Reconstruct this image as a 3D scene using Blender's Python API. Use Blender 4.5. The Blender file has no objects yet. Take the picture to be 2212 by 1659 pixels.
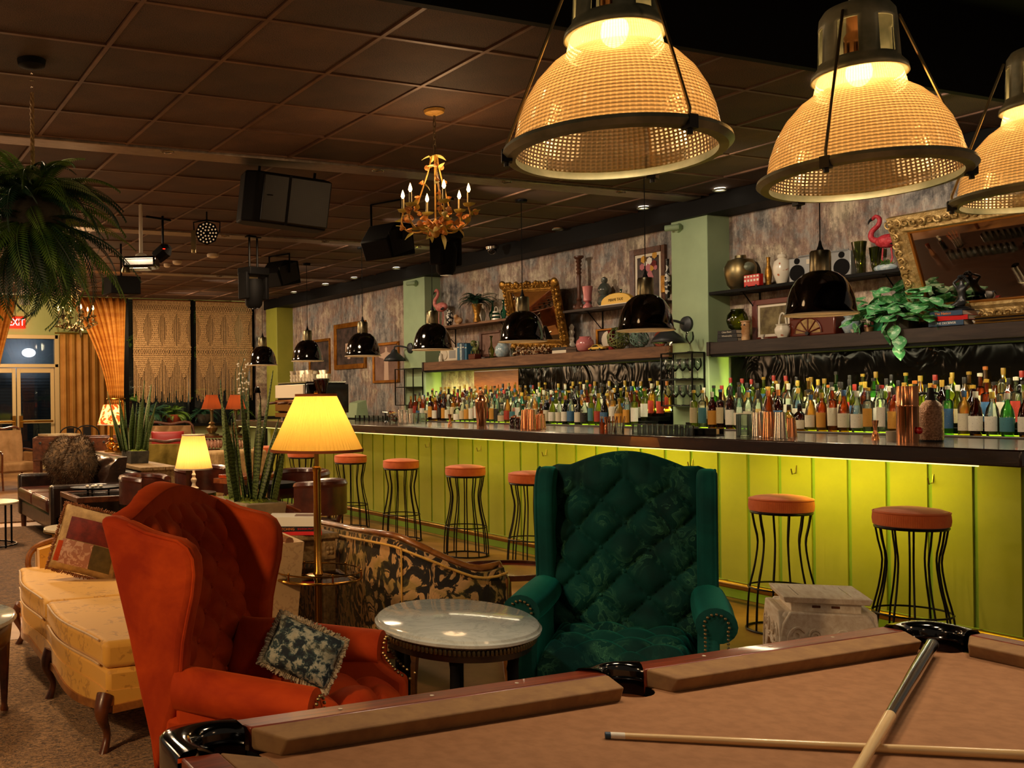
import bpy, bmesh, math, random
from math import sin, cos, pi, radians as RAD, sqrt, atan2
from mathutils import Vector, Matrix, Euler
random.seed(7)
S = bpy.context.scene
COL = S.collection
# ---------------------------------------------------------------- camera (calibrated on the ceiling grid, the bar and the shelves)
FPX, YAW, HZ, ROLL, CH, CXP = 2186.0, 0.4, 862.5, -0.0116, 1.42, 561.3
SY, CY = sin(YAW), cos(YAW)
cam_d = bpy.data.cameras.new('camera'); cam = bpy.data.objects.new('camera', cam_d); COL.objects.link(cam)
cam_d.sensor_fit = 'HORIZONTAL'; cam_d.sensor_width = 36.0; cam_d.lens = 36.0 * FPX / 2212
cam_d.shift_x = (1106 - CXP) / 2212; cam_d.shift_y = (HZ - 829.5) / 2212
cam_d.clip_start = 0.05; cam_d.clip_end = 200
_r = Vector((CY, -SY, 0)); _u = Vector((0, 0, 1)); _f = Vector((SY, CY, 0))
_c, _s = cos(ROLL), sin(ROLL)
_R = _r * _c + _u * _s; _U = _u * _c - _r * _s
cam.matrix_world = Matrix(((_R.x, _U.x, -_f.x, 0), (_R.y, _U.y, -_f.y, 0), (_R.z, _U.z, -_f.z, CH), (0, 0, 0, 1)))
S.camera = cam
# ---------------------------------------------------------------- world, view, exposure
W = bpy.data.worlds.new('world'); S.world = W; W.use_nodes = True
W.node_tree.nodes['Background'].inputs[0].default_value = (0.55, 0.42, 0.30, 1)
W.node_tree.nodes['Background'].inputs[1].default_value = 0.16
S.view_settings.view_transform = 'Standard'; S.view_settings.look = 'None'
S.view_settings.gamma = 1.0; S.view_settings.use_curve_mapping = False
S.view_settings.exposure = 0.3
S.cycles.max_bounces = 7; S.cycles.diffuse_bounces = 3; S.cycles.glossy_bounces = 3
S.cycles.transmission_bounces = 5; S.cycles.transparent_max_bounces = 14
S.cycles.caustics_reflective = False; S.cycles.caustics_refractive = False
S.cycles.sample_clamp_indirect = 4.0; S.cycles.use_denoising = True
HC = 3.205      # ceiling height

def lamp(name, kind, loc, energy, col, size=0.1, rot=None, size_y=None, spot=None, blend=0.5, spread=None):
    l = bpy.data.lights.new(name, kind); l.energy = energy; l.color = col
    if kind == 'AREA':
        l.size = size
        if size_y: l.shape = 'RECTANGLE'; l.size_y = size_y
        if spread: l.spread = spread
    else: l.shadow_soft_size = size
    if kind == 'SPOT': l.spot_size = spot or 1.5; l.spot_blend = blend
    o = bpy.data.objects.new(name, l); COL.objects.link(o); o.location = loc
    if rot: o.rotation_euler = rot
    return o
WARM = (1.0, 0.62, 0.30); AMB = (1.0, 0.70, 0.42); YEL = (1.0, 0.80, 0.25)
def aim(o, tgt):
    o.rotation_euler = (Vector(tgt) - o.location).to_track_quat('-Z', 'Y').to_euler()
# area lights added under the ceiling as warm fill for the lounge, no fittings
LOUNGE = []
for (x, y, e) in ((0.6, 6.4, 55), (1.4, 10.5, 78), (3.6, 12.6, 62), (4.0, 9.2, 40), (4.2, 15.6, 70)):
    LOUNGE.append(lamp('lounge_fill', 'AREA', (x, y, 3.14), e, AMB, 0.5))
# point lights added as fill to lift the ceiling and dark corners, no fittings
for (x, y, z, e) in ((-1.6, 6.5, 1.9, 46), (-1.6, 2.6, 1.9, 30), (0.6, 12.5, 1.9, 46), (2.4, -1.6, 2.1, 14), (5.2, 0.6, 1.9, 16), (3.0, 19.0, 2.6, 130), (1.4, 15.5, 2.0, 60)):
    lamp('room_fill', 'POINT', (x, y, z), e, (1.0, 0.60, 0.30), 0.25)
_k = lamp('key_spot', 'SPOT', (-2.2, 1.6, 2.9), 300, (1.0, 0.62, 0.30), 0.12, spot=1.15, blend=0.8); aim(_k, (0.9, 3.8, 0.4))
_k = lamp('key_spot', 'SPOT', (0.2, 3.1, 3.12), 60, (0.95, 0.95, 0.80), 0.08, spot=0.62, blend=0.7); aim(_k, (2.75, 3.1, 0.6))  # unseen spot added to graze the green chair so its creases show

# ---------------------------------------------------------------- pixel <-> world helpers used to place things on their real planes
def ray(px, py):
    a, b = (px - CXP) / FPX, (HZ - py) / FPX
    c, s = cos(ROLL), sin(ROLL)
    r, u = a * c - b * s, a * s + b * c
    return Vector((SY + r * CY, CY - r * SY, u))
EYE = Vector((0, 0, CH))
def pz(px, py, z): v = ray(px, py); return EYE + v * ((z - CH) / v.z)
def pX(px, py, X): v = ray(px, py); return EYE + v * (X / v.x)
def pY(px, py, Y): v = ray(px, py); return EYE + v * (Y / v.y)
def pd(px, py, d): return EYE + ray(px, py) * d
def proj(X, Y, Z):
    d = Y*CY + X*SY; r = X*CY - Y*SY; u = Z - CH; c, s = cos(ROLL), sin(ROLL)
    return CXP + FPX*(r*c + u*s)/d, HZ - FPX*(u*c - r*s)/d
def depth(p): return p[1] * CY + p[0] * SY
def cw(r, d): return (d * SY + r * CY, d * CY - r * SY)
def hexc(h):
    h = h.lstrip('#'); o = []
    for i in (0, 2, 4):
        c = int(h[i:i+2], 16) / 255
        o.append(c / 12.92 if c <= 0.04045 else ((c + 0.055) / 1.055) ** 2.4)
    return (*o, 1)

# ---------------------------------------------------------------- materials
MATS = {}
class NT:
    def __init__(s, name):
        s.m = bpy.data.materials.new(name); s.m.use_nodes = True; s.t = s.m.node_tree; s.n = s.t.nodes
        s.p = s.n['Principled BSDF']; s.out = s.n['Material Output']
        MATS[name] = s.m
    def add(s, kind, **kw):
        nd = s.n.new('ShaderNode' + kind)
        for k, v in kw.items():
            if k.startswith('i_'):
                nd.inputs[k[2:].replace('_', ' ')].default_value = v
            else: setattr(nd, k, v)
        return nd
    def ln(s, a, b): s.t.links.new(a, b)
    def coord(s, scale=(1, 1, 1), kind='Object', rot=(0, 0, 0)):
        tc = s.add('TexCoord'); mp = s.add('Mapping'); mp.inputs['Scale'].default_value = scale
        mp.inputs['Rotation'].default_value = rot
        s.ln(tc.outputs[kind], mp.inputs[0]); return mp.outputs[0]
    def noise(s, v, scale=5, detail=4, rough=0.55, dist=0):
        nd = s.add('TexNoise'); nd.inputs['Scale'].default_value = scale; nd.inputs['Detail'].default_value = detail
        nd.inputs['Roughness'].default_value = rough; nd.inputs['Distortion'].default_value = dist
        s.ln(v, nd.inputs['Vector']); return nd.outputs['Fac']
    def ramp(s, fac, stops, interp='LINEAR'):
        nd = s.add('ValToRGB'); e = nd.color_ramp.elements; nd.color_ramp.interpolation = interp
        while len(e) < len(stops): e.new(0.5)
        for el, (p, c) in zip(e, stops): el.position = p; el.color = hexc(c) if isinstance(c, str) else c
        s.ln(fac, nd.inputs[0]); return nd.outputs[0]
    def mix(s, fac, a, b, mode='MIX'):
        nd = s.add('Mix', data_type='RGBA', blend_type=mode)
        for sock, val in ((nd.inputs[0], fac), (nd.inputs[6], a), (nd.inputs[7], b)):
            if isinstance(val, bpy.types.NodeSocket): s.ln(val, sock)
            elif isinstance(val, str): sock.default_value = hexc(val)
            else: sock.default_value = val
        return nd.outputs[2]
    def math(s, op, a, b=0.0, c=0.0, clamp=False):
        nd = s.add('Math', operation=op, use_clamp=clamp)
        for sock, val in zip(nd.inputs, (a, b, c)):
            if isinstance(val, bpy.types.NodeSocket): s.ln(val, sock)
            else: sock.default_value = val
        return nd.outputs[0]
    def bump(s, h, strength=0.3, dist=0.01):
        nd = s.add('Bump'); nd.inputs['Strength'].default_value = strength; nd.inputs['Distance'].default_value = dist
        s.ln(h, nd.inputs['Height']); s.ln(nd.outputs[0], s.p.inputs['Normal']); return nd.outputs[0]
    def set(s, **kw):
        for k, v in kw.items():
            sock = s.p.inputs[k.replace('_', ' ')]
            if isinstance(v, bpy.types.NodeSocket): s.ln(v, sock)
            elif isinstance(v, str): sock.default_value = hexc(v)
            else: sock.default_value = v
        return s

def mat(name, col, rough=0.5, metal=0, col2=None, ns=6, nd=4, st=(1, 1, 1), lo=0.38, hi=0.64, bump=0, bs=None, sheen=0,
        sheen_col=None, coat=0, trans=0, ior=1.45, emis=None, es=0, dist=0, spec=None):
    t = NT(name)
    if col2:
        v = t.coord(st); f = t.noise(v, ns, nd, 0.6, dist)
        t.set(Base_Color=t.ramp(f, [(lo, col), (hi, col2)]))
        if bump: t.bump(t.noise(v, bs, 3) if bs else f, bump)
    else:
        t.set(Base_Color=col)
        if bump: t.bump(t.noise(t.coord(st), bs or 40, 3), bump)
    t.set(Roughness=rough, Metallic=metal)
    if sheen: t.set(Sheen_Weight=sheen, Sheen_Roughness=0.35, Sheen_Tint=hexc(sheen_col or col))
    if coat: t.set(Coat_Weight=coat, Coat_Roughness=0.08)
    if trans: t.set(Transmission_Weight=trans, IOR=ior)
    if emis: t.set(Emission_Color=emis, Emission_Strength=es)
    if spec is not None: t.set(Specular_IOR_Level=spec)
    return t.m
G = MATS
def gl(name, col, a=0.35, rough=0.03):
    """cheap clear or tinted glass: gloss over transparency, no refraction"""
    t = NT(name); tr = t.add('BsdfTransparent'); gs = t.add('BsdfGlossy'); fr = t.add('Fresnel'); mx = t.add('MixShader')
    df = t.add('BsdfTranslucent'); m2 = t.add('MixShader')
    tr.inputs[0].default_value = hexc(col); gs.inputs['Roughness'].default_value = rough; fr.inputs[0].default_value = 1.65
    df.inputs[0].default_value = hexc(col)
    m2.inputs[0].default_value = a
    t.ln(tr.outputs[0], m2.inputs[1]); t.ln(df.outputs[0], m2.inputs[2])
    t.ln(fr.outputs[0], mx.inputs[0]); t.ln(m2.outputs[0], mx.inputs[1]); t.ln(gs.outputs[0], mx.inputs[2])
    t.ln(mx.outputs[0], t.out.inputs[0]); return t.m
def shade(name, col, tcol, tw=0.6, stripes=0, st=(1, 1, 1), c2=None, ns=6):
    """lamp shade cloth: diffuse and translucent"""
    t = NT(name); df = t.add('BsdfDiffuse'); tl = t.add('BsdfTranslucent'); mx = t.add('MixShader')
    if c2:
        f = t.noise(t.coord(st), ns, 3, 0.5, 0.4); c = t.ramp(f, [(0.46, tcol), (0.54, c2)]); t.ln(c, tl.inputs[0]); t.ln(c, df.inputs[0])
    else:
        df.inputs[0].default_value = hexc(col); tl.inputs[0].default_value = hexc(tcol)
    mx.inputs[0].default_value = tw
    t.ln(df.outputs[0], mx.inputs[1]); t.ln(tl.outputs[0], mx.inputs[2]); t.ln(mx.outputs[0], t.out.inputs[0]); return t.m
def emit(name, col, s):
    t = NT(name); e = t.add('Emission'); e.inputs[0].default_value = hexc(col); e.inputs[1].default_value = s
    t.ln(e.outputs[0], t.out.inputs[0]); return t.m

# ---------------------------------------------------------------- mesh builder
class MB:
    def __init__(s): s.v = []; s.f = []; s.uv = {}
    def pt(s, p, uv=None):
        s.v.append((p[0], p[1], p[2]))
        if uv: s.uv[len(s.v) - 1] = uv
        return len(s.v) - 1
    def box(s, x0, y0, z0, x1, y1, z1):
        b = len(s.v)
        for z in (z0, z1):
            for (x, y) in ((x0, y0), (x1, y0), (x1, y1), (x0, y1)): s.v.append((x, y, z))
        for q in ((0, 3, 2, 1), (4, 5, 6, 7), (0, 1, 5, 4), (1, 2, 6, 5), (2, 3, 7, 6), (3, 0, 4, 7)): s.f.append(tuple(b + i for i in q))
        return s
    def cbox(s, c, d, rz=0, rx=0, ry=0):
        b = len(s.v); s.box(-d[0]/2, -d[1]/2, -d[2]/2, d[0]/2, d[1]/2, d[2]/2)
        s.tf(Matrix.Translation(c) @ Euler((rx, ry, rz)).to_matrix().to_4x4(), b); return s
    def hexa(s, pts):      # 8 points: 4 low ccw, 4 high ccw
        b = len(s.v); s.v += [tuple(p) for p in pts]
        for q in ((0, 3, 2, 1), (4, 5, 6, 7), (0, 1, 5, 4), (1, 2, 6, 5), (2, 3, 7, 6), (3, 0, 4, 7)): s.f.append(tuple(b + i for i in q))
        return s
    def tf(s, m, b=0):
        for i in range(b, len(s.v)): s.v[i] = tuple(m @ Vector(s.v[i]))
        return s
    def lathe(s, prof, n=20, o=(0, 0, 0), sx=1, sy=1, a0=0, a1=2*pi, cap=True, mod=None, uvs=None):
        full = abs(a1 - a0 - 2*pi) < 1e-6; b = len(s.v); cols = n if (full and not uvs) else n + 1
        L = 0; acc = [0]
        for (r, z), (r2, z2) in zip(prof, prof[1:]): L += math.hypot(r2 - r, z2 - z); acc.append(L)
        for j, (r, z) in enumerate(prof):
            for i in range(cols):
                a = a0 + (a1 - a0) * i / n
                k = mod(i, j, a) if mod else 1
                s.v.append((o[0] + r * k * cos(a) * sx, o[1] + r * k * sin(a) * sy, o[2] + z))
                if uvs: s.uv[len(s.v) - 1] = (i / n, acc[j] / L)
        for j in range(len(prof) - 1):
            for i in range(n):
                i2 = (i + 1) % cols
                s.f.append((b + j*cols + i, b + j*cols + i2, b + (j+1)*cols + i2, b + (j+1)*cols + i))
        if cap and full and not uvs:
            if prof[0][0] > 1e-5: s.f.append(tuple(b + i for i in reversed(range(n))))
            if prof[-1][0] > 1e-5: s.f.append(tuple(b + (len(prof)-1)*cols + i for i in range(n)))
        return s
    def cyl(s, c, r, h, n=16, r2=None): return s.lathe([(r, 0), (r if r2 is None else r2, h)], n, c)
    def ball(s, c, r, n=12, m=8, sc=(1, 1, 1)):
        pr = [(max(1e-6, r * sin(pi * j / m)), -r * cos(pi * j / m) * sc[2]) for j in range(m + 1)]
        return s.lathe(pr, n, c, sc[0], sc[1], cap=False)
    def tube(s, pts, r, n=8, closed=False, flat=1.0):
        P = [Vector(p) for p in pts]; N = len(P); b = len(s.v); up = None
        for i in range(N):
            if closed: t = P[(i+1) % N] - P[i-1]
            else: t = P[min(i+1, N-1)] - P[max(i-1, 0)]
            if t.length < 1e-9: t = Vector((0, 0, 1))
            t.normalize()
            if up is None: up = Vector((0, 0, 1)) if abs(t.z) < 0.9 else Vector((1, 0, 0))
            x = t.cross(up); 
            if x.length < 1e-6: x = t.orthogonal()
            x.normalize(); y = x.cross(t).normalized(); up = y
            rr = r[i] if isinstance(r, (list, tuple)) else r
            for k in range(n):
                a = 2*pi*k/n; s.v.append(tuple(P[i] + x * (rr * cos(a)) + y * (rr * flat * sin(a))))
        for i in range(N if closed else N - 1):
            i2 = (i + 1) % N
            for k in range(n):
                k2 = (k + 1) % n; s.f.append((b+i*n+k, b+i*n+k2, b+i2*n+k2, b+i2*n+k))
        if not closed:
            s.f.append(tuple(b + k for k in reversed(range(n)))); s.f.append(tuple(b + (N-1)*n + k for k in range(n)))
        return s
    def ring(s, c, R, r, n=24, m=8, sx=1, sy=1):
        return s.tube([(c[0] + R*cos(2*pi*i/n)*sx, c[1] + R*sin(2*pi*i/n)*sy, c[2]) for i in range(n)], r, m, True)
    def sheet(s, fn, nu, nv, uv=False, wrap=False):
        b = len(s.v)
        for j in range(nv + 1):
            for i in range(nu + 1):
                s.v.append(tuple(fn(i / nu, j / nv)))
                if uv: s.uv[len(s.v) - 1] = (i / nu, j / nv)
        for j in range(nv):
            for i in range(nu): s.f.append((b+j*(nu+1)+i, b+j*(nu+1)+i+1, b+(j+1)*(nu+1)+i+1, b+(j+1)*(nu+1)+i))
        return s
    def slab(s, f1, f2, nu, nv):
        """closed solid between two surfaces over the same (u,v) grid"""
        b = len(s.v); s.sheet(f1, nu, nv); c = len(s.v); s.sheet(f2, nu, nv)
        k = len(s.f) - nu*nv
        for i in range(k, len(s.f)): s.f[i] = tuple(reversed(s.f[i]))
        w = nu + 1; edge = [i for i in range(w)] + [j*w + nu for j in range(1, nv+1)] + [nv*w + i for i in range(nu-1, -1, -1)] + [j*w for j in range(nv-1, 0, -1)]
        for i in range(len(edge)):
            a, d = edge[i], edge[(i+1) % len(edge)]; s.f.append((b+d, b+a, c+a, c+d))
        return s
    def ext(s, outline, a0, a1, axis='y'):
        """extrude a closed 2D outline; axis y: outline is (x,z); axis z: (x,y); axis x: (y,z)"""
        b = len(s.v); n = len(outline)
        for a in (a0, a1):
            for (p, q) in outline:
                s.v.append({'y': (p, a, q), 'z': (p, q, a), 'x': (a, p, q)}[axis])
        s.f.append(tuple(b + i for i in range(n))); s.f.append(tuple(b + n + i for i in reversed(range(n))))
        for i in range(n): s.f.append((b + (i+1) % n, b + i, b + n + i, b + n + (i+1) % n))
        return s
    def mesh(s, name, m, smooth=True, ang=38):
        me = bpy.data.meshes.new(name); me.from_pydata(s.v, [], s.f); me.materials.append(m if not isinstance(m, str) else MATS[m])
        if s.uv:
            ul = me.uv_layers.new(name='uv')
            for lp in me.loops: ul.data[lp.index].uv = s.uv.get(lp.vertex_index, (0, 0))
        bm = bmesh.new(); bm.from_mesh(me); bmesh.ops.recalc_face_normals(bm, faces=bm.faces); bm.to_mesh(me); bm.free()
        if smooth:
            for p in me.polygons: p.use_smooth = True
            me.set_sharp_from_angle(angle=RAD(ang))
        return me
    def build(s, name, m, parent=None, loc=None, rz=0, bevel=0, seg=2, smooth=True, sub=0, ang=38, label=None, solid=0):
        o = bpy.data.objects.new(name, s.mesh(name, m, smooth, ang)); COL.objects.link(o)
        if parent: o.parent = parent
        if loc is not None: o.location = loc
        if rz: o.rotation_euler.z = rz
        if solid:
            d = o.modifiers.new('solid', 'SOLIDIFY'); d.thickness = solid; d.offset = 0
        if bevel:
            d = o.modifiers.new('bevel', 'BEVEL'); d.width = bevel; d.segments = seg; d.limit_method = 'ANGLE'; d.angle_limit = RAD(40)
        if sub:
            d = o.modifiers.new('sub', 'SUBSURF'); d.levels = sub; d.render_levels = sub
        if label: o['label'] = label
        return o
def tag(o, label, cat, group=None, kind=None):
    o['label'] = label; o['category'] = cat
    if group: o['group'] = group
    if kind: o['kind'] = kind
    return o
def thing(name, label, cat, loc=(0, 0, 0), rz=0, group=None):
    o = bpy.data.objects.new(name, None); COL.objects.link(o); o.location = loc; o.rotation_euler = (0, 0, rz)
    o.empty_display_size = 0.05; return tag(o, label, cat, group)
def struct(o): o['kind'] = 'structure'; return o
def stuff(o): o['kind'] = 'stuff'; return o
def dup(o, loc=None, rz=None, label=None, group=None, parent=None, sc=None):
    c = o.copy(); COL.objects.link(c)
    if parent is not None: c.parent = parent
    if loc is not None: c.location = loc
    if rz is not None: c.rotation_euler.z = rz
    if sc is not None: c.scale = sc
    if label: c['label'] = label
    if group: c['group'] = group
    for ch in list(o.children): dup(ch, parent=c)
    return c
def cat_rom(pts, n=6, closed=False):
    P = [Vector(p) for p in pts]; N = len(P); out = []
    for i in range(N if closed else N - 1):
        p0 = P[i-1] if (closed or i > 0) else P[0]; p1 = P[i]; p2 = P[(i+1) % N]; p3 = P[(i+2) % N] if (closed or i + 2 < N) else P[-1]
        for k in range(n):
            t = k / n
            out.append(0.5 * ((2*p1) + (p2 - p0)*t + (2*p0 - 5*p1 + 4*p2 - p3)*t*t + (3*p1 - p0 - 3*p2 + p3)*t*t*t))
    if not closed: out.append(P[-1])
    return [tuple(p) for p in out]
def tuft(a, b):
    """pillow height of diamond tufting, 0 in the creases, 1 on the crown"""
    p, q = a + b, a - b
    return max(0.0, abs(sin(pi * p)) * abs(sin(pi * q))) ** 0.42
def lerp(a, b, t): return a + (b - a) * t
def interp(tab, x):
    for (x0, y0), (x1, y1) in zip(tab, tab[1:]):
        if x <= x1: return lerp(y0, y1, 0 if x <= x0 else (x - x0) / (x1 - x0))
    return tab[-1][1]
def text(body, size, m, parent, loc, rot, ext=0.0008, name='lettering', ax='CENTER', sx=1.0):
    c = bpy.data.curves.new(name, 'FONT'); c.body = body; c.size = size; c.extrude = ext; c.align_x = ax; c.align_y = 'CENTER'
    c.materials.append(MATS[m]); o_ = bpy.data.objects.new(name, c); me = bpy.data.meshes.new_from_object(o_); bpy.data.objects.remove(o_); o = bpy.data.objects.new(name, me); COL.objects.link(o); o.parent = parent; o.location = loc; o.rotation_euler = rot
    o.scale = (sx, 1, 1); return o
# ================================================================ materials
def m_plaster():
    t = NT('grunge_plaster')
    v = t.coord((1, 1, 1)); vs = t.coord((1, 1.2, 0.55))
    a = t.noise(v, 1.3, 7, 0.72, 0.15); b = t.noise(t.coord((1, 2.4, 0.55)), 5, 10, 0.82, 0.0); c = t.noise(t.coord((1, 2.2, 1.0)), 2.6, 9, 0.8, 0.1)
    base = t.ramp(a, [(0.38, '#3c4650'), (0.45, '#97958f'), (0.52, '#9a7664'), (0.60, '#dccaa8')])
    strk = t.ramp(b, [(0.40, '#2c211c'), (0.50, '#8d8178'), (0.62, '#e6dac4')])
    x = t.mix(0.42, base, strk)
    patch = t.ramp(c, [(0.52, (0, 0, 0, 1)), (0.55, (1, 1, 1, 1))])
    x = t.mix(patch, x, t.mix(0.45, x, '#3a3230'))
    t.set(Base_Color=x, Roughness=0.75); t.bump(b, 0.25, 0.01)
def m_ceiling():
    t = NT('ceiling_tile'); v = t.coord((1, 1, 1)); oi = t.add('ObjectInfo')
    f = t.noise(v, 220, 2, 0.6); st = t.noise(v, 2.2, 4, 0.6)
    c = t.ramp(f, [(0.40, '#1e1510'), (0.58, '#6a5040')])
    c = t.mix(t.ramp(st, [(0.45, (0, 0, 0, 1)), (0.75, (0.55, 0.55, 0.55, 1))]), c, '#7a5a40')
    r = t.ramp(oi.outputs['Random'], [(0.0, (0.62, 0.60, 0.58, 1)), (1.0, (1.15, 1.05, 1.0, 1))])
    t.set(Base_Color=t.mix(1.0, c, r, 'MULTIPLY'), Roughness=0.8); t.bump(f, 0.5, 0.004)
def m_marble(name, a, b, vein, rough=0.12):
    t = NT(name); v = t.coord((1, 1, 1)); w = t.noise(v, 4, 9, 0.75, 1.2)
    ve = t.ramp(w, [(0.46, (0, 0, 0, 1)), (0.50, (1, 1, 1, 1)), (0.54, (0, 0, 0, 1))])
    base = t.ramp(t.noise(v, 2.2, 4), [(0.35, a), (0.65, b)])
    t.set(Base_Color=t.mix(t.math('MULTIPLY', ve, 0.28), base, vein), Roughness=rough, Coat_Weight=0.3)
def m_wood(name, a, b, st=(1, 12, 12), rough=0.4, coat=0.0, sc=3, bump=0.08):
    t = NT(name); v = t.coord(st); f = t.noise(v, sc, 6, 0.65, 0.6)
    t.set(Base_Color=t.ramp(f, [(0.33, a), (0.66, b)]), Roughness=rough, Coat_Weight=coat); t.bump(f, bump, 0.004)
def m_velvet(name, a, b, sheen, sw=0.6, floral=None, fs=9):
    t = NT(name); v = t.coord((1, 1, 1)); f = t.noise(v, 4, 5, 0.6, 0.5)
    c = t.ramp(f, [(0.35, a), (0.65, b)]); fine = t.noise(v, 160, 2)
    if floral:
        w = t.noise(v, fs, 3, 0.5, 3.2); e = t.ramp(w, [(0.47, (0, 0, 0, 1)), (0.50, (1, 1, 1, 1)), (0.53, (.1, .1, .1, 1)), (0.55, (.45, .45, .45, 1)), (0.64, (0.1, 0.1, 0.1, 1))])
        gate = t.ramp(t.noise(v, 5.2, 2), [(0.46, (0, 0, 0, 1)), (0.56, (1, 1, 1, 1))])
        k = t.math('MULTIPLY', t.math('MULTIPLY', e, gate), 0.55)
        c = t.mix(k, c, floral)
    t.set(Base_Color=c, Roughness=0.85, Sheen_Weight=sw, Sheen_Roughness=0.4, Sheen_Tint=hexc(sheen), Specular_IOR_Level=0.2)
    t.bump(fine, 0.15, 0.002)
def m_chenille():
    """brown and green velvet leaves on a beige ground"""
    t = NT('leaf_chenille'); v = t.coord((1, 1, 1)); vv = t.coord((1, 1, 0.75), rot=(0.5, 0.4, 0.2))
    w = t.noise(vv, 13, 3, 0.55, 1.9); g = t.ramp(w, [(0.47, '#150d07'), (0.505, '#3a2c12'), (0.53, '#c89a62'), (0.60, '#b88e58')], 'LINEAR')
    w2 = t.noise(v, 6, 2, 0.5, 1.0); g2 = t.ramp(w2, [(0.50, (0, 0, 0, 1)), (0.60, (0.65, 0.65, 0.65, 1))])
    c = t.mix(g2, g, t.ramp(w, [(0.40, '#2a260c'), (0.50, '#59501a'), (0.56, '#8e7a35')]))
    t.set(Base_Color=c, Roughness=0.8, Sheen_Weight=0.25, Sheen_Tint=hexc('#c8a05a')); t.bump(w, 0.5, 0.01)
def m_damask(name, a, b, sc=26):
    t = NT(name); v = t.coord((1, 1, 1)); w = t.noise(v, sc, 2, 0.45, 1.2); gate = t.noise(v, 7, 1, 0.5)
    k = t.math('MULTIPLY', t.ramp(w, [(0.53, (0, 0, 0, 1)), (0.57, (1, 1, 1, 1))]), t.ramp(gate, [(0.50, (0, 0, 0, 1)), (0.56, (1, 1, 1, 1))]))
    t.set(Base_Color=t.mix(k, a, b), Roughness=0.6, Sheen_Weight=0.2); t.bump(t.noise(v, 120, 2), 0.2, 0.002)
def m_rug(name, a, b, sc=1):
    t = NT(name); v = t.coord((1, 1, 1)); f = t.noise(v, 60 * sc, 3, 0.6, 1.0); g = t.noise(t.coord((9, 70, 1)), 2.2 * sc, 3)
    h = t.math('ADD', f, g); c = t.ramp(t.math('MULTIPLY', h, 0.5), [(0.40, a), (0.58, b)])
    t.set(Base_Color=c, Roughness=0.95, Sheen_Weight=0.15); t.bump(h, 1.0, 0.02)
def m_floor():
    t = NT('stained_floor'); v = t.coord((1, 1, 1)); f = t.noise(v, 1.1, 6, 0.6, 0.6); g = t.noise(v, 24, 6, 0.75)
    c = t.ramp(f, [(0.35, '#5e3f28'), (0.50, '#8a6038'), (0.66, '#a87c4c')]); c = t.mix(t.ramp(g, [(0.62, (0, 0, 0, 1)), (0.70, (0.7, 0.7, 0.7, 1))]), c, '#2e1f14')
    t.set(Base_Color=c, Roughness=0.42); t.bump(g, 0.08, 0.004)
def m_prism():
    """ribbed prismatic glass: ribs scatter the lamp's light, the flats between them stay clearer"""
    t = NT('prismatic_glass'); tc = t.add('TexCoord'); sp = t.add('SeparateXYZ'); t.ln(tc.outputs['UV'], sp.inputs[0])
    def tri(x, n):
        k = t.math('MULTIPLY', x, n); k = t.math('FRACT', k); k = t.math('SUBTRACT', k, 0.5); k = t.math('ABSOLUTE', k); return t.math('MULTIPLY', k, 2)
    a = tri(sp.outputs[0], 110); b = tri(sp.outputs[1], 34)
    up = t.math('GREATER_THAN', sp.outputs[1], 0.84)
    rib = t.math('MAXIMUM', t.math('POWER', a, 2.5), t.math('MULTIPLY', t.math('POWER', b, 2.5), t.math('SUBTRACT', 1.0, up)))
    tl = t.add('BsdfTranslucent'); tl.inputs[0].default_value = (1, 0.70, 0.36, 1)
    tr = t.add('BsdfTransparent'); tr.inputs[0].default_value = (1, 0.86, 0.62, 1)
    gs = t.add('BsdfGlossy'); gs.inputs['Roughness'].default_value = 0.12; gs.inputs[0].default_value = (1, 0.95, 0.88, 1)
    m1 = t.add('MixShader'); m2 = t.add('MixShader'); fr = t.add('Fresnel'); fr.inputs[0].default_value = 1.5
    t.ln(t.math('MULTIPLY_ADD', rib, 0.42, 0.50, clamp=True), m1.inputs[0]); t.ln(tr.outputs[0], m1.inputs[1]); t.ln(tl.outputs[0], m1.inputs[2])
    bp = t.add('Bump'); bp.inputs['Strength'].default_value = 0.6; bp.inputs['Distance'].default_value = 0.004
    t.ln(t.math('ADD', a, b), bp.inputs['Height']); t.ln(bp.outputs[0], gs.inputs['Normal']); t.ln(bp.outputs[0], tl.inputs['Normal'])
    t.ln(t.math('MULTIPLY', fr.outputs[0], 0.7), m2.inputs[0]); t.ln(m1.outputs[0], m2.inputs[1]); t.ln(gs.outputs[0], m2.inputs[2]); t.ln(m2.outputs[0], t.out.inputs[0])
def m_cord():
    t = NT('stool_corduroy'); v = t.coord((1, 1, 1)); w = t.add('TexWave'); w.inputs['Scale'].default_value = 26; w.bands_direction = 'X'; w.inputs['Distortion'].default_value = 0.0
    t.ln(v, w.inputs[0]); t.set(Base_Color=t.ramp(t.noise(v, 9, 3), [(0.35, '#cc5c24'), (0.65, '#dc7034')]), Roughness=0.8, Sheen_Weight=0.3); t.bump(t.noise(v, 150, 2), 0.3, 0.002)
def m_toile():
    t = NT('tapestry_toile'); v = t.coord((1, 1, 1)); w = t.noise(v, 34, 5, 0.7, 0.3); w2 = t.noise(v, 18, 2, 0.5)
    c = t.ramp(w, [(0.44, '#0f1c26'), (0.50, '#31484a'), (0.55, '#93988a'), (0.66, '#a9a894')])
    t.set(Base_Color=t.mix(t.ramp(w2, [(0.5, (0, 0, 0, 1)), (0.7, (0.45, 0.45, 0.45, 1))]), c, '#6d6440'), Roughness=0.85); t.bump(t.noise(v, 130, 2), 0.3, 0.003)
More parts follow.
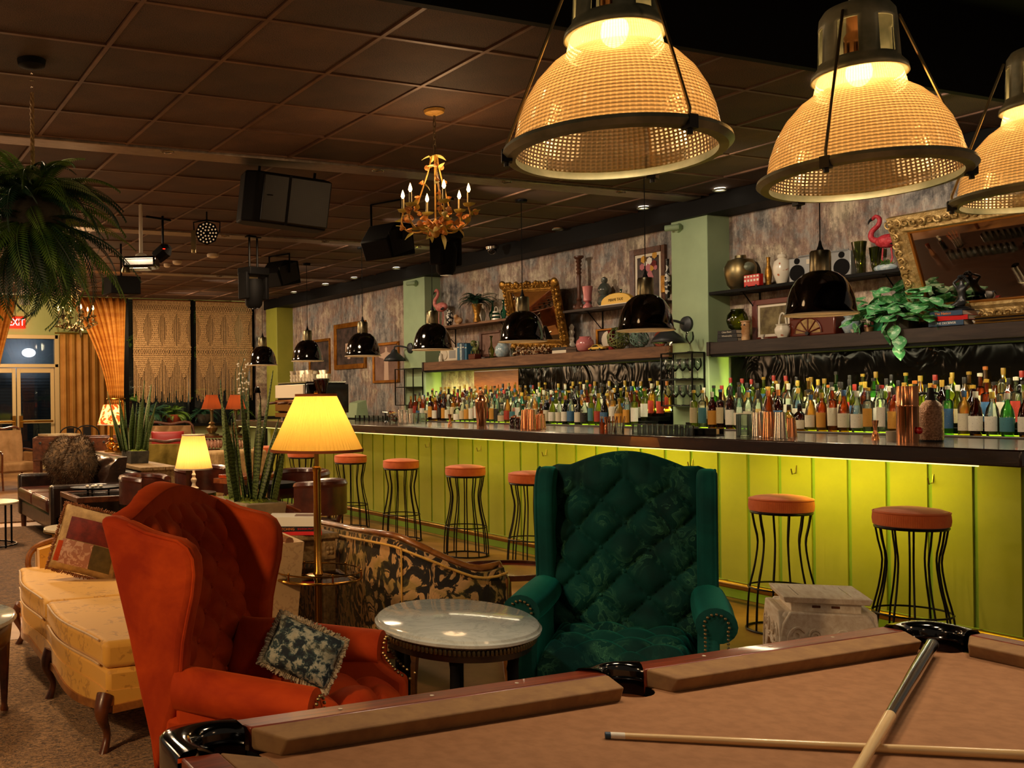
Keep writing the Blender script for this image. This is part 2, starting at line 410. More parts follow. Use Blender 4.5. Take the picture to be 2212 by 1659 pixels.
def m_wavy():
    t = NT('rippled_black_glass'); v = t.coord((1, 1, 0.6)); w = t.noise(v, 3.2, 2, 0.5, 1.8)
    t.set(Base_Color='#060403', Roughness=0.12, Metallic=0.0, Specular_IOR_Level=0.12, Coat_Weight=0.0); b = t.bump(w, 0.4, 0.04)
    t.ln(b, t.p.inputs['Coat Normal'])
def m_leafy():
    t = NT('snake_leaf'); v = t.coord((1, 1, 1)); w = t.add('TexWave'); w.bands_direction = 'Z'; w.inputs['Scale'].default_value = 16; w.inputs['Distortion'].default_value = 9
    w.inputs['Detail'].default_value = 3; w.inputs['Detail Scale'].default_value = 2; t.ln(v, w.inputs[0])
    t.set(Base_Color=t.ramp(w.outputs[0], [(0.1, '#34461f'), (0.6, '#6b8046')]), Roughness=0.45)
m_plaster(); m_ceiling(); m_floor(); m_prism(); m_cord(); m_toile(); m_wavy(); m_leafy(); m_chenille()
m_marble('marble_top', '#c9cdc4', '#aeb4ad', '#6d736e'); m_marble('cream_marble', '#d8c9a8', '#c3b08c', '#9a8260', 0.25)
m_wood('rosewood_rail', '#4a160c', '#8a3a20', (1.2, 22, 22), 0.35, 0.2); m_wood('counter_wood', '#20140d', '#34221a', (18, 1.5, 18), 0.22, 0.35, 6)
m_wood('shelf_wood', '#241a15', '#3d2e26', (8, 1, 8), 0.55); m_wood('shelf_wood_light', '#5a3a26', '#8a6040', (8, 1, 8), 0.6)
m_wood('carved_wood', '#3b1a0a', '#6e3a1a', (4, 4, 4), 0.35, 0.2); m_wood('rail_wood', '#6b3a14', '#a5692d', (4, 4, 4), 0.3, 0.4)
m_wood('console_oak', '#6c5232', '#a88a5c', (14, 1, 14), 0.6, 0, 3, 0.3); m_wood('white_wood', '#dccbb4', '#f8f0e0', (10, 2, 10), 0.7, 0, 4, 0.3)
m_wood('cue_maple', '#d8b078', '#ecd09a', (20, 20, 1), 0.3, 0.5); m_wood('plywood', '#7a3d18', '#a25c2a', (1, 1, 8), 0.4, 0.3, 5)
m_velvet('rust_velvet', '#8c2606', '#b8420c', '#ff7a2e', 0.35); m_velvet('green_damask', '#02231e', '#043c33', '#1fa08c', 0.6, '#47805c', 9)
m_velvet('green_velvet', '#022f2a', '#04463d', '#24b09a', 0.6); m_velvet('olive_velvet', '#5a4a14', '#8a7430', '#c0a050', 0.5); m_velvet('tan_velvet', '#8a6a44', '#a5825a', '#d0a878', 0.4)
m_damask('yellow_damask', '#dca640', '#c08c34'); m_damask('cream_damask', '#c9a878', '#b8966a', 40)
m_rug('jute_rug', '#4a3420', '#c89a66'); m_rug('dark_rug', '#3a2414', '#8e6438', 0.6)
mat('pool_cloth', '#9c6f4a', 0.9, 0, '#8e6340', 30, 3, bump=0.1, sheen=0.3, sheen_col='#c8a078'); mat('cushion_cloth', '#806040', 0.9, 0, '#917048', 20, 3, sheen=0.3, sheen_col='#c89060')
mat('black_gloss', '#040404', 0.12, coat=0.6); mat('black_matte', '#030303', 0.6, spec=0.2); mat('black_metal', '#0a0908', 0.35, 0.8); mat('soft_black', '#070606', 0.7, spec=0.15)
mat('enamel_black', '#050404', 0.08, coat=1.0); mat('enamel_white', '#f2e4cc', 0.35); mat('brass', '#b98a3c', 0.22, 1.0); mat('old_brass', '#8f7a50', 0.38, 1.0, '#6f6a52', 8)
mat('aged_bronze', '#6a705c', 0.42, 0.35, '#949680', 9, bump=0.1); mat('copper', '#c98a62', 0.18, 1.0); mat('steel', '#b8b0a4', 0.2, 1.0); mat('galv_strip', '#8a7c70', 0.42, 0.9, '#a89888', 4, st=(4, 30, 1))
mat('dark_chain', '#6a5a40', 0.5, 0.7); mat('gilt', '#b98a3a', 0.4, 0.8, '#7a5320', 14, bump=0.9, bs=26); mat('gilt_worn', '#a5854c', 0.5, 0.6, '#c9ab72', 20, bump=1.0, bs=34); mat('gilt_inner', '#b0702a', 0.3, 0.7)
mat('mirror', '#c8b8a8', 0.02, 1.0); mat('lime_paint', '#999a38', 0.5, 0, '#8f9234', 3, bump=0.05); mat('sage_paint', '#a3ba90', 0.5, 0, '#9ab088', 3); mat('batten_paint', '#7c9c3a', 0.5)
mat('pale_green', '#aab884', 0.55, 0, '#a0ae78', 2); mat('leather_black', '#120a07', 0.3, 0, '#2a1810', 6, bump=0.3, bs=18, coat=0.2); mat('leather_brown', '#3a160b', 0.32, 0, '#5a2614', 6, bump=0.2, bs=20, coat=0.2)
mat('fur', '#3a2c1c', 0.95, 0, '#6e5436', 18, sheen=0.4); mat('stone_grey', '#8a7a60', 0.85, 0, '#a5926f', 9, bump=0.5, bs=22); mat('dark_stone', '#2d2a22', 0.85, 0, '#4a4436', 9, bump=0.5, bs=22)
mat('moss', '#5c6a16', 0.95, 0, '#8f9a2a', 30, bump=1.0, bs=60); mat('fern', '#2c5214', 0.6, 0, '#6a9032', 3); mat('fern_pale', '#7a9a52', 0.6, 0, '#a8bc7a', 3); mat('fern_dark', '#0f2a1c', 0.6, 0, '#1c4a2e', 3)
mat('pothos', '#56a864', 0.4, 0, '#c8e8c0', 26, nd=2, lo=0.5, hi=0.66); mat('terracotta', '#8a3a1e', 0.7); mat('curtain_gold', '#b06c1c', 0.65, 0, '#c98a30', 3, st=(1, 1, 6), sheen=0.4, sheen_col='#ffb850')
mat('curtain_pale', '#b98a48', 0.65, 0, '#a87838', 3, sheen=0.3); mat('rope', '#bc9866', 0.9, 0, '#9c7a50', 40); mat('door_paint', '#d6c49a', 0.45); mat('night_glass', '#06080a', 0.04, 0, coat=0.5)
mat('exit_red', '#c01808', 0.4, emis='#ff1c08', es=1.4); emit('exit_white', '#ffd8c8', 3.0); emit('bulb', '#ffc278', 14); emit('bulb_soft', '#ffcf90', 7); emit('led_warm', '#ffe080', 2.2); emit('led_lime', '#dcff30', 1.2); emit('screen_blue', '#1f66b0', 0.9)
emit('downlight', '#ffe8c8', 6)
mat('paper', '#d8cbb4', 0.8); mat('paper_white', '#e8e2d4', 0.6); mat('spine_red', '#9a1a16', 0.5); mat('spine_blue', '#2a4560', 0.5); mat('spine_dark', '#15161a', 0.5); mat('spine_teal', '#2f6a8a', 0.5)
mat('stool_frame', '#0b0908', 0.4, 0.6); mat('fringe', '#b0a084', 0.95, 0, '#8a7a60', 60, bump=1.0, bs=90); mat('fringe_brown', '#7a4a28', 0.95, 0, '#a8704a', 60, bump=1.0, bs=90)
mat('patch_red', '#5a120a', 0.8, 0, '#7e2416', 20); mat('patch_pink', '#a5705a', 0.8, 0, '#c8a088', 24, lo=0.5, hi=0.54, dist=1.5); mat('patch_green', '#4a3c16', 0.8, 0, '#5e4e22', 20); mat('patch_gold', '#9a7a4a', 0.8, 0, '#b8965e', 24)
mat('flamingo_pink', '#c86a62', 0.5, 0, '#d88a7e', 20); mat('flamingo_red', '#a01c28', 0.5, 0, '#c8404a', 30, bump=0.6, bs=50); mat('pink_ceramic', '#cc7a78', 0.2, coat=0.5); mat('ruby', '#7a0a14', 0.12, coat=0.5)
mat('rail_brass', '#8a6a30', 0.32, 1.0); mat('white_ceramic', '#ddd4c0', 0.2, coat=0.4); mat('floral_ceramic', '#e4dac4', 0.2, 0, '#b8623a', 16, nd=1, lo=0.66, hi=0.70, coat=0.5); mat('blue_ceramic', '#8fa8b4', 0.2, 0, '#c8d2d0', 12, dist=2, coat=0.4); mat('grey_glaze', '#3e443e', 0.2, 0, '#5c6258', 3, coat=0.6)
mat('black_white', '#141414', 0.3, 0, '#d8d4c8', 26, nd=1, lo=0.52, hi=0.55); mat('taxi_yellow', '#e0b23c', 0.3, coat=0.3); mat('toy_red', '#c01a18', 0.25, coat=0.4); mat('silver_plastic', '#9a9c9c', 0.35, 0.3); mat('tiki', '#9c6a3c', 0.4, 0, '#d0a878', 12, bump=0.5, bs=16)
mat('radio_wood', '#5e1f0c', 0.3, coat=0.4); mat('mesh_metal', '#8a6a54', 0.4, 0.8, '#c09a80', 90, bump=0.8, bs=120); mat('statue_black', '#14171a', 0.35, coat=0.2); mat('beads', '#6a3a1c', 0.2, 0, '#e0c8a0', 40, nd=1, lo=0.5, hi=0.55, coat=0.5)
mat('jade', '#4a5a2a', 0.35, 0, '#8a8a50', 12); mat('picture_cream', '#8a7a50', 0.7, 0, '#4a3a20', 8, nd=6); mat('picture_dark', '#1c1410', 0.6, 0, '#54403a', 7, nd=6); mat('picture_sepia', '#8a6a5a', 0.7, 0, '#6e4e40', 4); mat('sepia_pale', '#c8a890', 0.7); mat('gold_frame', '#a86f1e', 0.35, 0.7, '#8a5414', 12)
mat('brown_frame', '#4a2a1c', 0.45, 0, '#6a4430', 14, bump=0.4, bs=30); mat('petal_yellow', '#c8932a', 0.6); mat('petal_pink', '#b86a70', 0.6); mat('antique_gold', '#a87a2a', 0.5, 0.2, '#d0a04a', 14, bump=0.5, bs=40); mat('peach_rose', '#d8924a', 0.5, 0.0); mat('leaf_gold', '#b8a850', 0.5, 0.1)
mat('socket_metal', '#9a8f74', 0.3, 1.0, '#6f6a52', 6); mat('iron_dark', '#1a1a1c', 0.5, 0.5); mat('grey_lamp', '#3c3e40', 0.45, 0.5); mat('cup_white', '#e0d4bc', 0.4); mat('rubber', '#0b0b0b', 0.7); mat('orange_leather', '#8a3a14', 0.4, 0, '#b05a22', 5); mat('tray_red', '#7a2410', 0.2, 0, '#a8441c', 5, coat=0.6); mat('lime_inlay', '#a8a01c', 0.25, coat=0.5)
for n, c in dict(glass_clear='#eef6ea', glass_green='#86d07c', glass_olive='#c6d458', glass_amber='#d8842a', glass_brown='#7a3814', glass_teal='#7cd4bc', glass_gold='#f0c878', glass_dark='#2a2a22').items(): gl(n, c, 0.34 if n != 'glass_clear' else 0.16, 0.05)
gl('window_glass', '#c0c8cc', 0.03); gl('table_glass', '#b8c0a8', 0.05)
def m_label(n, c):
    t = NT(n); d = sum(hexc(c)[:3]) > .6; f = t.noise(t.coord((90, 90, 330)), 1.0, 2, .6)
    t.set(Base_Color=t.ramp(f, [(.66, c), (.72, '#3a2c22' if d else '#c8b890')]), Roughness=.55)
for i, c in enumerate(('#e8e0c8', '#d8c8a0', '#1c1a18', '#3a6a98', '#b83a28', '#4a8a98', '#d89a3a', '#f4f0e4')): m_label('label_%d' % i, c)
for i, c in enumerate(('#141210', '#8a6a20', '#8a2018', '#a0581c', '#a8a290', '#1a3a5a', '#2a5a34', '#a08428')): mat('cap_%d' % i, c, 0.35)
shade('pleated_yellow', '#e0b050', '#f0c058', 0.6); shade('pleated_cream', '#e8b880', '#f0a860', 0.6); shade('floral_shade', '#c83c18', '#d8401a', 0.55, c2='#f0c890', ns=18); shade('brown_shade', '#8a4426', '#9a4a24', 0.3); gl('tumbler_glass', '#eaf0ea', 0.06)
# ================================================================ the room
XW = 7.6           # bar wall
YM = 16.95         # far (macrame) wall
YD = 21.0          # door wall of the entrance bay
b = MB().box(-6, -3, -0.1, 9.5, 27, 0); struct(b.build('floor', 'stained_floor'))
b = MB().box(XW, 3.2, 0, XW + 0.2, 17.3, 3.3); struct(b.build('wall_right', 'grunge_plaster'))
# low wall with ledge under the macrame, and the plaster return at its right
b = MB().box(4.55, YM + 0.05, 0, 7.6, YM + 0.5, 0.96); struct(b.build('wall_far', 'pale_green'))
b = MB().box(4.5, YM - 0.1, 0.96, 7.62, YM + 0.5, 1.01); struct(b.build('trim_1', 'black_matte'))
b = MB().box(7.12, YM + 0.02, 1.0, 7.62, YM + 0.25, 3.2); struct(b.build('wall_far_return', 'grunge_plaster'))
b = MB().box(5.25, YM + 2.2, 0, 7.7, YM + 2.3, 3.4); struct(b.build('wall_garden', 'soft_black'))
# black window posts between the macrame panels
for k, x in enumerate((4.70, 5.90, 7.07)):
    b = MB().box(x - 0.05, YM + 0.1, 1.0, x + 0.05, YM + 0.2, 3.2); struct(b.build('trim_%d' % (k + 2), 'black_metal'))
w = MB().box(4.7, YM + 0.26, 1.0, 7.1, YM + 0.275, 3.2).build('window_1', 'window_glass'); struct(w)
# entrance bay: door wall, side wall
b = MB(); xd0, xd1 = pY(-60, 900, YD).x, pY(127, 900, YD).x
b.box(-4, YD, 0, xd0, YD + 0.15, 3.8).box(xd1, YD, 0, 7.7, YD + 0.15, 3.8).box(xd0, YD, 2.78, xd1, YD + 0.15, 3.8)
struct(b.build('wall_entrance', 'pale_green'))
b = MB().box(-4, YM + 0.2, 3.60, 7.7, YD + 0.3, 3.7); struct(b.build('ceiling_entrance', 'pale_green'))
b = MB().box(7.5, YM + 0.4, 0, 7.6, YD, 3.7); struct(b.build('wall_entrance_side', 'pale_green'))
# double glass doors with transom
def leaf(x0, x1, n, hx):
    d = MB(); t = 0.075; y0, y1 = YD + 0.04, YD + 0.09
    d.box(x0, y0, 0.02, x0 + t, y1, 2.12).box(x1 - t, y0, 0.02, x1, y1, 2.12).box(x0 + t, y0, 2.02, x1 - t, y1, 2.12).box(x0 + t, y0, 0.02, x1 - t, y1, 0.24).box(x0 + t, y0, 0.98, x1 - t, y1, 1.05)
    o = struct(d.build('door_%d' % n, 'door_paint', bevel=0.004))
    MB().box(x0 + t, YD + 0.06, 0.24, x1 - t, YD + 0.07, 0.98).build('lower_pane', 'window_glass', o)
    MB().box(x0 + t, YD + 0.06, 1.05, x1 - t, YD + 0.07, 2.02).build('upper_pane', 'window_glass', o)
    MB().tube([(x0 + 0.05, YD - 0.06, 1.02), (x1 - 0.05, YD - 0.06, 1.02)], 0.022, 10).cbox((hx, YD - 0.03, 1.02), (0.07, 0.09, 0.24)).build('push_bar', 'brass', o)
xm = pY(37, 900, YD).x
leaf(xd0 + 0.08, xm - 0.01, 1, xm - 0.07); leaf(xm + 0.01, xd1 - 0.08, 2, xm + 0.07)
fr = MB(); fr.box(xd0, YD - 0.03, 2.13, xd1, YD + 0.12, 2.20).box(xd0, YD - 0.03, 2.72, xd1, YD + 0.12, 2.80)
fr.box(xd0 - 0.02, YD - 0.03, 0, xd0 + 0.07, YD + 0.12, 2.8).box(xd1 - 0.07, YD - 0.03, 0, xd1 + 0.02, YD + 0.12, 2.8)
o = struct(fr.build('door_frame_1', 'door_paint', bevel=0.005))
MB().box(xd0 + 0.07, YD + 0.05, 2.2, xd1 - 0.07, YD + 0.06, 2.72).build('transom_pane', 'window_glass', o)
# night outside: a shuttered wall across the way, with a spot added for the transom's bright patch
b = MB().box(-2, YD + 3.4, -0.1, 8, YD + 3.5, 5); struct(b.build('wall_outside', 'grey_lamp'))
sh = MB()
for k in range(26): sh.box(1.5, YD + 3.36, 0.1 + k * 0.075, 7, YD + 3.40, 0.16 + k * 0.075)
struct(sh.build('trim_shutter', 'grey_lamp'))
tp = pY(62, 762, YD + 3.3)
_o = lamp('outside_spot', 'SPOT', (tp.x, YD + 1.6, tp.z + 0.05), 260, (0.85, 0.92, 1.0), 0.05, spot=1.0, blend=1.0); aim(_o, tp)
lamp('outside_fill', 'POINT', (3.6, YD + 2.0, 3.4), 60, (.75, .85, 1.0), .3)  # added point light that lifts the dark outside wall
o = thing('transom_glare', 'white glowing globe set outside for the bright glare in the transom above the doors', 'lamp', tp)  # glowing globe put in for the glare in the transom glass
MB().ball((0, 0, 0), 0.13, 16, 10, (1.25, 0.4, 0.8)).build('globe', emit('transom_glow', '#f4f6ff', 14), o)
MB().box(-0.05, 0.04, -0.05, 0.05, 0.14, 0.05).build('bracket', 'iron_dark', o)

# columns along the bar wall
def column(n, x0, y0, y1, m):
    b = MB().box(x0, y0, 0, XW + 0.02, y1, 3.12); o = struct(b.build('column_%d' % n, m, bevel=0.006)); return o
column(1, 7.33, 6.87, 7.30, 'sage_paint'); column(2, 7.35, 11.66, 12.21, 'sage_paint'); column(3, 7.285, 16.42, 16.90, 'lime_paint')
# black soffit over the bar wall
b = MB().box(7.27, 3.2, 3.045, XW + 0.1, 17.1, 3.30); struct(b.build('trim_5', 'black_matte'))
b = MB().box(6.9, 3.5, 3.175, 7.27, 17.0, 3.20); struct(b.build('trim_6', 'black_matte')) if False else None
# ceiling: backing slab, tiles, runners
b = MB().box(-3, 3.72, 3.235, XW + 0.2, YM + 0.3, 3.30); ceil = struct(b.build('ceiling', 'black_matte'))
b = MB().box(-3, -1.5, 3.60, 8.5, 3.74, 3.70); struct(b.build('ceiling_void', 'black_matte'))
b = MB().box(-3, 3.70, 3.10, XW + 0.2, 3.74, 3.62); struct(b.build('trim_7', 'soft_black'))
b = MB().box(2.9, 2.7, 3.30, 7.6, 3.05, 3.45); struct(b.build('trim_8', 'soft_black'))
XG0 = 1.296; sx = 0.6105
rows = []
y = 6.80
while y > 4.0: rows.append((y - 0.6105, y)); y -= 0.6105
rows = [(max(a, 3.74), c) for a, c in rows]; rows.append((3.74, rows[-1][0])) if rows[-1][0] > 3.80 else None
for y0, y1 in ((7.06, 10.11), (10.40, 13.45), (13.74, 16.95)):
    n = round((y1 - y0) / 0.6105)
    for k in range(n): rows.append((y0 + (y1 - y0) * k / n, y0 + (y1 - y0) * (k + 1) / n))
tile = {}
ntile = 0; rest = MB()
rows.sort()
for (y0, y1) in rows:
    i0 = int(math.floor((0.1495 * y0 - 0.1 - XG0) / sx)); 
    for i in range(i0, 20):
        x0 = XG0 + i * sx; x1 = min(x0 + sx, 7.27)
        if x0 > 7.2 or x0 / max(y1, .1) > 1.75: break
        key = (round(x1 - x0, 3), round(y1 - y0, 3))
        if key not in tile:
            hx, hy = key[0] / 2 - 0.012, key[1] / 2 - 0.012
            m = MB(); m.hexa([(-hx+.006, -hy+.006, 0), (hx-.006, -hy+.006, 0), (hx-.006, hy-.006, 0), (-hx+.006, hy-.006, 0), (-hx, -hy, 0.02), (hx, -hy, 0.02), (hx, hy, 0.02), (-hx, hy, 0.02)])
            tile[key] = m.mesh('ceiling_tile', 'ceiling_tile', smooth=False)
        if ntile < 300:
            o = bpy.data.objects.new('ceiling_tile', tile[key]); COL.objects.link(o); o.parent = ceil
            o.location = ((x0 + x1) / 2, (y0 + y1) / 2, HC + random.uniform(0.0, 0.006)); ntile += 1
            o.rotation_euler = (random.uniform(-.006, .006), random.uniform(-.006, .006), 0)
        else: rest.box(x0 + .012, y0 + .012, HC, x1 - .012, y1 - .012, HC + 0.02)
if rest.v: stuff(rest.build('ceiling_tiles_far', 'ceiling_tile', ceil, smooth=False))
mat('runner', '#5c4030', 0.5, 0.2, '#7c5a42', 3)
k = 0
for i in range(-3, 11):
    x = XG0 + i * sx
    if x > 7.25: break
    ys = max(3.74, 0); MB().box(x - 0.012, ys, HC - 0.006, x + 0.012, YM, HC + 0.01).build('runner', 'runner', ceil, smooth=False)
for y0, y1 in rows:
    MB().box(-2.2, y1 - 0.012, HC - 0.005, 7.27, y1 + 0.012, HC + 0.01).build('runner', 'runner', ceil, smooth=False)
# galvanised strips let into the ceiling
for n, (y0, y1) in enumerate(((6.83, 7.04), (10.13, 10.36), (13.47, 13.70))):
    b = MB().box(-1.6, y0, HC - 0.02, 7.22, y1, HC + 0.02); o = struct(b.build('ceiling_strip_%d' % (n + 1), 'galv_strip', bevel=0.004))
    for x in (2.2, 3.9, 5.1, 6.3):
        q = MB(); q.tube([(x + 0.05 * cos(a * .8), y0 + 0.02 + 0.03 * sin(a * .8) - 0.02, HC - 0.026 - 0.004 * (a % 3)) for a in range(14)], 0.003, 5)
        q.build('wire_loop', 'steel', o)
# recessed downlights above the bar wall
for n, (px, py) in enumerate(((1555, 411), (1390, 450), (1205, 496), (1010, 542), (856, 580), (765, 601), (703, 615), (635, 632))):
    p = pz(px, py, HC - 0.012)
    if n == 3: continue
    t = thing('downlight', 'small round recessed downlight in the dark ceiling, ' + ('first', 'second', 'third', '', 'fourth', 'fifth', 'sixth', 'seventh')[n] + ' along from the pool table', 'ceiling light', (p.x, p.y, HC - 0.004), 0, 'recessed downlights')
    MB().ring((0, 0, -0.006), 0.052, 0.009, 20, 6).build('trim_ring', 'aged_bronze', t)
    MB().cyl((0, 0, -0.001), 0.046, 0.01, 16).build('lens', 'downlight' if n != 2 else 'peach_rose', t)
for y, e in ((4.0, 130), (5.6, 115), (7.2, 65), (8.8, 80), (10.4, 80), (12.4, 78), (14.2, 76), (16.0, 74)):  # separate spots added out in the room to wash the bar wall
    o = lamp('wall_wash', 'SPOT', (5.0, y, 3.12), e, (1.0, 0.80, 0.58), 0.08, spot=1.25, blend=1.0); aim(o, (7.62, y + .2, 2.35))

# ---------------------------------------------------------------- the bar
BX, BTX, BZ = 5.78, 5.30, 1.13     # front face of the bar, front edge of the top, top height
YB0, YB1 = 3.20, 13.4
bar = thing('bar_counter', 'long lime green panelled bar base running under the dark worktop', 'bar', (BX, YB0, 0))
MB().box(0, 0.02, 0, 0.5, YB1 - YB0, 1.04).build('body', 'sage_paint', bar)
for k, px in enumerate(()): pass
bat = [pX(x, y, BX).y for x, y in ((2110.7, 1150), (2013.3, 1140), (1922.5, 1130), (1838.7, 1120))]
stp = (bat[0] - bat[3]) / -3; y = bat[0] - stp; ys = []
while y < YB1: ys.append(y); y += stp
pm = MB().box(-0.016, -stp/2 + 0.014, 0.12, 0, stp/2 - 0.014, 1.03).mesh('panel', 'lime_paint', False)
tm = MB().box(-0.004, -0.014, 0.12, 0.001, 0.014, 1.03).mesh('batten', 'batten_paint', False)
for y in ys:
    for nm, me, yy in (('panel', pm, y + stp/2), ('batten', tm, y)):
        if nm == 'panel' and yy + stp/2 > YB1: continue
        if nm == 'batten' and yy < YB0 + 0.03: continue
        o = bpy.data.objects.new(nm, me); COL.objects.link(o); o.parent = bar; o.location = (0, yy - YB0, 0)
        if nm == 'panel':
            d = None
MB().box(-0.02, 0.0, 0, 0.0, YB1 - YB0, 0.12).build('kickboard', 'batten_paint', bar, bevel=0.004)
MB().box(-0.03, -0.03, 0, 0.5, 0.02, 1.04).build('end_panel', 'pale_green', bar)
for k in range(7):     # bag hooks
    px = (1724, 1184, 1042, 930, 1330, 1500, 2020)[k]; p = pX(px, 978, BX)
    h = MB(); h.tube([(0, 0, 0.05), (-0.01, 0, 0), (-0.04, 0, -0.005), (-0.05, 0, 0.03)], 0.004, 6); h.build('bag_hook', 'old_brass', bar, loc=(-0.016, p.y - YB0, 0.90))
top = MB().box(BTX, YB0 - 0.12, 1.045, 6.45, YB1 + 0.05, BZ).build('worktop', 'counter_wood', bevel=0.008)
tag(top, 'dark polished wooden bar top running the whole length of the bar', 'worktop')
led = MB().box(BTX + 0.03, YB0 + 0.10, 1.037, BTX + 0.040, YB1, 1.044).build('led_strip', 'led_warm'); tag(led, 'thin glowing yellow light strip under the front edge of the bar top', 'light strip')
for k in range(6):
    y = YB0 + 0.3 + k * 1.75
    o = lamp('led_light', 'AREA', (BTX + 0.09, y + 0.8, 1.03), (7.5, 7, 3, 1.6, .9, .7)[k], (1.0, 0.80, 0.06), 0.04, rot=(0, RAD(-38), 0), size_y=(1.5 if k else 1.2))
rail = thing('foot_rail', 'brass foot rail running low along the front of the bar', 'foot rail', (5.63, YB0, 0.12))
MB().tube([(0, 0.02, 0), (0, YB1 - YB0, 0)], 0.026, 14).build('rail', 'rail_brass', rail)
MB().tube([(0, -0.02, 0), (0, 0.03, 0)], 0.033, 14).build('end_cap', 'old_brass', rail)
for k in range(7): MB().tube([(0, 0, 0), (0.12, 0, -0.01)], 0.014, 8).ring((0, 0, 0), 0.0, 0.03, 3, 3).build('bracket', 'old_brass', rail, loc=(0, 0.35 + 1.7 * k, 0))
# back bar: stepped display, thick shelves, thin shelves
MB_ = MB()
STEP = [(6.92, 1.13), (7.09, 1.17), (7.25, 1.21), (7.40, 1.25)]
for n, (y0, y1, side) in enumerate(((3.6, 6.86, 'right of the sage column'), (7.31, 11.66, 'left of the sage column'))):
    t = thing('back_counter', 'low dark back bar counter with bottle steps, ' + side, 'counter', (6.9, y0, 0))
    MB().box(0, 0, 0, 0.68, y1 - y0, 1.04).build('cabinet', 'black_matte', t)
    MB().box(-0.04, 0, 1.06, 0.68, y1 - y0, 1.125).build('counter_top', 'shelf_wood', t, bevel=0.004)
    for k, (x, z) in enumerate(STEP[1:]): MB().box(x - 6.9 - 0.075, 0.02, 1.125, 0.68, y1 - y0 - 0.02, z).build('step', 'black_matte', t)
    MB().box(0.09, 0.03, 1.126, 0.095, y1 - y0 - 0.03, 1.132).build('light_strip', 'led_lime', t)
    for k in range(3):
        L = (y1 - y0) / 3; o = lamp('shelf_light', 'AREA', (7.02, y0 + L * (k + .5), 1.765), 9, (1.0, 0.86, 0.52), 0.05, size_y=L * .95)
        o = lamp('glow_light', 'AREA', (7.50, y0 + L * (k + .5), 1.27), 8.0, (0.95, 1.0, 0.14), 0.05, rot=(0, RAD(160), 0), size_y=L * .9)
b = MB().box(XW - 0.03, 3.6, 1.04, XW - 0.005, 6.84, 1.79); tag(b.build('rippled_panel', 'rippled_black_glass'), 'rippled black glass backing behind the bottles right of the sage column', 'wall panel')
b = MB().box(XW - 0.03, 7.32, 1.04, XW - 0.005, 10.55, 1.79); tag(b.build('rippled_panel', 'rippled_black_glass'), 'rippled black glass backing behind the bottles left of the sage column', 'wall panel')
b = MB().box(XW - 0.035, 9.95, 1.04, XW - 0.004, 10.85, 1.79); tag(b.build('plywood_panel', 'plywood'), 'reddish wood grain panel behind the far end of the bottles', 'wall panel')
def thick(y0, y1, m, lab):
    t = thing('display_shelf', lab, 'shelf', (7.3, y0, 1.775)); L = y1 - y0
    MB().box(0, 0, 0, 0.3, L, 0.11).build('board', m, t, bevel=0.006)
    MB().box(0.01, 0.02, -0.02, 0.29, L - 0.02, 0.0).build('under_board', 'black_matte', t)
    MB().box(-0.012, L - 0.02, -0.012, 0.3, L + 0.012, 0.115).build('end_block', 'shelf_wood', t, bevel=0.004)
    return t
thick(3.6, 6.845, 'shelf_wood', 'thick dark shelf above the bottles right of the sage column')
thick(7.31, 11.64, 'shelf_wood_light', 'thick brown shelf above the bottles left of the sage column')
def thin(y0, y1, m, lab):
    t = thing('wall_shelf', lab, 'shelf', (7.33, y0, 2.315)); L = y1 - y0
    MB().box(0, 0, 0, 0.27, L, 0.028).build('board', m, t, bevel=0.003)
    for yy in (0.18, L - 0.32): MB().tube([(0.03, yy, 0), (0.262, yy, 0), (0.262, yy, -0.26)], 0.008, 6).tube([(0.06, yy, -0.002), (0.26, yy, -0.2)], 0.005, 6).build('bracket', 'black_metal', t)
thin(5.05, 6.86, 'black_matte', 'thin black bracket shelf high on the wall right of the sage column')
thin(9.86, 11.62, 'shelf_wood_light', 'thin worn wood bracket shelf behind the pink flamingo')
thin(7.55, 8.85, 'shelf_wood', 'thin dark bracket shelf under the yellow taxi sign')
# lime glow on the columns under the thick shelves
for y in (6.55, 11.38):
    o = lamp('puck_light', 'SPOT', (7.42, y + 0.12, 1.76), 5, (0.95, 1.0, 0.2), 0.02, spot=1.6, blend=0.4); o.rotation_euler = (0, 0, 0)
    t = thing('puck_light', 'small light under the thick shelf by the ' + ('sage column' if y < 7 else 'far column'), 'light', (7.42, y + 0.12, 1.752)); MB().cyl((0, 0, 0), 0.025, 0.02, 12).build('housing', 'black_metal', t)
# ================================================================ black pendants over the bar
def pendant():
    t = thing('dome_pendant', 'x', 'pendant lamp', (0, 0, 0), 0, 'black dome pendants over the bar')
    prof = [(0.212, 0.0), (0.214, 0.006), (0.203, 0.018), (0.199, 0.055), (0.188, 0.115), (0.168, 0.175), (0.138, 0.225), (0.102, 0.258), (0.062, 0.276)]
    MB().lathe(prof, 36, cap=False).build('dome', 'enamel_black', t)
    MB().lathe([(r - 0.006, z) for r, z in prof[1:]] + [(0.001, 0.27)], 36, cap=False).build('reflector', 'enamel_white', t)
    MB().ring((0, 0, 0.002), 0.212, 0.0045, 36, 6).build('rim', 'enamel_white', t)
    MB().lathe([(0.060, 0.272), (0.062, 0.282), (0.060, 0.395), (0.054, 0.407), (0.02, 0.411)], 24).build('socket_cap', 'socket_metal', t)
    MB().lathe([(0.024, 0.407), (0.013, 0.435), (0.006, 0.47)], 14).build('strain_relief', 'black_matte', t)
    MB().ball((0, 0, 0.12), 0.035, 12, 8, (1, 1, 1.3)).build('bulb', 'bulb_soft', t)
    return t
P = pendant()
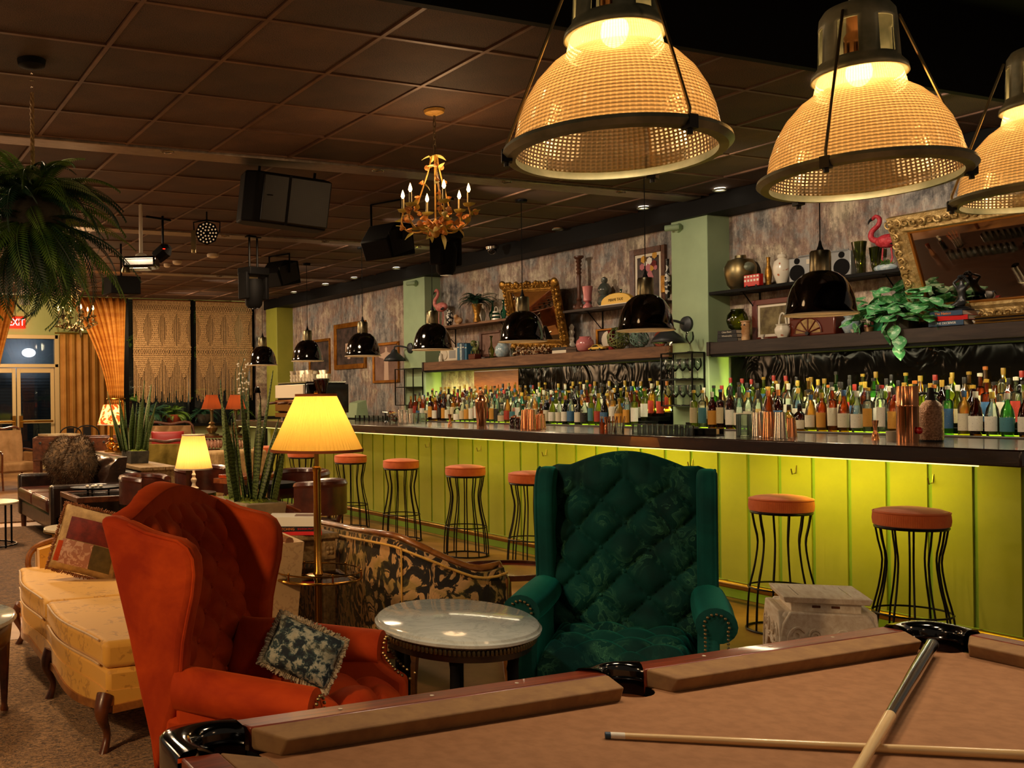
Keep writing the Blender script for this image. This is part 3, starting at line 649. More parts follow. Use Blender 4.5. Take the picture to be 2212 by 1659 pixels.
nm = ('nearest the far coffee machine', 'second from the coffee machine end', 'hanging before the framed cowboy picture', 'hanging in front of the pink flamingo', 'hanging in front of the ornate gold mirror', 'hanging just left of the sage column', 'nearest, before the wooden radio')
for n, (px, Y) in enumerate(((567, 13.57), (664, 12.06), (783, 10.55), (931, 9.04), (1130, 7.54), (1401, 6.03), (1793, 4.53))):
    q = pY(px, 750, Y); loc = (5.79, Y, 1.915)
    o = P if n == 0 else dup(P, loc); o.location = loc; o['label'] = 'glossy black dome pendant lamp with steel socket, ' + nm[n]
    L = HC - 1.915 - 0.46
    MB().tube([(0, 0, 0.46), (0, 0, 0.46 + L)], 0.0035, 6).build('cord', 'black_matte', o)
    MB().lathe([(0.055, 1.288), (0.05, 1.268), (0.012, 1.262)], 16).build('canopy', 'black_matte', o)
    l = lamp('pendant_light', 'SPOT', (5.79, Y, 1.99), 26, (1.0, 0.74, 0.46), 0.04, spot=2.3, blend=0.5)
# ================================================================ prismatic lamps over the pool table
def prism_lamp():
    t = thing('prismatic_lamp', 'x', 'pendant lamp', (0, 0, 0), 0, 'prismatic glass lamps over the pool table')
    prof = [(0.201, 0.0), (0.199, 0.03), (0.192, 0.065), (0.178, 0.105), (0.157, 0.142), (0.128, 0.175), (0.104, 0.193), (0.097, 0.197), (0.094, 0.212), (0.088, 0.236)]
    P2 = []
    for a, c in zip(prof, prof[1:]):
        for k in range(3): P2.append((lerp(a[0], c[0], k/3), lerp(a[1], c[1], k/3)))
    P2.append(prof[-1])
    MB().lathe(P2, 96, uvs=True, cap=False).build('glass_dome', 'prismatic_glass', t)
    MB().lathe([(0.196, -0.014), (0.214, -0.012), (0.224, -0.002), (0.222, 0.006), (0.206, 0.008), (0.200, 0.002), (0.196, -0.014)], 64, cap=False).build('rim_band', 'aged_bronze', t)
    cap = MB(); zs = [0.232, 0.245, 0.262, 0.268, 0.352, 0.358, 0.378, 0.392, 0.398]; rs = [0.099, 0.097, 0.084, 0.083, 0.079, 0.079, 0.077, 0.068, 0.05]
    n = 48; base = 0
    for j, (r, z) in enumerate(zip(rs, zs)):
        for i in range(n): cap.pt((r * cos(2*pi*i/n), r * sin(2*pi*i/n), z))
    for j in range(len(rs) - 1):
        for i in range(n):
            if j == 3 and (i % 8) in (2, 3, 4, 5): continue
            i2 = (i + 1) % n; cap.f.append((j*n+i, j*n+i2, (j+1)*n+i2, (j+1)*n+i))
    cap.f.append(tuple((len(rs)-1)*n + i for i in range(n)))
    cap.build('vented_cap', 'aged_bronze', t, solid=0.004, bevel=0)
    MB().lathe([(0.022, 0.26), (0.030, 0.27), (0.030, 0.33), (0.024, 0.34), (0.022, 0.40)], 20).build('socket', 'copper', t)
    MB().lathe([(0.012, 0.396), (0.016, 0.40), (0.016, 0.43), (0.010, 0.435), (0.010, 1.6)], 14).build('stem', 'aged_bronze', t)
    MB().ball((0, 0, 0.245), 0.028, 14, 10, (1, 1, 1.2)).build('bulb', 'bulb_soft', t)
    for k in range(3):
        a = 2*pi*k/3 + 0.45
        r = MB(); c, s_ = cos(a), sin(a)
        r.tube([(0.212*c, 0.212*s_, 0.0), (0.214*c, 0.214*s_, 0.02), (0.085*c, 0.085*s_, 0.37)], 0.0035, 6)
        rd = r.build('stay_rod', 'old_brass', t)
        MB().cbox((0.214*c, 0.214*s_, -0.006), (0.022, 0.02, 0.026), a).cyl((0.214*c, 0.214*s_, -0.028), 0.006, 0.014, 8).build('clamp', 'iron_dark', rd)
    return t
P = prism_lamp()
for n, (px, py, hw, tx, ty, lab) in enumerate(((1327, 322, 248, -0.02, 0.035, 'leftmost, cut by the top edge'), (1864, 380, 240, -0.01, 0.045, 'middle one, whole cap in view'), (2262, 420, 225, 0.0, 0.02, 'cut by the right edge'))):
    st = sqrt(1 + ((px - CXP)/FPX)**2); d = FPX * 0.222 * st / (hw * 1.0); p = pd(px, py, d)
    o = P if n == 0 else dup(P); o.location = p; o.rotation_euler = (tx, ty, 0.9 * n)
    o['label'] = 'glowing ribbed glass lamp with vented metal cap, ' + lab
    l = lamp('prism_light', 'POINT', p + Vector((0, 0, 0.20)), 2.9, (1.0, 0.58, 0.22), 0.05); l = lamp('prism_beam', 'SPOT', p + Vector((0, 0, 0.05)), 19, (1.0, 0.78, 0.54), 0.12, spot=2.1, blend=0.8)
# ================================================================ gold flower chandeliers
def leafshape(L, w, curl=0.3, n=5):
    m = MB()
    for j in range(n + 1):
        t = j / n; ww = w * sin(pi * (0.08 + 0.92 * t) ** 0.8) if j < n else 0.001
        z = -curl * L * t * t
        for k in (-1, 0, 1): m.pt((L * t, ww * k, z + (0.15 * w if k == 0 else 0)))
    for j in range(n):
        for k in range(2): b = j * 3 + k; m.f.append((b, b + 1, b + 4, b + 3))
    return m
def chandelier(loc, s, lab, lit, mm, canopy_z, rz=0.0):
    t = thing('flower_chandelier', lab, 'chandelier', loc, rz)
    MB().lathe([(0.0001, -0.035), (0.03, -0.03), (0.06, -0.018), (0.066, 0.0)], 20, (0, 0, canopy_z - loc[2])).build('canopy', mm[0], t)
    n = 0; z = 0.50 * s; ch = MB(); top = canopy_z - loc[2] - 0.035; st = 0.034
    while z < top:
        pts = [((0.009 if n % 2 else 0) * cos(a), (0 if n % 2 else 0.009) * cos(a), z + st * 0.5 + 0.023 * sin(a)) for a in [2*pi*k/10 for k in range(10)]]
        ch.tube(pts, 0.0028, 5, True); z += st; n += 1
    ch.build('chain', 'dark_chain', t)
    core = MB(); core.tube([(0, 0, 0.50*s), (0, 0, 0.0)], 0.005, 6); core.build('stem', mm[0], t)
    lf = leafshape(0.075*s, 0.022*s, 0.5).mesh('leaf', mm[2]); 
    rose = MB()
    for k in range(6):
        a = k * 2.4; rose.sheet(lambda u, v: ((0.006 + 0.013 * v) * s * cos(a + (u - .5) * 2.2), (0.006 + 0.013 * v) * s * sin(a + (u - .5) * 2.2), 0.02 * s * v ** .5 - .004 * k * s * .3), 3, 2)
    rose.ball((0, 0, 0.008*s), 0.010*s, 8, 6); rm = rose.mesh('rose', mm[1])
    def put(me, nm_, p, rot, sc=1.0, par=None):
        o = bpy.data.objects.new(nm_, me); COL.objects.link(o); o.parent = par or t; o.location = p; o.rotation_euler = rot; o.scale = (sc, sc, sc); return o
    for k in range(6):
        a = 2*pi*k/6 + 0.2; c, s_ = cos(a), sin(a)
        path = cat_rom([(0.012*c, 0.012*s_, 0.05*s), (0.09*s*c, 0.09*s*s_, -0.01*s), (0.19*s*c, 0.19*s*s_, 0.0), (0.235*s*c, 0.235*s*s_, 0.06*s), (0.225*s*c, 0.225*s*s_, 0.13*s)], 5)
        arm = MB().tube(path, 0.006*s, 6).build('arm', mm[0], t)
        up = cat_rom([(0.02*c, 0.02*s_, 0.49*s), (0.05*s*c, 0.05*s*s_, 0.38*s), (0.10*s*c, 0.10*s*s_, 0.24*s), (0.13*s*c, 0.13*s*s_, 0.14*s), (0.10*s*c, 0.10*s*s_, 0.10*s)], 4)
        if k % 2 == 0: MB().tube(up, 0.005*s, 6).build('side_stem', mm[0], t)
        e = Vector(path[-1])
        MB().lathe([(0.009*s, 0), (0.030*s, 0.010*s), (0.036*s, 0.022*s)], 10, e, mod=lambda i, j, a_: 1 + (0.25 if i % 2 else 0)).build('candle_cup', mm[2], arm)
        MB().cyl(e + Vector((0, 0, 0.008)), 0.0105*s, 0.085*s, 10).build('candle', 'old_brass', arm)
        MB().lathe([(0.004*s, 0), (0.013*s, 0.018*s), (0.010*s, 0.035*s), (0.0005, 0.062*s)], 10, e + Vector((0, 0, 0.093*s))).build('flame_bulb', lit, arm)
        for j in (4, 8, 12, 16):
            p = Vector(path[min(j, len(path)-1)]); put(lf, 'leaf', p, (random.uniform(-.8, .8), random.uniform(-1.2, .4), a + random.uniform(-1.2, 1.2)), 0.9, arm)
            put(rm, 'rose', p + Vector((random.uniform(-.02, .02), random.uniform(-.02, .02), random.uniform(-.01, .03))), (random.uniform(-1, 1), random.uniform(-1, 1), random.random()*6), random.uniform(1.1, 1.6), arm)
        if k % 2 == 0:
            for j in (3, 6, 9, 12, 15):
                p = Vector(up[min(j, len(up)-1)]); put(lf, 'leaf', p, (random.uniform(-.8, .8), random.uniform(-.9, .9), random.random()*6), 0.8)
                put(rm, 'rose', p + Vector((0.012*c, 0.012*s_, 0.0)), (random.uniform(-1, 1), random.uniform(-1, 1), 0), 1.0)
    for k in range(5): put(lf, 'leaf', (0, 0, 0.49*s), (0, -0.2, 2*pi*k/5), 1.1)
    for k in range(10): a = 2*pi*k/10; put(rm if k % 2 else lf, 'rose' if k % 2 else 'leaf', (0.05*s*cos(a), 0.05*s*sin(a), -0.035*s + 0.02 * (k % 3) * s), (0.9*sin(a), 0.9*cos(a), a), 1.2)
    MB().lathe([(0.001, -0.06*s), (0.02*s, -0.05*s), (0.032*s, -0.02*s), (0.012*s, 0.01*s), (0.02*s, 0.04*s), (0.005*s, 0.07*s)], 12).build('centre_boss', mm[0], t)
    return t
p = pz(938, 238, HC); z0 = EYE.z + (858 - 495) * depth(p) / FPX
chandelier((p.x, p.y, z0), 0.93, 'gilded metal chandelier with roses, leaves and candle bulbs above the room', 'bulb', ('antique_gold', 'peach_rose', 'leaf_gold'), HC)
lamp('chandelier_light', 'POINT', (p.x, p.y, z0 + 0.33), 9, (1, .62, .3), 0.2)
p = pd(164, 708, 13.0)
chandelier((p.x, p.y, p.z), 1.0, 'dark metal candle chandelier hanging before the curtains, half behind the fern', 'bulb', ('old_brass', 'old_brass', 'old_brass'), HC, 0.4)
lamp('chandelier_light', 'POINT', (p.x, p.y, p.z + 0.35), 14, (1, .62, .3), 0.2)

# ================================================================ things hung on the ceiling
def cpt(px, py, d): return pd(px, py, d)
# big loudspeaker
p = cpt(600, 434, 7.7)
t = thing('loudspeaker', 'large black wedge loudspeaker hung under the metal ceiling strip', 'speaker', (p.x, p.y, p.z - 0.20), RAD(-14)); t.rotation_euler = (RAD(6), RAD(6), RAD(-14)); t.scale = (.95, .95, .93)
o = MB().ext([(-0.33, -0.20), (-0.24, -0.26), (0.30, -0.20), (0.36, -0.14), (0.36, 0.14), (0.30, 0.2), (-0.26, 0.2), (-0.33, 0.1)], 0.0, 0.40, 'z').build('cabinet', 'soft_black', t, bevel=0.015)
g = MB().box(-0.22, -0.285, 0.015, 0.33, -0.262, 0.385)
gm = NT('speaker_grille'); vv = gm.coord((1, 1, 1)); wv = gm.add('TexWave'); wv.bands_direction = 'X'; wv.inputs['Scale'].default_value = 22; gm.ln(vv, wv.inputs[0]); wz = gm.add('TexWave'); wz.bands_direction = 'Z'; wz.inputs['Scale'].default_value = 22; gm.ln(vv, wz.inputs[0])
gm.set(Base_Color=gm.ramp(gm.math('MULTIPLY', wv.outputs[0], wz.outputs[0]), [(0.2, '#010101'), (0.6, '#120d0a')]), Roughness=0.5)
o = g.build('grille', 'speaker_grille', t, bevel=0.01); o.rotation_euler.z = RAD(6); o.location = (0.0, 0.04, 0)
MB().box(-0.02, -0.29, 0.0, 0.0, -0.27, 0.39).build('grille_seam', 'soft_black', o)
MB().ring((-0.16, -0.292, 0.22), 0.02, 0.004, 14, 6).build('badge', 'iron_dark', o).rotation_euler.x = 0
MB().tube([(-0.30, -0.16, 0.40), (-0.30, -0.17, 0.24)], 0.002, 5).ring((-0.30, -0.175, 0.21), 0.014, 0.004, 10, 5, 1, .4).build('safety_hook', 'brass', t)
MB().tube([(-0.2, 0, 0.4), (-0.2, 0, 0.47)], 0.012, 6).tube([(0.25, 0, 0.4), (0.25, 0, 0.47)], 0.012, 6).build('hanger', 'black_metal', t)
def small_speaker(px, py, d, rz, lab, s=1.0, ry=0.0):
    p = cpt(px, py, d); t = thing('stage_monitor', lab, 'speaker', p, rz)
    o = MB().ext([(-0.17*s, -0.12*s), (0.15*s, -0.16*s), (0.19*s, 0.10*s), (-0.02*s, 0.16*s), (-0.19*s, 0.05*s)], -0.15*s, 0.15*s, 'y').build('cabinet', 'soft_black', t, bevel=0.01); o.rotation_euler = (0, RAD(-18), 0)
    MB().box(-0.15*s, -0.155*s, -0.11*s, 0.14*s, -0.150*s, 0.10*s).build('grille', 'speaker_grille', o)
    up = HC - p.z; MB().tube([(-0.02, 0.17*s, 0.0), (-0.02, 0.17*s, up - 0.01), (-0.02, -0.17*s, up - 0.01), (-0.02, -0.17*s, 0.0)], 0.012, 6).build('yoke', 'black_metal', t)
small_speaker(838, 522, 9.2, RAD(20), 'black wedge speaker on a yoke, left of the chandelier foot', 1.05)
small_speaker(606, 592, 12.5, RAD(20), 'smaller black wedge speaker above the far dome pendants', 1.05)
def moving_head(px, py, d, s, lab):
    p = cpt(px, py, d); t = thing('moving_head_light', lab, 'stage light', p, 0.3)
    up = HC - p.z
    MB().cbox((0, 0, 0.19*s), (0.30*s, 0.24*s, 0.09*s)).build('base_box', 'soft_black', t, bevel=0.01)
    MB().cbox((-0.15*s, 0, 0.02*s), (0.05*s, 0.16*s, 0.32*s)).cbox((0.15*s, 0, 0.02*s), (0.05*s, 0.16*s, 0.32*s)).build('yoke', 'soft_black', t, bevel=0.012)
    MB().lathe([(0.07*s, -0.24*s), (0.10*s, -0.20*s), (0.11*s, -0.1*s), (0.12*s, 0.02*s), (0.09*s, 0.10*s)], 20).build('lamp_head', 'soft_black', t)
    MB().cyl((0, 0, -0.245*s), 0.062*s, 0.01, 16).build('lens', 'night_glass', t)
    MB().tube([(0.06*s, 0, 0.23*s), (0.06*s, 0, up)], 0.012, 6).tube([(-0.06*s, 0, 0.23*s), (-0.06*s, 0, up)], 0.012, 6).cbox((0, 0, up - 0.02), (0.2*s, 0.06, 0.02)).build('clamp', 'black_metal', t)
moving_head(963, 545, 9.0, 0.84, 'black moving head light hanging right behind the gold chandelier')
moving_head(548, 622, 11.0, 0.92, 'black moving head light hanging before the macrame')
# LED par can
p = cpt(447, 503, 9.6); t = thing('par_light', 'round black stage light with rows of pale bulbs facing the room', 'stage light', p, RAD(-20))
d = MB().lathe([(0.06, 0.10), (0.10, 0.05), (0.112, 0.0), (0.112, -0.03)], 8).build('housing', 'soft_black', t); d.rotation_euler = (RAD(-78), 0, 0)
k = 0; led_m = MB().ball((0, 0, 0), 0.0085, 8, 5, (1, 1, 0.5)).mesh('led', mat('led_lens', '#d8b888', 0.3, emis='#f0c890', es=0.35))
for ring, cnt in ((0.025, 6), (0.048, 11), (0.072, 16), (0.094, 0)):
    for i in range(cnt):
        a = 2*pi*i/cnt; o = bpy.data.objects.new('led', led_m); COL.objects.link(o); o.parent = d; o.location = (ring*1.2*cos(a), ring*1.2*sin(a), -0.032)
MB().box(-0.15, -0.035, -0.16, -0.105, 0.035, 0.02).cyl((-0.127, 0, -0.19), 0.022, 0.03, 12).build('power_unit', 'old_brass', t)
MB().tube([(-0.12, 0, 0), (-0.125, 0, 0.1), (0, 0, 0.12), (0.125, 0, 0.1), (0.12, 0, 0)], 0.008, 6).tube([(0, 0, 0.12), (0, 0, HC - p.z)], 0.008, 6).build('bracket', 'black_metal', t)
# projector on its drop pole, with a small stage light behind it
p = cpt(305, 568, 9.2); t = thing('projector', 'pale projector with lit underside on a ceiling pole', 'projector', p, RAD(-28))
MB().cbox((0, 0, 0.0), (0.30, 0.24, 0.10)).build('case', 'black_gloss', t, bevel=0.02)
MB().cbox((0, -0.122, 0.02), (0.26, 0.004, 0.006)).build('trim_line', 'cup_white', t)
MB().cbox((-0.03, 0, -0.057), (0.22, 0.18, 0.012)).build('base_plate', 'steel', t, bevel=0.003)
MB().lathe([(0.06, 0.05), (0.05, 0.075), (0.022, 0.09)], 16).build('mount', 'cup_white', t)
MB().tube([(0, 0, 0.08), (0, 0, HC - p.z)], 0.017, 10).build('pole', 'cup_white', t)
MB().lathe([(0.03, 0), (0.04, -0.03), (0.04, -0.05)], 14, (-0.12, -0.10, -0.05)).build('lens', 'old_brass', t)
p = cpt(352, 545, 9.8); t = thing('stage_light', 'small black stage light with red indicator beside the projector', 'stage light', p, 0.4)
MB().lathe([(0.03, -0.11), (0.07, -0.08), (0.075, 0.04), (0.03, 0.09)], 8).build('housing', 'soft_black', t).rotation_euler = (RAD(50), RAD(30), 0)
MB().cbox((-0.05, -0.075, 0.02), (0.022, 0.01, 0.006)).build('indicator', emit('red_led', '#ff2010', 4), t)
MB().tube([(0, 0, 0.02), (0, 0, HC - p.z)], 0.012, 6).tube([(-0.2, 0, HC - p.z - 0.03), (0.1, 0, HC - p.z - 0.03)], 0.012, 6).build('bracket', 'black_metal', t)
p = cpt(262, 618, 11.5); t = thing('ceiling_speaker_box', 'square dark speaker box under the ceiling behind the fern', 'speaker', p, 0.1)
MB().cbox((0, 0, 0), (0.36, 0.3, 0.2)).build('cabinet', 'soft_black', t, bevel=0.01)
MB().cyl((0.0, -0.05, -0.104), 0.07, 0.005, 20).build('driver', 'iron_dark', t)
MB().tube([(0, 0, 0.1), (0, 0, HC - p.z)], 0.012, 6).build('hanger', 'black_metal', t)
for (px, py, r, lab, m) in ((460, 552, 0.075, 'white round smoke detector beneath the par light', 'cup_white'), (383, 567, 0.06, 'cream smoke detector, larger of the pair by the projector', 'paper'), (361, 573, 0.045, 'cream smoke detector, smaller of the pair by the projector', 'paper')):
    p = pz(px, py, HC - 0.02); t = thing('smoke_detector', lab, 'smoke detector', (p.x, p.y, HC - 0.03))
    MB().lathe([(r * .5, -0.018), (r * .9, -0.008), (r, 0.01), (r, 0.03)], 20).build('body', m, t); MB().ring((0, 0, -0.012), r * 0.6, 0.002, 18, 4).build('vent_ring', 'old_brass', t)
p = pz(1063, 530, HC - 0.02); t = thing('dome_camera', 'clear dome security camera on the black soffit edge', 'camera', (7.1, pX(1063, 540, 7.1).y, HC - 0.02))
MB().lathe([(0.06, 0), (0.075, -0.02), (0.07, -0.05)], 20).build('housing', 'steel', t); MB().ball((0, 0, -0.055), 0.055, 16, 10).build('dome', 'night_glass', t)
for (px, py, X, lab) in ((1463, 492, 7.33, 'dark bullet security camera high on the sage column'), (896, 612, 7.35, 'pale bullet security camera high on the far column')):
    q = pX(px, py, X - 0.02); t = thing('security_camera', lab, 'camera', (X, q.y, q.z))
    MB().lathe([(0.045, 0), (0.04, 0.03), (0.02, 0.035)], 16).build('mount', 'sage_paint', t).rotation_euler = (0, RAD(-90), 0)
    o = MB().lathe([(0.028, -0.08), (0.03, 0.03), (0.022, 0.05)], 16).build('barrel', 'sage_paint', t); o.location = (-0.06, 0, 0); o.rotation_euler = (RAD(90), 0, RAD(30))
    MB().cyl((0, 0, -0.084), 0.024, 0.006, 14).build('lens', 'night_glass', o)
# ================================================================ wingback chairs
def wing_chair(t, hw, wing, arm_x, arm_z, base_x, seat_z, back, M1, M2, Msm, tuft_n, peak, armslope=0.0, amp_b=0.034):
    """local frame: +x is where the sitter looks, y sideways. wing: outline (x,z) from arm joint round to the rear foot"""
    for s in (-1, 1):
        y0, y1 = (hw - 0.005, hw + 0.075) if s > 0 else (-hw - 0.075, -hw + 0.005)
        out = wing
        o = MB().ext([(p[0], p[1]) for p in out], y0, y1, 'y').build('wing', Msm, t, bevel=0.026, seg=4)
        # welt along the wing's edge
        path = [(p[0], (y1 if s > 0 else y0) - s * 0.010, p[1]) for p in wing[1:-6]]
        MB().tube([(x - .006, y, z - .004) for x, y, z in path], 0.006, 6).build('piping', Msm, o)
        # rolled arm
        ax0 = wing[0][0] - 0.02; a = MB(); R = 0.066; yc = s * (hw + 0.035)
        prof = []
        for k in range(21):
            an = -0.35 * pi + 1.7 * pi * k / 20; prof.append((R * 1.0 * cos(an), R * 1.05 * sin(an)))
        def arm_pt(u, v):
            x = lerp(ax0, arm_x, u); zt = lerp(arm_z, arm_z - armslope, u); an = 2*pi*v
            spread = 1 + 0.12 * sin(pi * u) + 0.22 * max(0, u - .8) * 2
            return (x, yc + s * 0.03 * u + R * spread * cos(an), zt - R + R * 1.0 * sin(an) + 0.0)
        a.sheet(arm_pt, 12, 20)
        n0 = len(a.v); c1 = a.pt((arm_x + 0.012, yc + s * .03, arm_z - armslope - R)); 
        for k in range(20): a.f.append((12 + k*13, 12 + (k+1)*13, c1))
        arm = a.build('arm', Msm, t)
        # panel under the roll, closed down to the base; curves forward at the front
        ol = [(ax0, seat_z - 0.28), (ax0, arm_z - R), (arm_x - 0.01, arm_z - armslope - R)]
        for k in range(1, 6): u = k / 5; ol.append((lerp(arm_x - 0.01, base_x, u ** 1.8), lerp(arm_z - armslope - R, seat_z - 0.02, u)))
        ol.append((base_x, seat_z - 0.28))
        ya, yb = (hw + 0.0, hw + 0.075) if s > 0 else (-hw - 0.075, -hw)
        MB().ext(ol, ya, yb, 'y').build('arm_panel', Msm, arm, bevel=0.018, seg=3)
        # nail heads round the arm front
        nb = MB(); cy = yc + s * 0.03; cz = arm_z - armslope - R
        pts = [(cy - 0.038 , lerp(seat_z - 0.02, cz, k/9), k/9) for k in range(9)] + [(cy + 0.042 * cos(pi - pi * k / 8), cz + 0.045 * sin(pi * k / 8), 1) for k in range(9)] + [(cy + 0.038, lerp(cz, seat_z - 0.02, k/9), 1 - k/9) for k in range(1, 10)]
        for y, z, u in pts:
            x = lerp(base_x, arm_x, min(1, (max(0, 1 - (cz - z) / max(1e-3, cz - seat_z + .02))) ** .55)) + 0.014
            nb.ball((x, y, z), 0.0058, 6, 4)
        stuff(nb.build('nailheads', 'old_brass', arm))
    # frame below the seat
    r0 = wing[-1][0]
    MB().box(r0 + 0.01, -hw - 0.06, 0.12, base_x - 0.01, hw + 0.06, seat_z - 0.10).build('seat_frame', Msm, t, bevel=0.02)
    # tufted seat cushion
    nx, ny, amp = tuft_n[2], tuft_n[3], 0.05
    def seat_top(u, v):
        x, y = lerp(back[0][0] + 0.0, base_x + 0.01, u), lerp(-hw + 0.004, hw - 0.004, v)
        e = min(1, min(u * 6 + .3, (1 - u) * 7 + 0.02, v * 9 + .05, (1 - v) * 9 + .05))
        return (x + 0.0, y, seat_z - 0.05 + amp * tuft(u * nx / 2, v * ny / 2) * e ** .5 + 0.015 * sqrt(max(e, 0)) - 0.05 * (1 - e) ** 2)
    MB().slab(seat_top, lambda u, v: (lerp(back[0][0], base_x + 0.01, u), lerp(-hw + .004, hw - .004, v), seat_z - 0.13), 60, 60).build('seat_cushion', M1, t, ang=80)
    # tufted back: back = [(x, z) bottom .. top] for the front face
    nu, nv = tuft_n[0], tuft_n[1]
    zt = lambda v: peak(v * 2 - 1)
    def fr(u, v):      # u across, v up
        y = lerp(-hw - 0.002, hw + 0.002, u); top_z = zt(u); z = lerp(back[0][1], top_z, v)
        x = interp([(b_[1], b_[0]) for b_ in back], z)
        e = min(1, min((1 - v) * 8 + .0, v * 10))
        k = tuft(u * nu / 2, v * nv / 2) if v < 0.86 else tuft(u * nu / 2, 0.86 * nv / 2) * (1 - (v - .86) / .14 * .6) + abs(sin(pi * u * nu / 2)) ** .5 * .6 * (v - .86) / .14
        ed = max(0, 1 - min(u, 1 - u) * 9)
        return (x + amp_b * k * (0.45 + 0.55 * e) - 0.05 * (1 - e) ** 2 - 0.02 * ed, y, z)
    def bk(u, v):
        y = lerp(-hw - 0.03, hw + 0.03, u); top_z = zt(u) - 0.012; z = lerp(back[0][1] - 0.3, top_z, v)
        x = interp([(0.1, r0 + .005), (wing[-2][1], wing[-2][0]), (1.4, wing[-2][0] - 0.07)], z)
        return (x, y, z)
    MB().slab(fr, bk, 84, 84).build('tufted_back', M1, t, ang=85)
    bt = MB()
    for i in range(1, nu):
        for j in range(1, int(nv * .92)):
            if (i + j) % 2 == 0:
                q = fr(i / nu, j / nv); bt.ball((q[0] + 0.006, q[1], q[2]), 0.010, 8, 5)
    stuff(bt.build('buttons', M1, t))
    for x in (r0 + 0.06, base_x - 0.05):
        for y in (-hw, hw): MB().lathe([(0.016, 0), (0.022, 0.03), (0.028, 0.12)], 10, (x, y, 0)).build('leg', 'carved_wood', t)
# red chair
wing_r = [(-0.045, 0.56), (-0.042, 0.64), (-0.035, 0.72), (-0.020, 0.79), (-0.003, 0.86), (0.004, 0.92), (0.0, 0.965), (-0.018, 0.995), (-0.05, 1.015), (-0.10, 1.024), (-0.155, 1.036), (-0.21, 1.058), (-0.265, 1.075), (-0.315, 1.075), (-0.29, 0.99), (-0.22, 0.72), (-0.185, 0.56), (-0.13, 0.33), (-0.10, 0.12), (-0.06, 0.12), (-0.045, 0.4)]
def build_red():
    c = cw(-0.06, 3.25); t = thing('wingback_chair', 'rust orange velvet wingback chair with a deep tufted back, left of the marble table', 'chair', (c[0], c[1], 0), atan2(-0.365, 0.931) - YAW)
    wing = wing_r[:18]
    out = wing_r[:18]
    wing_chair(t, 0.30, out, 0.36, 0.645, 0.45, 0.50, [(-0.07, 0.40), (-0.10, 0.62), (-0.145, 0.84), (-0.20, 1.0), (-0.245, 1.08), (-0.27, 1.15)], 'rust_velvet', 'rust_velvet', 'rust_velvet', (7, 11, 5, 5), lambda s: 1.075 + 0.075 * cos(s * pi / 2) ** 1.2, 0.02)
    MB().box(-0.10, -0.375, 0.12, 0.44, -0.335, 0.50).build('side_panel', 'rust_velvet', t, bevel=0.015)
    return t
red = build_red()
# green chair
wing_g = [(-0.42, 0.50), (-0.41, 0.62), (-0.40, 0.74), (-0.385, 0.86), (-0.375, 0.96), (-0.385, 1.03), (-0.41, 1.08), (-0.45, 1.105), (-0.50, 1.112), (-0.56, 1.11), (-0.60, 1.09), (-0.62, 1.0), (-0.61, 0.72), (-0.58, 0.50), (-0.54, 0.12)]
def build_green():
    c = cw(1.335, 3.83); t = thing('wingback_chair', 'dark green floral damask wingback chair with brass nailheads, facing the pool table', 'chair', (c[0], c[1], 0), atan2(-0.89, -0.40) - YAW)
    wing_chair(t, 0.285, wing_g, 0.0, 0.655, 0.05, 0.47, [(-0.44, 0.38), (-0.46, 0.60), (-0.50, 0.84), (-0.53, 1.0), (-0.55, 1.12), (-0.555, 1.2)], 'green_damask', 'green_damask', 'green_velvet', (6, 8, 6, 5), lambda s: 1.118 + 0.062 * max(0, cos(s * pi / 2 * 1.25)), 0.015, 0.055)
    return t
green = build_green()
# ================================================================ cushions
def pillow(name, lab, w, h, th, m, loc, rot, fr=None, fw=0.012, group=None):
    t = thing(name, lab, 'cushion', loc); t.rotation_euler = rot
    def s(sg):
        def f(u, v):
            x, y = (u - .5) * w, (v - .5) * h; k = max(0, (1 - abs(2*u - 1) ** 2.6) * (1 - abs(2*v - 1) ** 2.6)) ** .5
            pin = 1 - 0.05 * (1 - abs(2*v-1)**2) * abs(2*u-1)
            return (x * pin, sg * th / 2 * k, y * (1 - 0.05 * (1 - abs(2*u-1)**2) * abs(2*v-1)))
        return f
    o = MB().slab(s(-1), s(1), 22, 22).build('cover', m, t, ang=90)
    if fr:
        b = MB(); n = 150
        for k in range(n * 2):
            q = (k % n) / n * 4; i = int(q); u = q - i
            x, z = ((u - .5) * w, -h/2) if i == 0 else (w/2, (u - .5) * h) if i == 1 else ((.5 - u) * w, h/2) if i == 2 else (-w/2, (.5 - u) * h)
            L = fw * random.uniform(1.0, 1.9); d = Vector((x / w, random.uniform(-.35, .35), z / h)).normalized()
            p = Vector((x * .97, 0, z * .97)); e = p + d * L; b.tube([p, p.lerp(e, .5) + Vector((0, random.uniform(-.004, .004), random.uniform(-.003, .003))), e], [0.0045, 0.005, 0.003], 4)
        stuff(b.build('fringe', fr, t))
    return t
q = pd(655, 1408, 3.12)
pillow('throw_cushion', 'fringed blue and cream tapestry cushion leaning in the rust wingback chair', 0.22, 0.165, 0.10, 'tapestry_toile', q, (RAD(-22), RAD(22), RAD(-35)), 'fringe', 0.010)
q = pd(560, 1415, 3.28)
pillow('throw_cushion', 'dark rust velvet cushion in the shadow behind the tapestry cushion', 0.26, 0.26, 0.10, 'rust_velvet', q, (RAD(-25), RAD(-8), RAD(-70)))
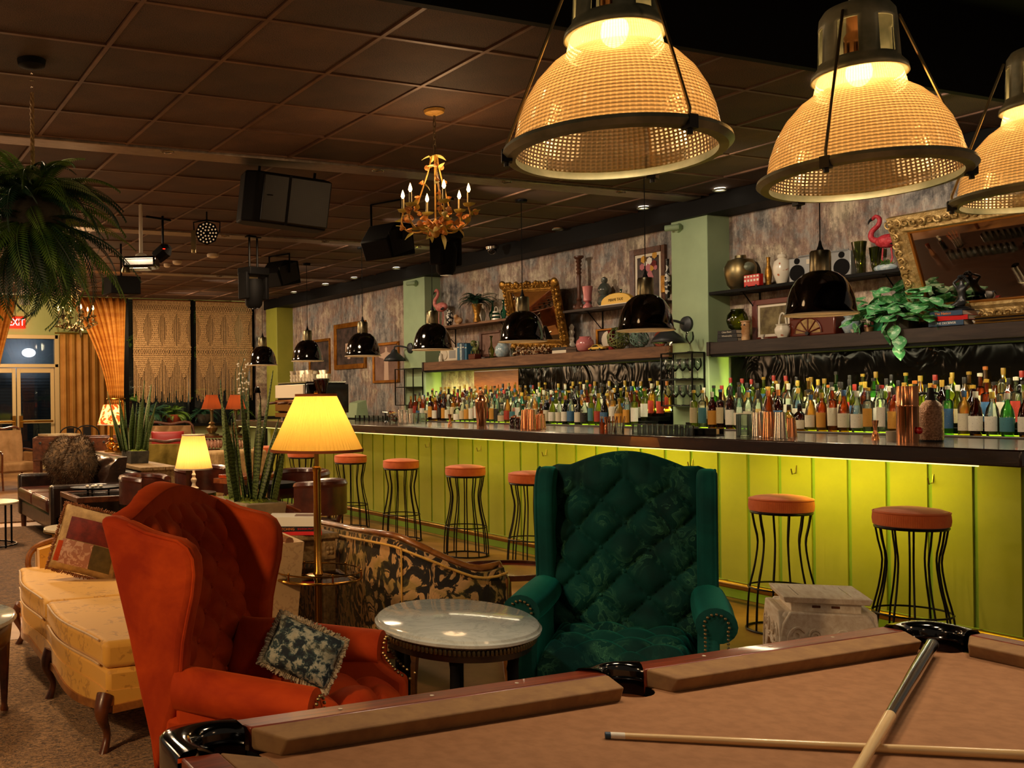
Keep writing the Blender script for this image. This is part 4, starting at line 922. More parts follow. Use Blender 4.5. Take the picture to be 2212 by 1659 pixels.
# ================================================================ marble table
p = pz(986, 1333, 0.62); c = (p.x, p.y)
t = thing('marble_table', 'oval marble topped table with roped dark rim between the two wingback chairs', 'table', (*c, 0), -YAW)
def oval(prof, m, nm, par, n=56): return MB().lathe(prof, n, sx=1.0, sy=1.22).build(nm, m, par)
oval([(0.0001, 0.585), (0.283, 0.585), (0.293, 0.592), (0.295, 0.602), (0.288, 0.606), (0.286, 0.614), (0.277, 0.62), (0.0001, 0.6205)], 'marble_top', 'tabletop', t)
ap = oval([(0.24, 0.53), (0.262, 0.535), (0.268, 0.56), (0.274, 0.585)], 'leather_black', 'apron', t)
rp = MB()
for k in range(110):
    a = 2*pi*k/110; rp.ball((0.272*cos(a), 0.272*1.22*sin(a), 0.57), 0.0085, 6, 4, (1, 1, 1.5))
stuff(rp.build('rope_moulding', 'old_brass', ap))
for k in range(6):
    a = 2*pi*(k + .25)/6; x, y = 0.225*cos(a), 0.225*1.2*sin(a)
    l = MB().lathe([(0.014, 0.0), (0.019, 0.03), (0.013, 0.05), (0.016, 0.06), (0.018, 0.40)], 16, (x, y, 0), mod=lambda i, j, a_: 1 - 0.1 * (i % 2)).build('leg', 'soft_black', t)
    MB().lathe([(0.018, 0.40), (0.021, 0.41), (0.017, 0.43), (0.016, 0.50), (0.020, 0.53)] if k != 1 else [(0.018, 0.40), (0.024, 0.41), (0.018, 0.43), (0.018, 0.47), (0.030, 0.50), (0.034, 0.53)], 14, (x, y, 0)).build('capital', 'soft_black' if k != 1 else 'old_brass', l)
# ================================================================ floor lamp with glass tray
p = pd(687, 1247, 4.42); LX, LY = p.x, p.y
t = thing('floor_lamp', 'brass floor lamp with pleated yellow shade and round glass tray', 'floor lamp', (LX, LY, 0))
MB().lathe([(0.14, 0), (0.14, 0.012), (0.05, 0.03), (0.015, 0.04)], 28).build('base', 'brass', t)
MB().lathe([(0.0165, 0.03), (0.0165, 0.62), (0.022, 0.63), (0.022, 0.66), (0.0165, 0.67), (0.0165, 1.10), (0.020, 1.105), (0.020, 1.12), (0.011, 1.125), (0.011, 1.24)], 18).build('pole', 'brass', t)
tr = MB().lathe([(0.02, 0.640), (0.188, 0.640), (0.188, 0.648), (0.02, 0.648)], 48).build('glass_tray', 'table_glass', t)
MB().ring((0, 0, 0.642), 0.190, 0.006, 48, 8).build('tray_rim', 'brass', tr); MB().ring((0, 0, 0.672), 0.190, 0.0035, 48, 6).build('gallery_rail', 'brass', tr)
for k in range(6): a = pi * k / 3 + .4; MB().tube([(0.19*cos(a), 0.19*sin(a), 0.64), (0.19*cos(a), 0.19*sin(a), 0.676)], 0.004, 6).ball((0.19*cos(a), 0.19*sin(a), 0.678), 0.006, 8, 5).build('gallery_post', 'brass', tr)
MB().lathe([(0.05, 0.648), (0.05, 0.652), (0.02, 0.656)], 24).build('tray_flange', 'brass', tr)
def pleated(t, r0, r1, z0, z1, n, m, band):
    q = MB().lathe([(r0, z0), (lerp(r0, r1, .5), lerp(z0, z1, .5)), (r1, z1)], n * 2, cap=False, mod=lambda i, j, a: 1 + (0.012 if i % 2 else -0.012)).build('shade', m, t, ang=10)
    MB().lathe([(r0 + .004, z0 - .006), (r0 + .005, z0 + 0.006), (r0 - .002, z0 + .006), (r0 - .003, z0 - .006), (r0 + .004, z0 - .006)], 48, cap=False).build('lower_band', band, q)
    MB().lathe([(r1 + .004, z1 - .005), (r1 + .004, z1 + .006), (r1 - .003, z1 + .006), (r1 - .003, z1 - .005), (r1 + .004, z1 - .005)], 40, cap=False).build('upper_band', band, q)
    return q
mat('band_rust', '#8a4418', 0.8)
pleated(t, 0.200, 0.088, 1.195, 1.435, 74, 'pleated_yellow', 'band_rust')
MB().ball((0, 0, 1.31), 0.03, 12, 8, (1, 1, 1.3)).build('bulb', 'bulb_soft', t); MB().tube([(0, 0, 1.36), (0, 0, 1.44)], 0.004, 6).ball((0, 0, 1.445), 0.009, 8, 6).build('finial', 'brass', t)
MB().tube([(-.085, 0, 1.432), (.085, 0, 1.432)], 0.002, 5).tube([(0, -.085, 1.432), (0, .085, 1.432)], 0.002, 5).build('shade_spider', 'brass', t)
lamp('floor_lamp_light', 'POINT', (LX, LY, 1.31), 9, (1.0, 0.76, 0.42), 0.04)
# ================================================================ console, books, snake plants
CZ = 0.76
t = thing('console_table', 'weathered oak console table behind the rust wingback chair', 'table', (1.905, 4.45, 0))
MB().box(-0.01, -0.02, CZ - 0.03, 0.385, 1.6, CZ).build('tabletop', 'console_oak', t, bevel=0.008)
MB().box(0.02, 0.03, CZ - 0.14, 0.345, 1.55, CZ - 0.03).build('apron', 'console_oak', t, bevel=0.004)
for x in (0.0, 0.305):
    for y in (0.0, 1.5):
        l = MB().lathe([(0.036, 0), (0.040, 0.03), (0.050, CZ - 0.15), (0.050, CZ - 0.03)], 4, (x + 0.032, y + 0.035, 0), a0=pi/4, a1=pi/4 + 2*pi).build('leg', 'console_oak', t, bevel=0.003, smooth=False)
        MB().cbox((x + 0.032, y - 0.003, CZ - 0.085), (0.066, 0.012, 0.09)).ring((x + .032, y - 0.012, CZ - .085), 0.0, 0.0, 3, 3).build('block', 'console_oak', l, bevel=0.004)
        rs = MB()
        for k in range(4): a = pi/4 + k*pi/2; rs.ball((x + .032 + 0.014*cos(a), y - 0.010, CZ - .085 + 0.014*sin(a)), 0.011, 8, 5, (1, .5, 1))
        rs.build('rosette', 'console_oak', l)
        for k in range(4): MB().box(x + 0.012 + k * 0.011, y - 0.002, 0.06, x + 0.017 + k * 0.011, y + 0.002, CZ - 0.16).build('flute', 'console_oak', l)
def book(lab, x, y, z, w, d, h, cover, rz=0, txt=None, tcol='paper_white', size=0.018, group=None, tx=0.0, side='y'):
    """lies flat: w along local x (the spine's length), d across, h thick; spine at -y"""
    t = thing('book', lab, 'book', (x, y, z), rz, group)
    MB().box(-w/2 + .003, -d/2 + .003, 0.002, w/2 - .003, d/2 - .003, h - .002).build('pages', 'paper', t)
    MB().box(-w/2, -d/2, 0, w/2, d/2, 0.0025).box(-w/2, -d/2, h - 0.0025, w/2, d/2, h).box(-w/2, -d/2 - 0.001, 0, w/2, -d/2 + 0.0025, h).build('cover', cover, t, bevel=0.0008)
    if txt: text(txt, size, tcol, t, (tx, -d/2 - 0.0022, h/2), (pi/2, 0, 0))
    return t
p = pd(640, 1148, 4.98)
mat('title_orange', '#e8832a', 0.5); mat('title_red', '#d8262a', 0.5)
book('thin orange red book at the bottom of the console stack', p.x, p.y, CZ, 0.25, 0.17, 0.018, 'title_red', -YAW - .05)
b2 = book('dark book with WATCHING on its spine, second in the console stack', p.x - .005, p.y, CZ + 0.018, 0.235, 0.165, 0.024, 'spine_dark', -YAW + .02, None)
text('WATCHING', 0.017, 'title_orange', b2, (-0.055, -0.0846, 0.012), (pi/2, 0, 0)); text('SHARON POTTS', 0.012, 'title_red', b2, (0.05, -0.0846, 0.012), (pi/2, 0, 0)); text('+', 0.016, 'paper_white', b2, (0.105, -0.0846, 0.012), (pi/2, 0, 0))
b3 = book('thick white paperback on top of the console stack', p.x + .0, p.y + .01, CZ + 0.042, 0.25, 0.18, 0.045, 'paper_white', -YAW - .12)
MB().box(0.0, -0.05, 0.0452, 0.10, 0.04, 0.0456).build('cover_print', 'picture_sepia', b3)
# orange leather thing beyond the planter (folded strap bag)
p = pd(655, 1098, 5.9); t = thing('leather_bag', 'folded orange leather bag lying beside the stone planter', 'bag', (p.x - .12, p.y, CZ)); t.scale = (.6, .6, .6)
MB().tube(cat_rom([(-.12, 0, .03), (-.05, .02, .075), (.04, 0, .06), (.12, -.02, .025), (.16, -.02, .015)], 5), [0.02 + 0.014 * sin(pi * k / 20) for k in range(21)], 8, flat=0.5).build('body', 'orange_leather', t)
MB().tube(cat_rom([(-.10, -.03, .05), (-.02, -.05, .06), (.06, -.04, .04), (.12, -.03, .02)], 5), 0.008, 6).build('strap', 'orange_leather', t)
def planter(t, w, d, h, m):
    o = MB(); o.hexa([(-w/2*.92, -d/2*.92, 0), (w/2*.92, -d/2*.92, 0), (w/2*.92, d/2*.92, 0), (-w/2*.92, d/2*.92, 0), (-w/2, -d/2, h), (w/2, -d/2, h), (w/2, d/2, h), (-w/2, d/2, h)]); b_ = o.build('planter_box', m, t, bevel=0.006)
    ms = MB(); 
    ms.sheet(lambda u, v: ((u - .5) * w * .93, (v - .5) * d * .93, h - .005 + random.uniform(0, .022) * min(1, 6 * min(u, 1-u, v, 1-v))), 26, 26)
    stuff(ms.build('moss', 'moss', t))
def blade(L, w, bend, seed, spin=0.0):
    w *= 1.45; rnd = random.Random(seed); m = MB(); n = 12; tw = rnd.uniform(-.5, .5)
    for j in range(n + 1):
        t = j / n; ww = w * (0.55 + 0.45 * sin(pi * min(1, t * 1.1 + .1))) * (1 - t ** 5) + 0.001
        a = tw * t; cx = bend * L * t ** 2.2
        for k, dz in ((-1, 0.0), (0, -0.35), (1, 0.0)):
            m.pt((cx + ww * k * cos(a) - dz * ww * sin(a), ww * k * sin(a) + dz * ww * cos(a), L * t * (1 - .1 * abs(bend) * t)))
    for j in range(n):
        for k in range(2): b = j * 3 + k; m.f.append((b, b + 1, b + 4, b + 3))
    m.tf(Matrix.Rotation(spin, 4, 'Z')); return m
def snake_plant(t, h, leaves, z0):
    for k, (x, y, L, w, bend, rz, tilt) in enumerate(leaves):
        o = blade(L, w, bend, k).build('leaf', 'snake_leaf', t, loc=(x, y, z0), solid=0.004)
        o.rotation_euler = (0, tilt, rz)
pc = pd(545, 1110, 5.62); PX, PY = pc.x, pc.y + 0.05
t = thing('snake_plant', 'snake plant with tall banded leaves in a mossy stone trough on the console', 'plant', (PX, PY, CZ)); 
planter(t, 0.24, 0.52, 0.10, 'stone_grey')
rr = lambda a, c: random.uniform(a, c)
lv = []
# leaf tips measured in the photograph (px of base and of tip), all standing in the trough
for bx, by, tx_, ty_, w in ((500, 1060, 476, 820, .034), (512, 1064, 484, 880, .028), (520, 1066, 500, 905, .026), (530, 1070, 505, 890, .030), (540, 1072, 537, 838, .030), (545, 1072, 520, 845, .030), (552, 1074, 590, 800, .034), (550, 1074, 562, 870, .030), (558, 1070, 602, 905, .034), (565, 1068, 600, 965, .026), (588, 1078, 615, 960, .030), (592, 1082, 610, 985, .03), (534, 1078, 520, 1010, .016)):
    a = pd(bx, by, 5.62 + rr(-.1, .1)); a.z = CZ + 0.09; bb = pd(tx_, ty_, depth(a) + rr(-.06, .06)); v = bb - a
    L = v.length; az = atan2(v.y, v.x); tl = math.acos(min(1, v.z / L))
    o = blade(L, w * .95, 0.0, int(bx + ty_), -YAW - pi/2 - az + rr(-.5, .5)).build('leaf', 'snake_leaf', t, loc=(a.x - PX, a.y - PY, 0.09), solid=0.004); o.rotation_euler = (0, tl, az)
# ================================================================ patterned settee seen from behind
t = thing('settee', 'carved wood settee with curved back in brown leaf velvet, seen from behind', 'sofa', (2.2, 4.0, 0))
plan = cat_rom([(2.44, 5.7, 0), (2.42, 5.1, 0), (2.37, 4.6, 0), (2.30, 4.2, 0), (2.31, 3.98, 0), (2.40, 3.84, 0), (2.56, 3.77, 0), (2.70, 3.75, 0), (2.77, 3.76, 0)], 5)
acc = [0]
for a, b_ in zip(plan, plan[1:]): acc.append(acc[-1] + math.hypot(b_[0]-a[0], b_[1]-a[1]))
TL = acc[-1]
def pp(u):
    s = u * TL
    for i in range(len(plan) - 1):
        if s <= acc[i+1] + 1e-9: k = (s - acc[i]) / max(1e-9, acc[i+1] - acc[i]); return Vector(plan[i]).lerp(Vector(plan[i+1]), k)
    return Vector(plan[-1])
def nrm(u):
    a, c_ = pp(max(0, u - .02)), pp(min(1, u + .02)); d = (c_ - a).normalized(); return Vector((-d.y, d.x, 0))   # towards the seat side
def solve_z(u, tab):      # height whose picture row follows the measured outline of the settee
    p_ = pp(u); z = .7
    for _ in range(12): px, py = proj(p_.x, p_.y, z); z += (py - interp(tab, px)) * depth(p_) / FPX
    return z
topz = lambda u: min(.80, solve_z(u, [(560, 1118), (690, 1130), (750, 1143), (850, 1160), (920, 1188), (980, 1214), (1030, 1231), (1060, 1230), (1090, 1219)]))
def off(u, z, d): p = pp(u) + nrm(u) * d; return (p.x - 2.2, p.y - 4.0, z)
BZT = [(500, 1405), (690, 1412), (796, 1414), (897, 1419), (1000, 1410), (1066, 1400), (1100, 1378)]
botz = lambda u: min(.33, max(.16, solve_z(u, BZT) + .02))
MB().slab(lambda u, v: off(u, lerp(botz(u), topz(u) - 0.012, v), 0.0 - 0.02 * sin(pi * v)), lambda u, v: off(u, lerp(botz(u), topz(u) - 0.012, v), 0.085), 50, 10).build('back_upholstery', 'leaf_chenille', t, ang=60)
MB().tube([off(k/40, topz(k/40), 0.035) for k in range(41)] + [(off(1, 0, 0)[0] + .01, off(1, 0, 0)[1], .6), (off(1, 0, 0)[0] - .005, off(1, 0, 0)[1], .3)], 0.019, 10, flat=0.8).build('top_rail', 'rail_wood', t)
MB().tube([off(k/40, topz(k/40) - 0.035, -0.018) for k in range(41)], 0.006, 6).build('gimp', 'yellow_damask', t)
MB().tube([off(.79, lerp(.31, topz(.79) - .03, k/6), -0.022) for k in range(7)], 0.004, 5).build('seam_cord', 'yellow_damask', t)
MB().tube([off(k/40, botz(k/40) - .015 + 0.010 * sin(k * .8), 0.03) for k in range(41)], 0.024, 8, flat=0.7).build('bottom_rail', 'carved_wood', t)
MB().ext([(off(k/20, 0, .08)[0], off(k/20, 0, .08)[1]) for k in range(21)] + [(0.72, -0.1), (0.78, 1.7)], 0.31, 0.43, 'z').build('seat', 'leaf_chenille', t, bevel=0.02)
for x, y in (tuple((pz(893, 1560, 0.0) - Vector((2.2, 4.0, 0))).xy), (0.62, -0.2), (0.70, 1.55), (0.22, 1.6)):
    MB().tube(cat_rom([(x, y, .31), (x - .012, y - .012, .22), (x, y, .1), (x + .008, y + .01, 0)], 4), [0.030, 0.030, .029, .028, .026, .023, .021, .019, .018, .017, .017, .018, .018], 8).build('leg', 'rail_wood', t)
# ================================================================ yellow chaise, aligned with the room
t = thing('chaise', 'cream yellow damask sofa with serpentine carved front on the jute rug', 'sofa', (1.0, 3.97, 0))
SD, SL = 0.80, 2.02        # depth (x), length (y)
serp = lambda v: 0.05 * cos(2 * pi * v * 1.0) - 0.03   # front bows
def fx(v): return -0.045 * sin(pi * v) ** 2 + 0.02 * cos(4*pi*v) - 0.02
fl = [(fx(k/30), SL * k / 30) for k in range(31)]
MB().ext(fl + [(SD, SL), (SD, 0)], 0.225, 0.345, 'z').build('seat_base', 'yellow_damask', t, bevel=0.02)
for a, c_ in ((0, 0.47), (0.475, 1.0)):
    seg_ = [(fx(lerp(a, c_, k/14)) - 0.01, SL * lerp(a, c_, k/14)) for k in range(15)]
    MB().ext(seg_ + [(SD - 0.13, SL * c_), (SD - 0.13, SL * a)], 0.345, 0.455, 'z').build('seat_cushion', 'yellow_damask', t, bevel=0.026, seg=4)
    for z in (0.352, 0.450): MB().tube([(x - 0.003, y, z) for x, y in seg_[1:-1]] , 0.005, 5).build('piping', 'cream_damask', t)
ap = MB()
def apz(v): return 0.185 - 0.035 * abs(sin(3 * pi * v)) ** 1.5
ap.slab(lambda u, v: (fx(u) - 0.014, SL * u, apz(u) + .034 * v - .012), lambda u, v: (fx(u) + 0.02, SL * u, apz(u) + .034 * v - .012), 60, 2)
ap.slab(lambda u, v: (lerp(.02, SD - .1, u), -0.014, .172 + .03*v + .02*sin(pi*u)), lambda u, v: (lerp(.02, SD - .1, u), 0.012, .172 + .03*v + .02*sin(pi*u)), 16, 2); ap.build('carved_apron', 'rail_wood', t)
sk = MB(); sk.slab(lambda u, v: (fx(u) - 0.006, SL * u, lerp(apz(u) + .015, 0.26, v)), lambda u, v: (fx(u) + 0.02, SL * u, lerp(apz(u) + .015, 0.26, v)), 60, 2)
sk.box(0, -0.004, 0.20, SD - 0.1, 0.012, 0.26); sk.build('skirt', 'yellow_damask', t)
def cab(x, y, dx, dy):
    return MB().tube(cat_rom([(x, y, .24), (x + dx*.025, y + dy*.025, .17), (x - dx*.005, y - dy*.005, .08), (x + dx*.02, y + dy*.02, 0.0)], 5), [.036, .036, .034, .032, .030, .027, .024, .021, .018, .016, .015, .015, .016, .018, .019, .019], 10)
for x, y, dx, dy in ((0.0, 0.02, -1, -1), (fx(.42), SL * .42, -1, 0), (0.0, SL - .03, -1, 1), (SD - .06, 0.05, 1, -1), (SD - .06, SL - .05, 1, 1)): cab(x, y, dx, dy).build('leg', 'carved_wood', t)
bkz = lambda v: 0.80 + 0.04 * sin(pi * v)
MB().slab(lambda u, v: (SD - 0.14 + 0.10 * v - 0.03 * sin(pi * v), SL * u, lerp(0.34, bkz(u), v)), lambda u, v: (SD + 0.02 + 0.06 * v, SL * u, lerp(0.24, bkz(u), v)), 20, 8).build('back', 'cream_damask', t, bevel=0.0, ang=70)
MB().tube([(SD + 0.01, SL * k/20, bkz(k/20) + 0.005) for k in range(21)], 0.02, 8).build('back_rail', 'rail_wood', t)
arm = MB(); arm.slab(lambda u, v: (lerp(0.10, SD, u), SL - 0.10 + 0.03 * v, lerp(0.34, 0.56 + 0.16 * u, v)), lambda u, v: (lerp(0.10, SD, u), SL + 0.02 + 0.05 * v, lerp(0.24, 0.56 + 0.16 * u, v)), 12, 6)
arm.build('arm', 'yellow_damask', t, ang=60); MB().tube(cat_rom([(0.06, SL - .02, .24), (0.09, SL, .36), (0.05, SL + .02, .47), (0.10, SL + .02, .565), (0.3, SL + .02, .62), (SD, SL + .02, .73)], 5), 0.018, 8).build('arm_rail', 'rail_wood', t)
# patchwork cushion on it
q = pd(193, 1172, 5.55)
t = pillow('patchwork_cushion', 'large patchwork cushion in red, pink and olive squares with braided fringe on the yellow sofa', 0.37, 0.37, 0.15, 'patch_gold', q, (RAD(-18), RAD(14), RAD(-24)), 'fringe_brown', 0.012)
def patch(x0, x1, z0, z1, m):
    w = h = 0.37; th = 0.155
    def f(a, c_):
        u, v = lerp(x0, x1, a), lerp(z0, z1, c_); k = max(0, (1 - abs(2*u - 1) ** 2.6) * (1 - abs(2*v - 1) ** 2.6)) ** .5
        return ((u - .5) * w * (1 - .05 * (1 - abs(2*v-1)**2) * abs(2*u-1)), -th / 2 * k - 0.002, (v - .5) * h)
    MB().sheet(f, 8, 8).build('patch', m, t, ang=90)
patch(.16, .93, .46, .80, 'patch_red'); patch(.12, .60, .10, .45, 'patch_pink'); patch(.61, .92, .10, .45, 'patch_green'); patch(.05, .14, .12, .42, 'rust_velvet')
# round brass side table with stone top
def round_table(lab, px, py, z, r, top, leg, n=3, name='side_table', th=0.02, legr=0.010, rim=None, d=None):
    p = pz(px, py, z); t = thing(name, lab, 'table', (p.x, p.y, 0))
    MB().lathe([(0.0001, z - th), (r - .004, z - th), (r, z - th + .004), (r, z - .004), (r - .004, z), (0.0001, z)], 44).build('tabletop', top, t)
    if rim: MB().ring((0, 0, z - th - .004), r - .003, 0.006, 44, 6).build('rim', rim, t)
    for k in range(n): a = 2*pi*(k + .3)/n; MB().tube([(r*.9*cos(a), r*.9*sin(a), z - th), (r*.9*cos(a), r*.9*sin(a), 0)], legr, 8, flat=1).build('leg', leg, t)
    MB().ring((0, 0, 0.03), r * .9, legr * .8, 36, 6).build('foot_ring', leg, t)
    return t
round_table('small round stone topped table with brass legs at the far end of the yellow sofa', 166, 1138, 0.52, 0.235, 'cream_marble', 'brass', 4, rim='brass')
round_table('low round pale table with dark metal legs at the left edge, on the far rug', -22, 1083, 0.45, 0.28, 'cream_marble', 'black_metal', 4, 'coffee_table')
# marble and carved wood coffee table cut by the left edge
p = pz(-95, 1335, 0.46); t = thing('carved_coffee_table', 'oval marble coffee table on carved wood legs, cut by the left edge', 'table', (p.x, p.y, 0), -YAW)
MB().lathe([(0.0001, 0.435), (0.262, 0.435), (0.272, 0.445), (0.266, 0.458), (0.255, 0.463), (0.0001, 0.463)], 44, sx=0.95, sy=1.3).build('tabletop', 'marble_top', t)
MB().lathe([(0.22, 0.33), (0.235, 0.35), (0.245, 0.435)], 44, sx=0.95, sy=1.3, cap=False, mod=lambda i, j, a: 1 + 0.012 * (i % 2)).build('carved_apron', 'carved_wood', t, solid=.012)
for k in range(4): a = pi/4 + k*pi/2 - .35; MB().lathe([(0.012, 0), (0.020, 0.02), (0.014, 0.04), (0.030, 0.33), (0.034, 0.40)], 8, (0.20*cos(a), 0.27*sin(a), 0)).build('leg', 'carved_wood', t)
# rugs
def rug(lab, x0, y0, x1, y1, m):
    o = MB(); o.slab(lambda u, v: (lerp(x0, x1, u), lerp(y0, y1, v), 0.014 + random.uniform(-.002, .002)), lambda u, v: (lerp(x0, x1, u), lerp(y0, y1, v), 0.001), 40, 40); r = o.build('rug', m, smooth=True, ang=80); tag(r, lab, 'rug'); return r
rug('large braided jute rug under the yellow sofa and rust chair', -1.9, 1.5, 1.6, 6.1, 'jute_rug'); rug('worn brown rug under the leather sofa and round tables', -1.2, 6.7, 2.9, 11.6, 'dark_rug'); rug('faded rug beyond the leather sofa', -0.5, 12.1, 2.7, 14.6, 'dark_rug')
# ================================================================ pool table (straight with the room)
PT = 0.80; BED = 0.762
NX0, NX1, NY1 = 0.695, 2.575, 1.690; NY0 = NY1 - 0.95; XM = 1.629
t = thing('pool_table', 'pool table with camel brown cloth, rosewood rails and black pockets', 'pool table', (NX0, NY0, 0))
LX_, LY_ = NX1 - NX0, NY1 - NY0; mx = XM - NX0
CR, SR, C_, S_O, BW, WW = 0.060, 0.052, 0.036, 0.072, 0.075, 0.068
pk = [(-C_, -C_, CR), (mx, -S_O, SR), (LX_ + C_, -C_, CR), (LX_ + C_, LY_ + C_, CR), (mx, LY_ + S_O, SR), (-C_, LY_ + C_, CR)]
def arc(cx, cy, r, a0, a1, n=10): return [(cx + r*cos(lerp(a0, a1, k/n)), cy + r*sin(lerp(a0, a1, k/n))) for k in range(n+1)]
E_ = 0.05
out = [(-E_, .12)] + arc(-C_, -C_, CR + .004, RAD(95), RAD(-5)) + [(.12, -E_), (mx - .10, -E_)] + arc(mx, -S_O, SR + .004, RAD(165), RAD(15)) + [(mx + .10, -E_), (LX_ - .12, -E_)] + arc(LX_+C_, -C_, CR + .004, RAD(185), RAD(85)) + [(LX_ + E_, .12), (LX_ + E_, LY_ - .12)]
out += arc(LX_+C_, LY_+C_, CR + .004, RAD(275), RAD(175)) + [(LX_ - .12, LY_ + E_), (mx + .10, LY_ + E_)] + arc(mx, LY_+S_O, SR + .004, RAD(345), RAD(195)) + [(mx - .10, LY_ + E_), (.12, LY_ + E_)] + arc(-C_, LY_+C_, CR + .004, RAD(5), RAD(-95)) + [(-E_, LY_ - .12)]
MB().ext(out, BED - 0.03, BED, 'z').build('bed_cloth', 'pool_cloth', t, smooth=False)
def cushion(a, b, n, m0, m1):
    """a,b: ends of the nose line (2D), n: outward normal, m0,m1: how far the back runs past each nose end"""
    A, B, N = Vector(a), Vector(b), Vector(n); D = (B - A).normalized()
    bk = [A - D * m0 + N * BW, B + D * m1 + N * BW]; q = [A - D * m0 * .15 + N * .016, B + D * m1 * .15 + N * .016]
    P = [(*q[0], BED - .002), (*q[1], BED - .002), (*bk[1], BED - .002), (*bk[0], BED - .002), (*A, PT - .004), (*B, PT - .004), (*bk[1], PT + .002), (*bk[0], PT + .002)]
    MB().hexa(P).build('cushion', 'cushion_cloth', t, bevel=0.005, seg=3)
    r0, r1 = bk; o0, o1 = r0 + N * WW - D * .012, r1 + N * WW + D * .012
    r = MB().hexa([(*r0, PT - .06), (*r1, PT - .06), (*o1, PT - .06), (*o0, PT - .06), (*r0, PT + .002), (*r1, PT + .002), (*o1, PT - .002), (*o0, PT - .002)]).build('rail', 'rosewood_rail', t, bevel=0.005, seg=3)
    Ld = (r1 - r0).length
    for k in (1, 2, 3):
        c_ = (r0 + o0) / 2 + D * (Ld * k / 4); MB().cyl((*c_, PT + 0.0004), 0.0045, 0.0012, 12).build('sight_dot', 'white_ceramic', r)
for yy, ny in ((LY_, 1), (0, -1)):
    cushion((0.067, yy), (mx - .076, yy), (0, ny), 0.043, 0.022); cushion((mx + .076, yy), (LX_ - .067, yy), (0, ny), 0.022, 0.043)
cushion((0, 0.067), (0, LY_ - .067), (-1, 0), 0.043, 0.043); cushion((LX_, 0.067), (LX_, LY_ - .067), (1, 0), 0.043, 0.043)
for i, (cx, cy, r) in enumerate(pk):
    side = i in (1, 4); oa = {0: RAD(225), 1: RAD(270), 2: RAD(315), 3: RAD(45), 4: RAD(90), 5: RAD(135)}[i]
    hi_, ho = (RAD(82), RAD(50)) if side else (RAD(98), RAD(66)); OX = BW + WW + .004 - (S_O if side else C_)
    o = MB(); n = 34
    for k in range(n + 1):
        w = 2 * k / n - 1; ai, ao = oa + hi_ * w, oa + ho * w
        pi_ = Vector((cos(ai), sin(ai))) * r
        if side: ro = OX / max(.3, abs(sin(ao)))
        else: ro = (abs(cos(ao) / OX) ** 5 + abs(sin(ao) / OX) ** 5) ** -.2
        po = Vector((cos(ao), sin(ao))) * ro; mid = pi_.lerp(po, .5)
        for (v, z) in ((pi_, -.12), (pi_, -.045), (pi_ * 1.0, -.010), (pi_.lerp(po, .06), .001), (pi_.lerp(po, .2), .007), (mid, .009), (pi_.lerp(po, .85), .005), (po, -.006), (po * 1.0, -.062)): o.pt((cx + v.x, cy + v.y, PT + z))
    L_ = 9
    for k in range(n):
        for j in range(L_ - 1): o.f.append((k*L_+j, (k+1)*L_+j, (k+1)*L_+j+1, k*L_+j+1))
    c_ = o.build('pocket', 'black_gloss', t, ang=50)
    MB().lathe([(0.0001, -.20), (r * .9, -.19), (r + .003, -.039)], 30, (cx, cy, PT), cap=False).build('pocket_well', 'black_matte', c_)
    MB().tube([(cx + (r - .003)*cos(oa - hi_ + 2*hi_*k/n), cy + (r - .003)*sin(oa - hi_ + 2*hi_*k/n), PT - .024) for k in range(n+1)], 0.003, 6).build('stitched_lip', 'black_gloss', c_)
MB().box(-.13, -.13, 0.60, LX_ + .13, LY_ + .13, PT - .061).build('cabinet', 'carved_wood', t, bevel=0.01)
for x in (0.1, LX_ - .1):
    for y in (0.08, LY_ - .08): MB().lathe([(0.05, 0), (0.06, 0.03), (0.04, 0.06), (0.07, 0.4), (0.08, 0.62)], 18, (x, y, 0)).build('leg', 'carved_wood', t)
def cue(lab, a, d, prof, parts):
    A = Vector(a); D = Vector(d).normalized(); t = thing('pool_cue', lab, 'pool cue', A)
    t.rotation_mode = 'QUATERNION'; t.rotation_quaternion = D.to_track_quat('Z', 'Y')
    for nm_, z0, z1, m, lb in parts:
        pr = [(0.0001, z0)] + [(interp(prof, lerp(z0, z1, k/6)), lerp(z0, z1, k/6)) for k in range(7)] + [(0.0001, z1)]
        MB().lathe(pr, 20).build(nm_, m, t, label=lb)
a = pz(1307, 1588, BED + .007); b_ = pz(2212, 1632, BED + .0095); d = b_ - a
prof = [(0, .0063), (0.6, .0085), (1.0, .011), (1.45, .0148)]
cue('maple pool cue lying across the cloth with its white ferrule tip showing', a, (d.x, d.y, 0.0045 * d.length), prof, (('tip', 0, .010, 'spine_blue', None), ('ferrule', .010, .036, 'paper_white', None), ('shaft', .036, 1.0, 'cue_maple', None), ('butt', 1.0, 1.45, 'black_gloss', None)))
e0 = pz(2013, 1392, BED + 0.030); e1 = pz(1868, 1632, BED + 0.034); d = e1 - e0
prof = [(0, .0150), (0.4, .0135), (0.42, .0125), (0.8, .0098), (1.4, .0062)]
L0 = (pz(1927, 1546, BED + .03) - e0).length
cue('pool cue with black wrapped butt at the far corner pocket, crossing over the other cue', e0, (d.x, d.y, -0.0), prof, (('bumper', 0, .012, 'rubber', None), ('black_butt', .012, L0, 'black_gloss', None), ('forearm', L0, L0 + .28, 'cue_maple', None), ('shaft', L0 + .28, 1.40, 'cue_maple', None)))
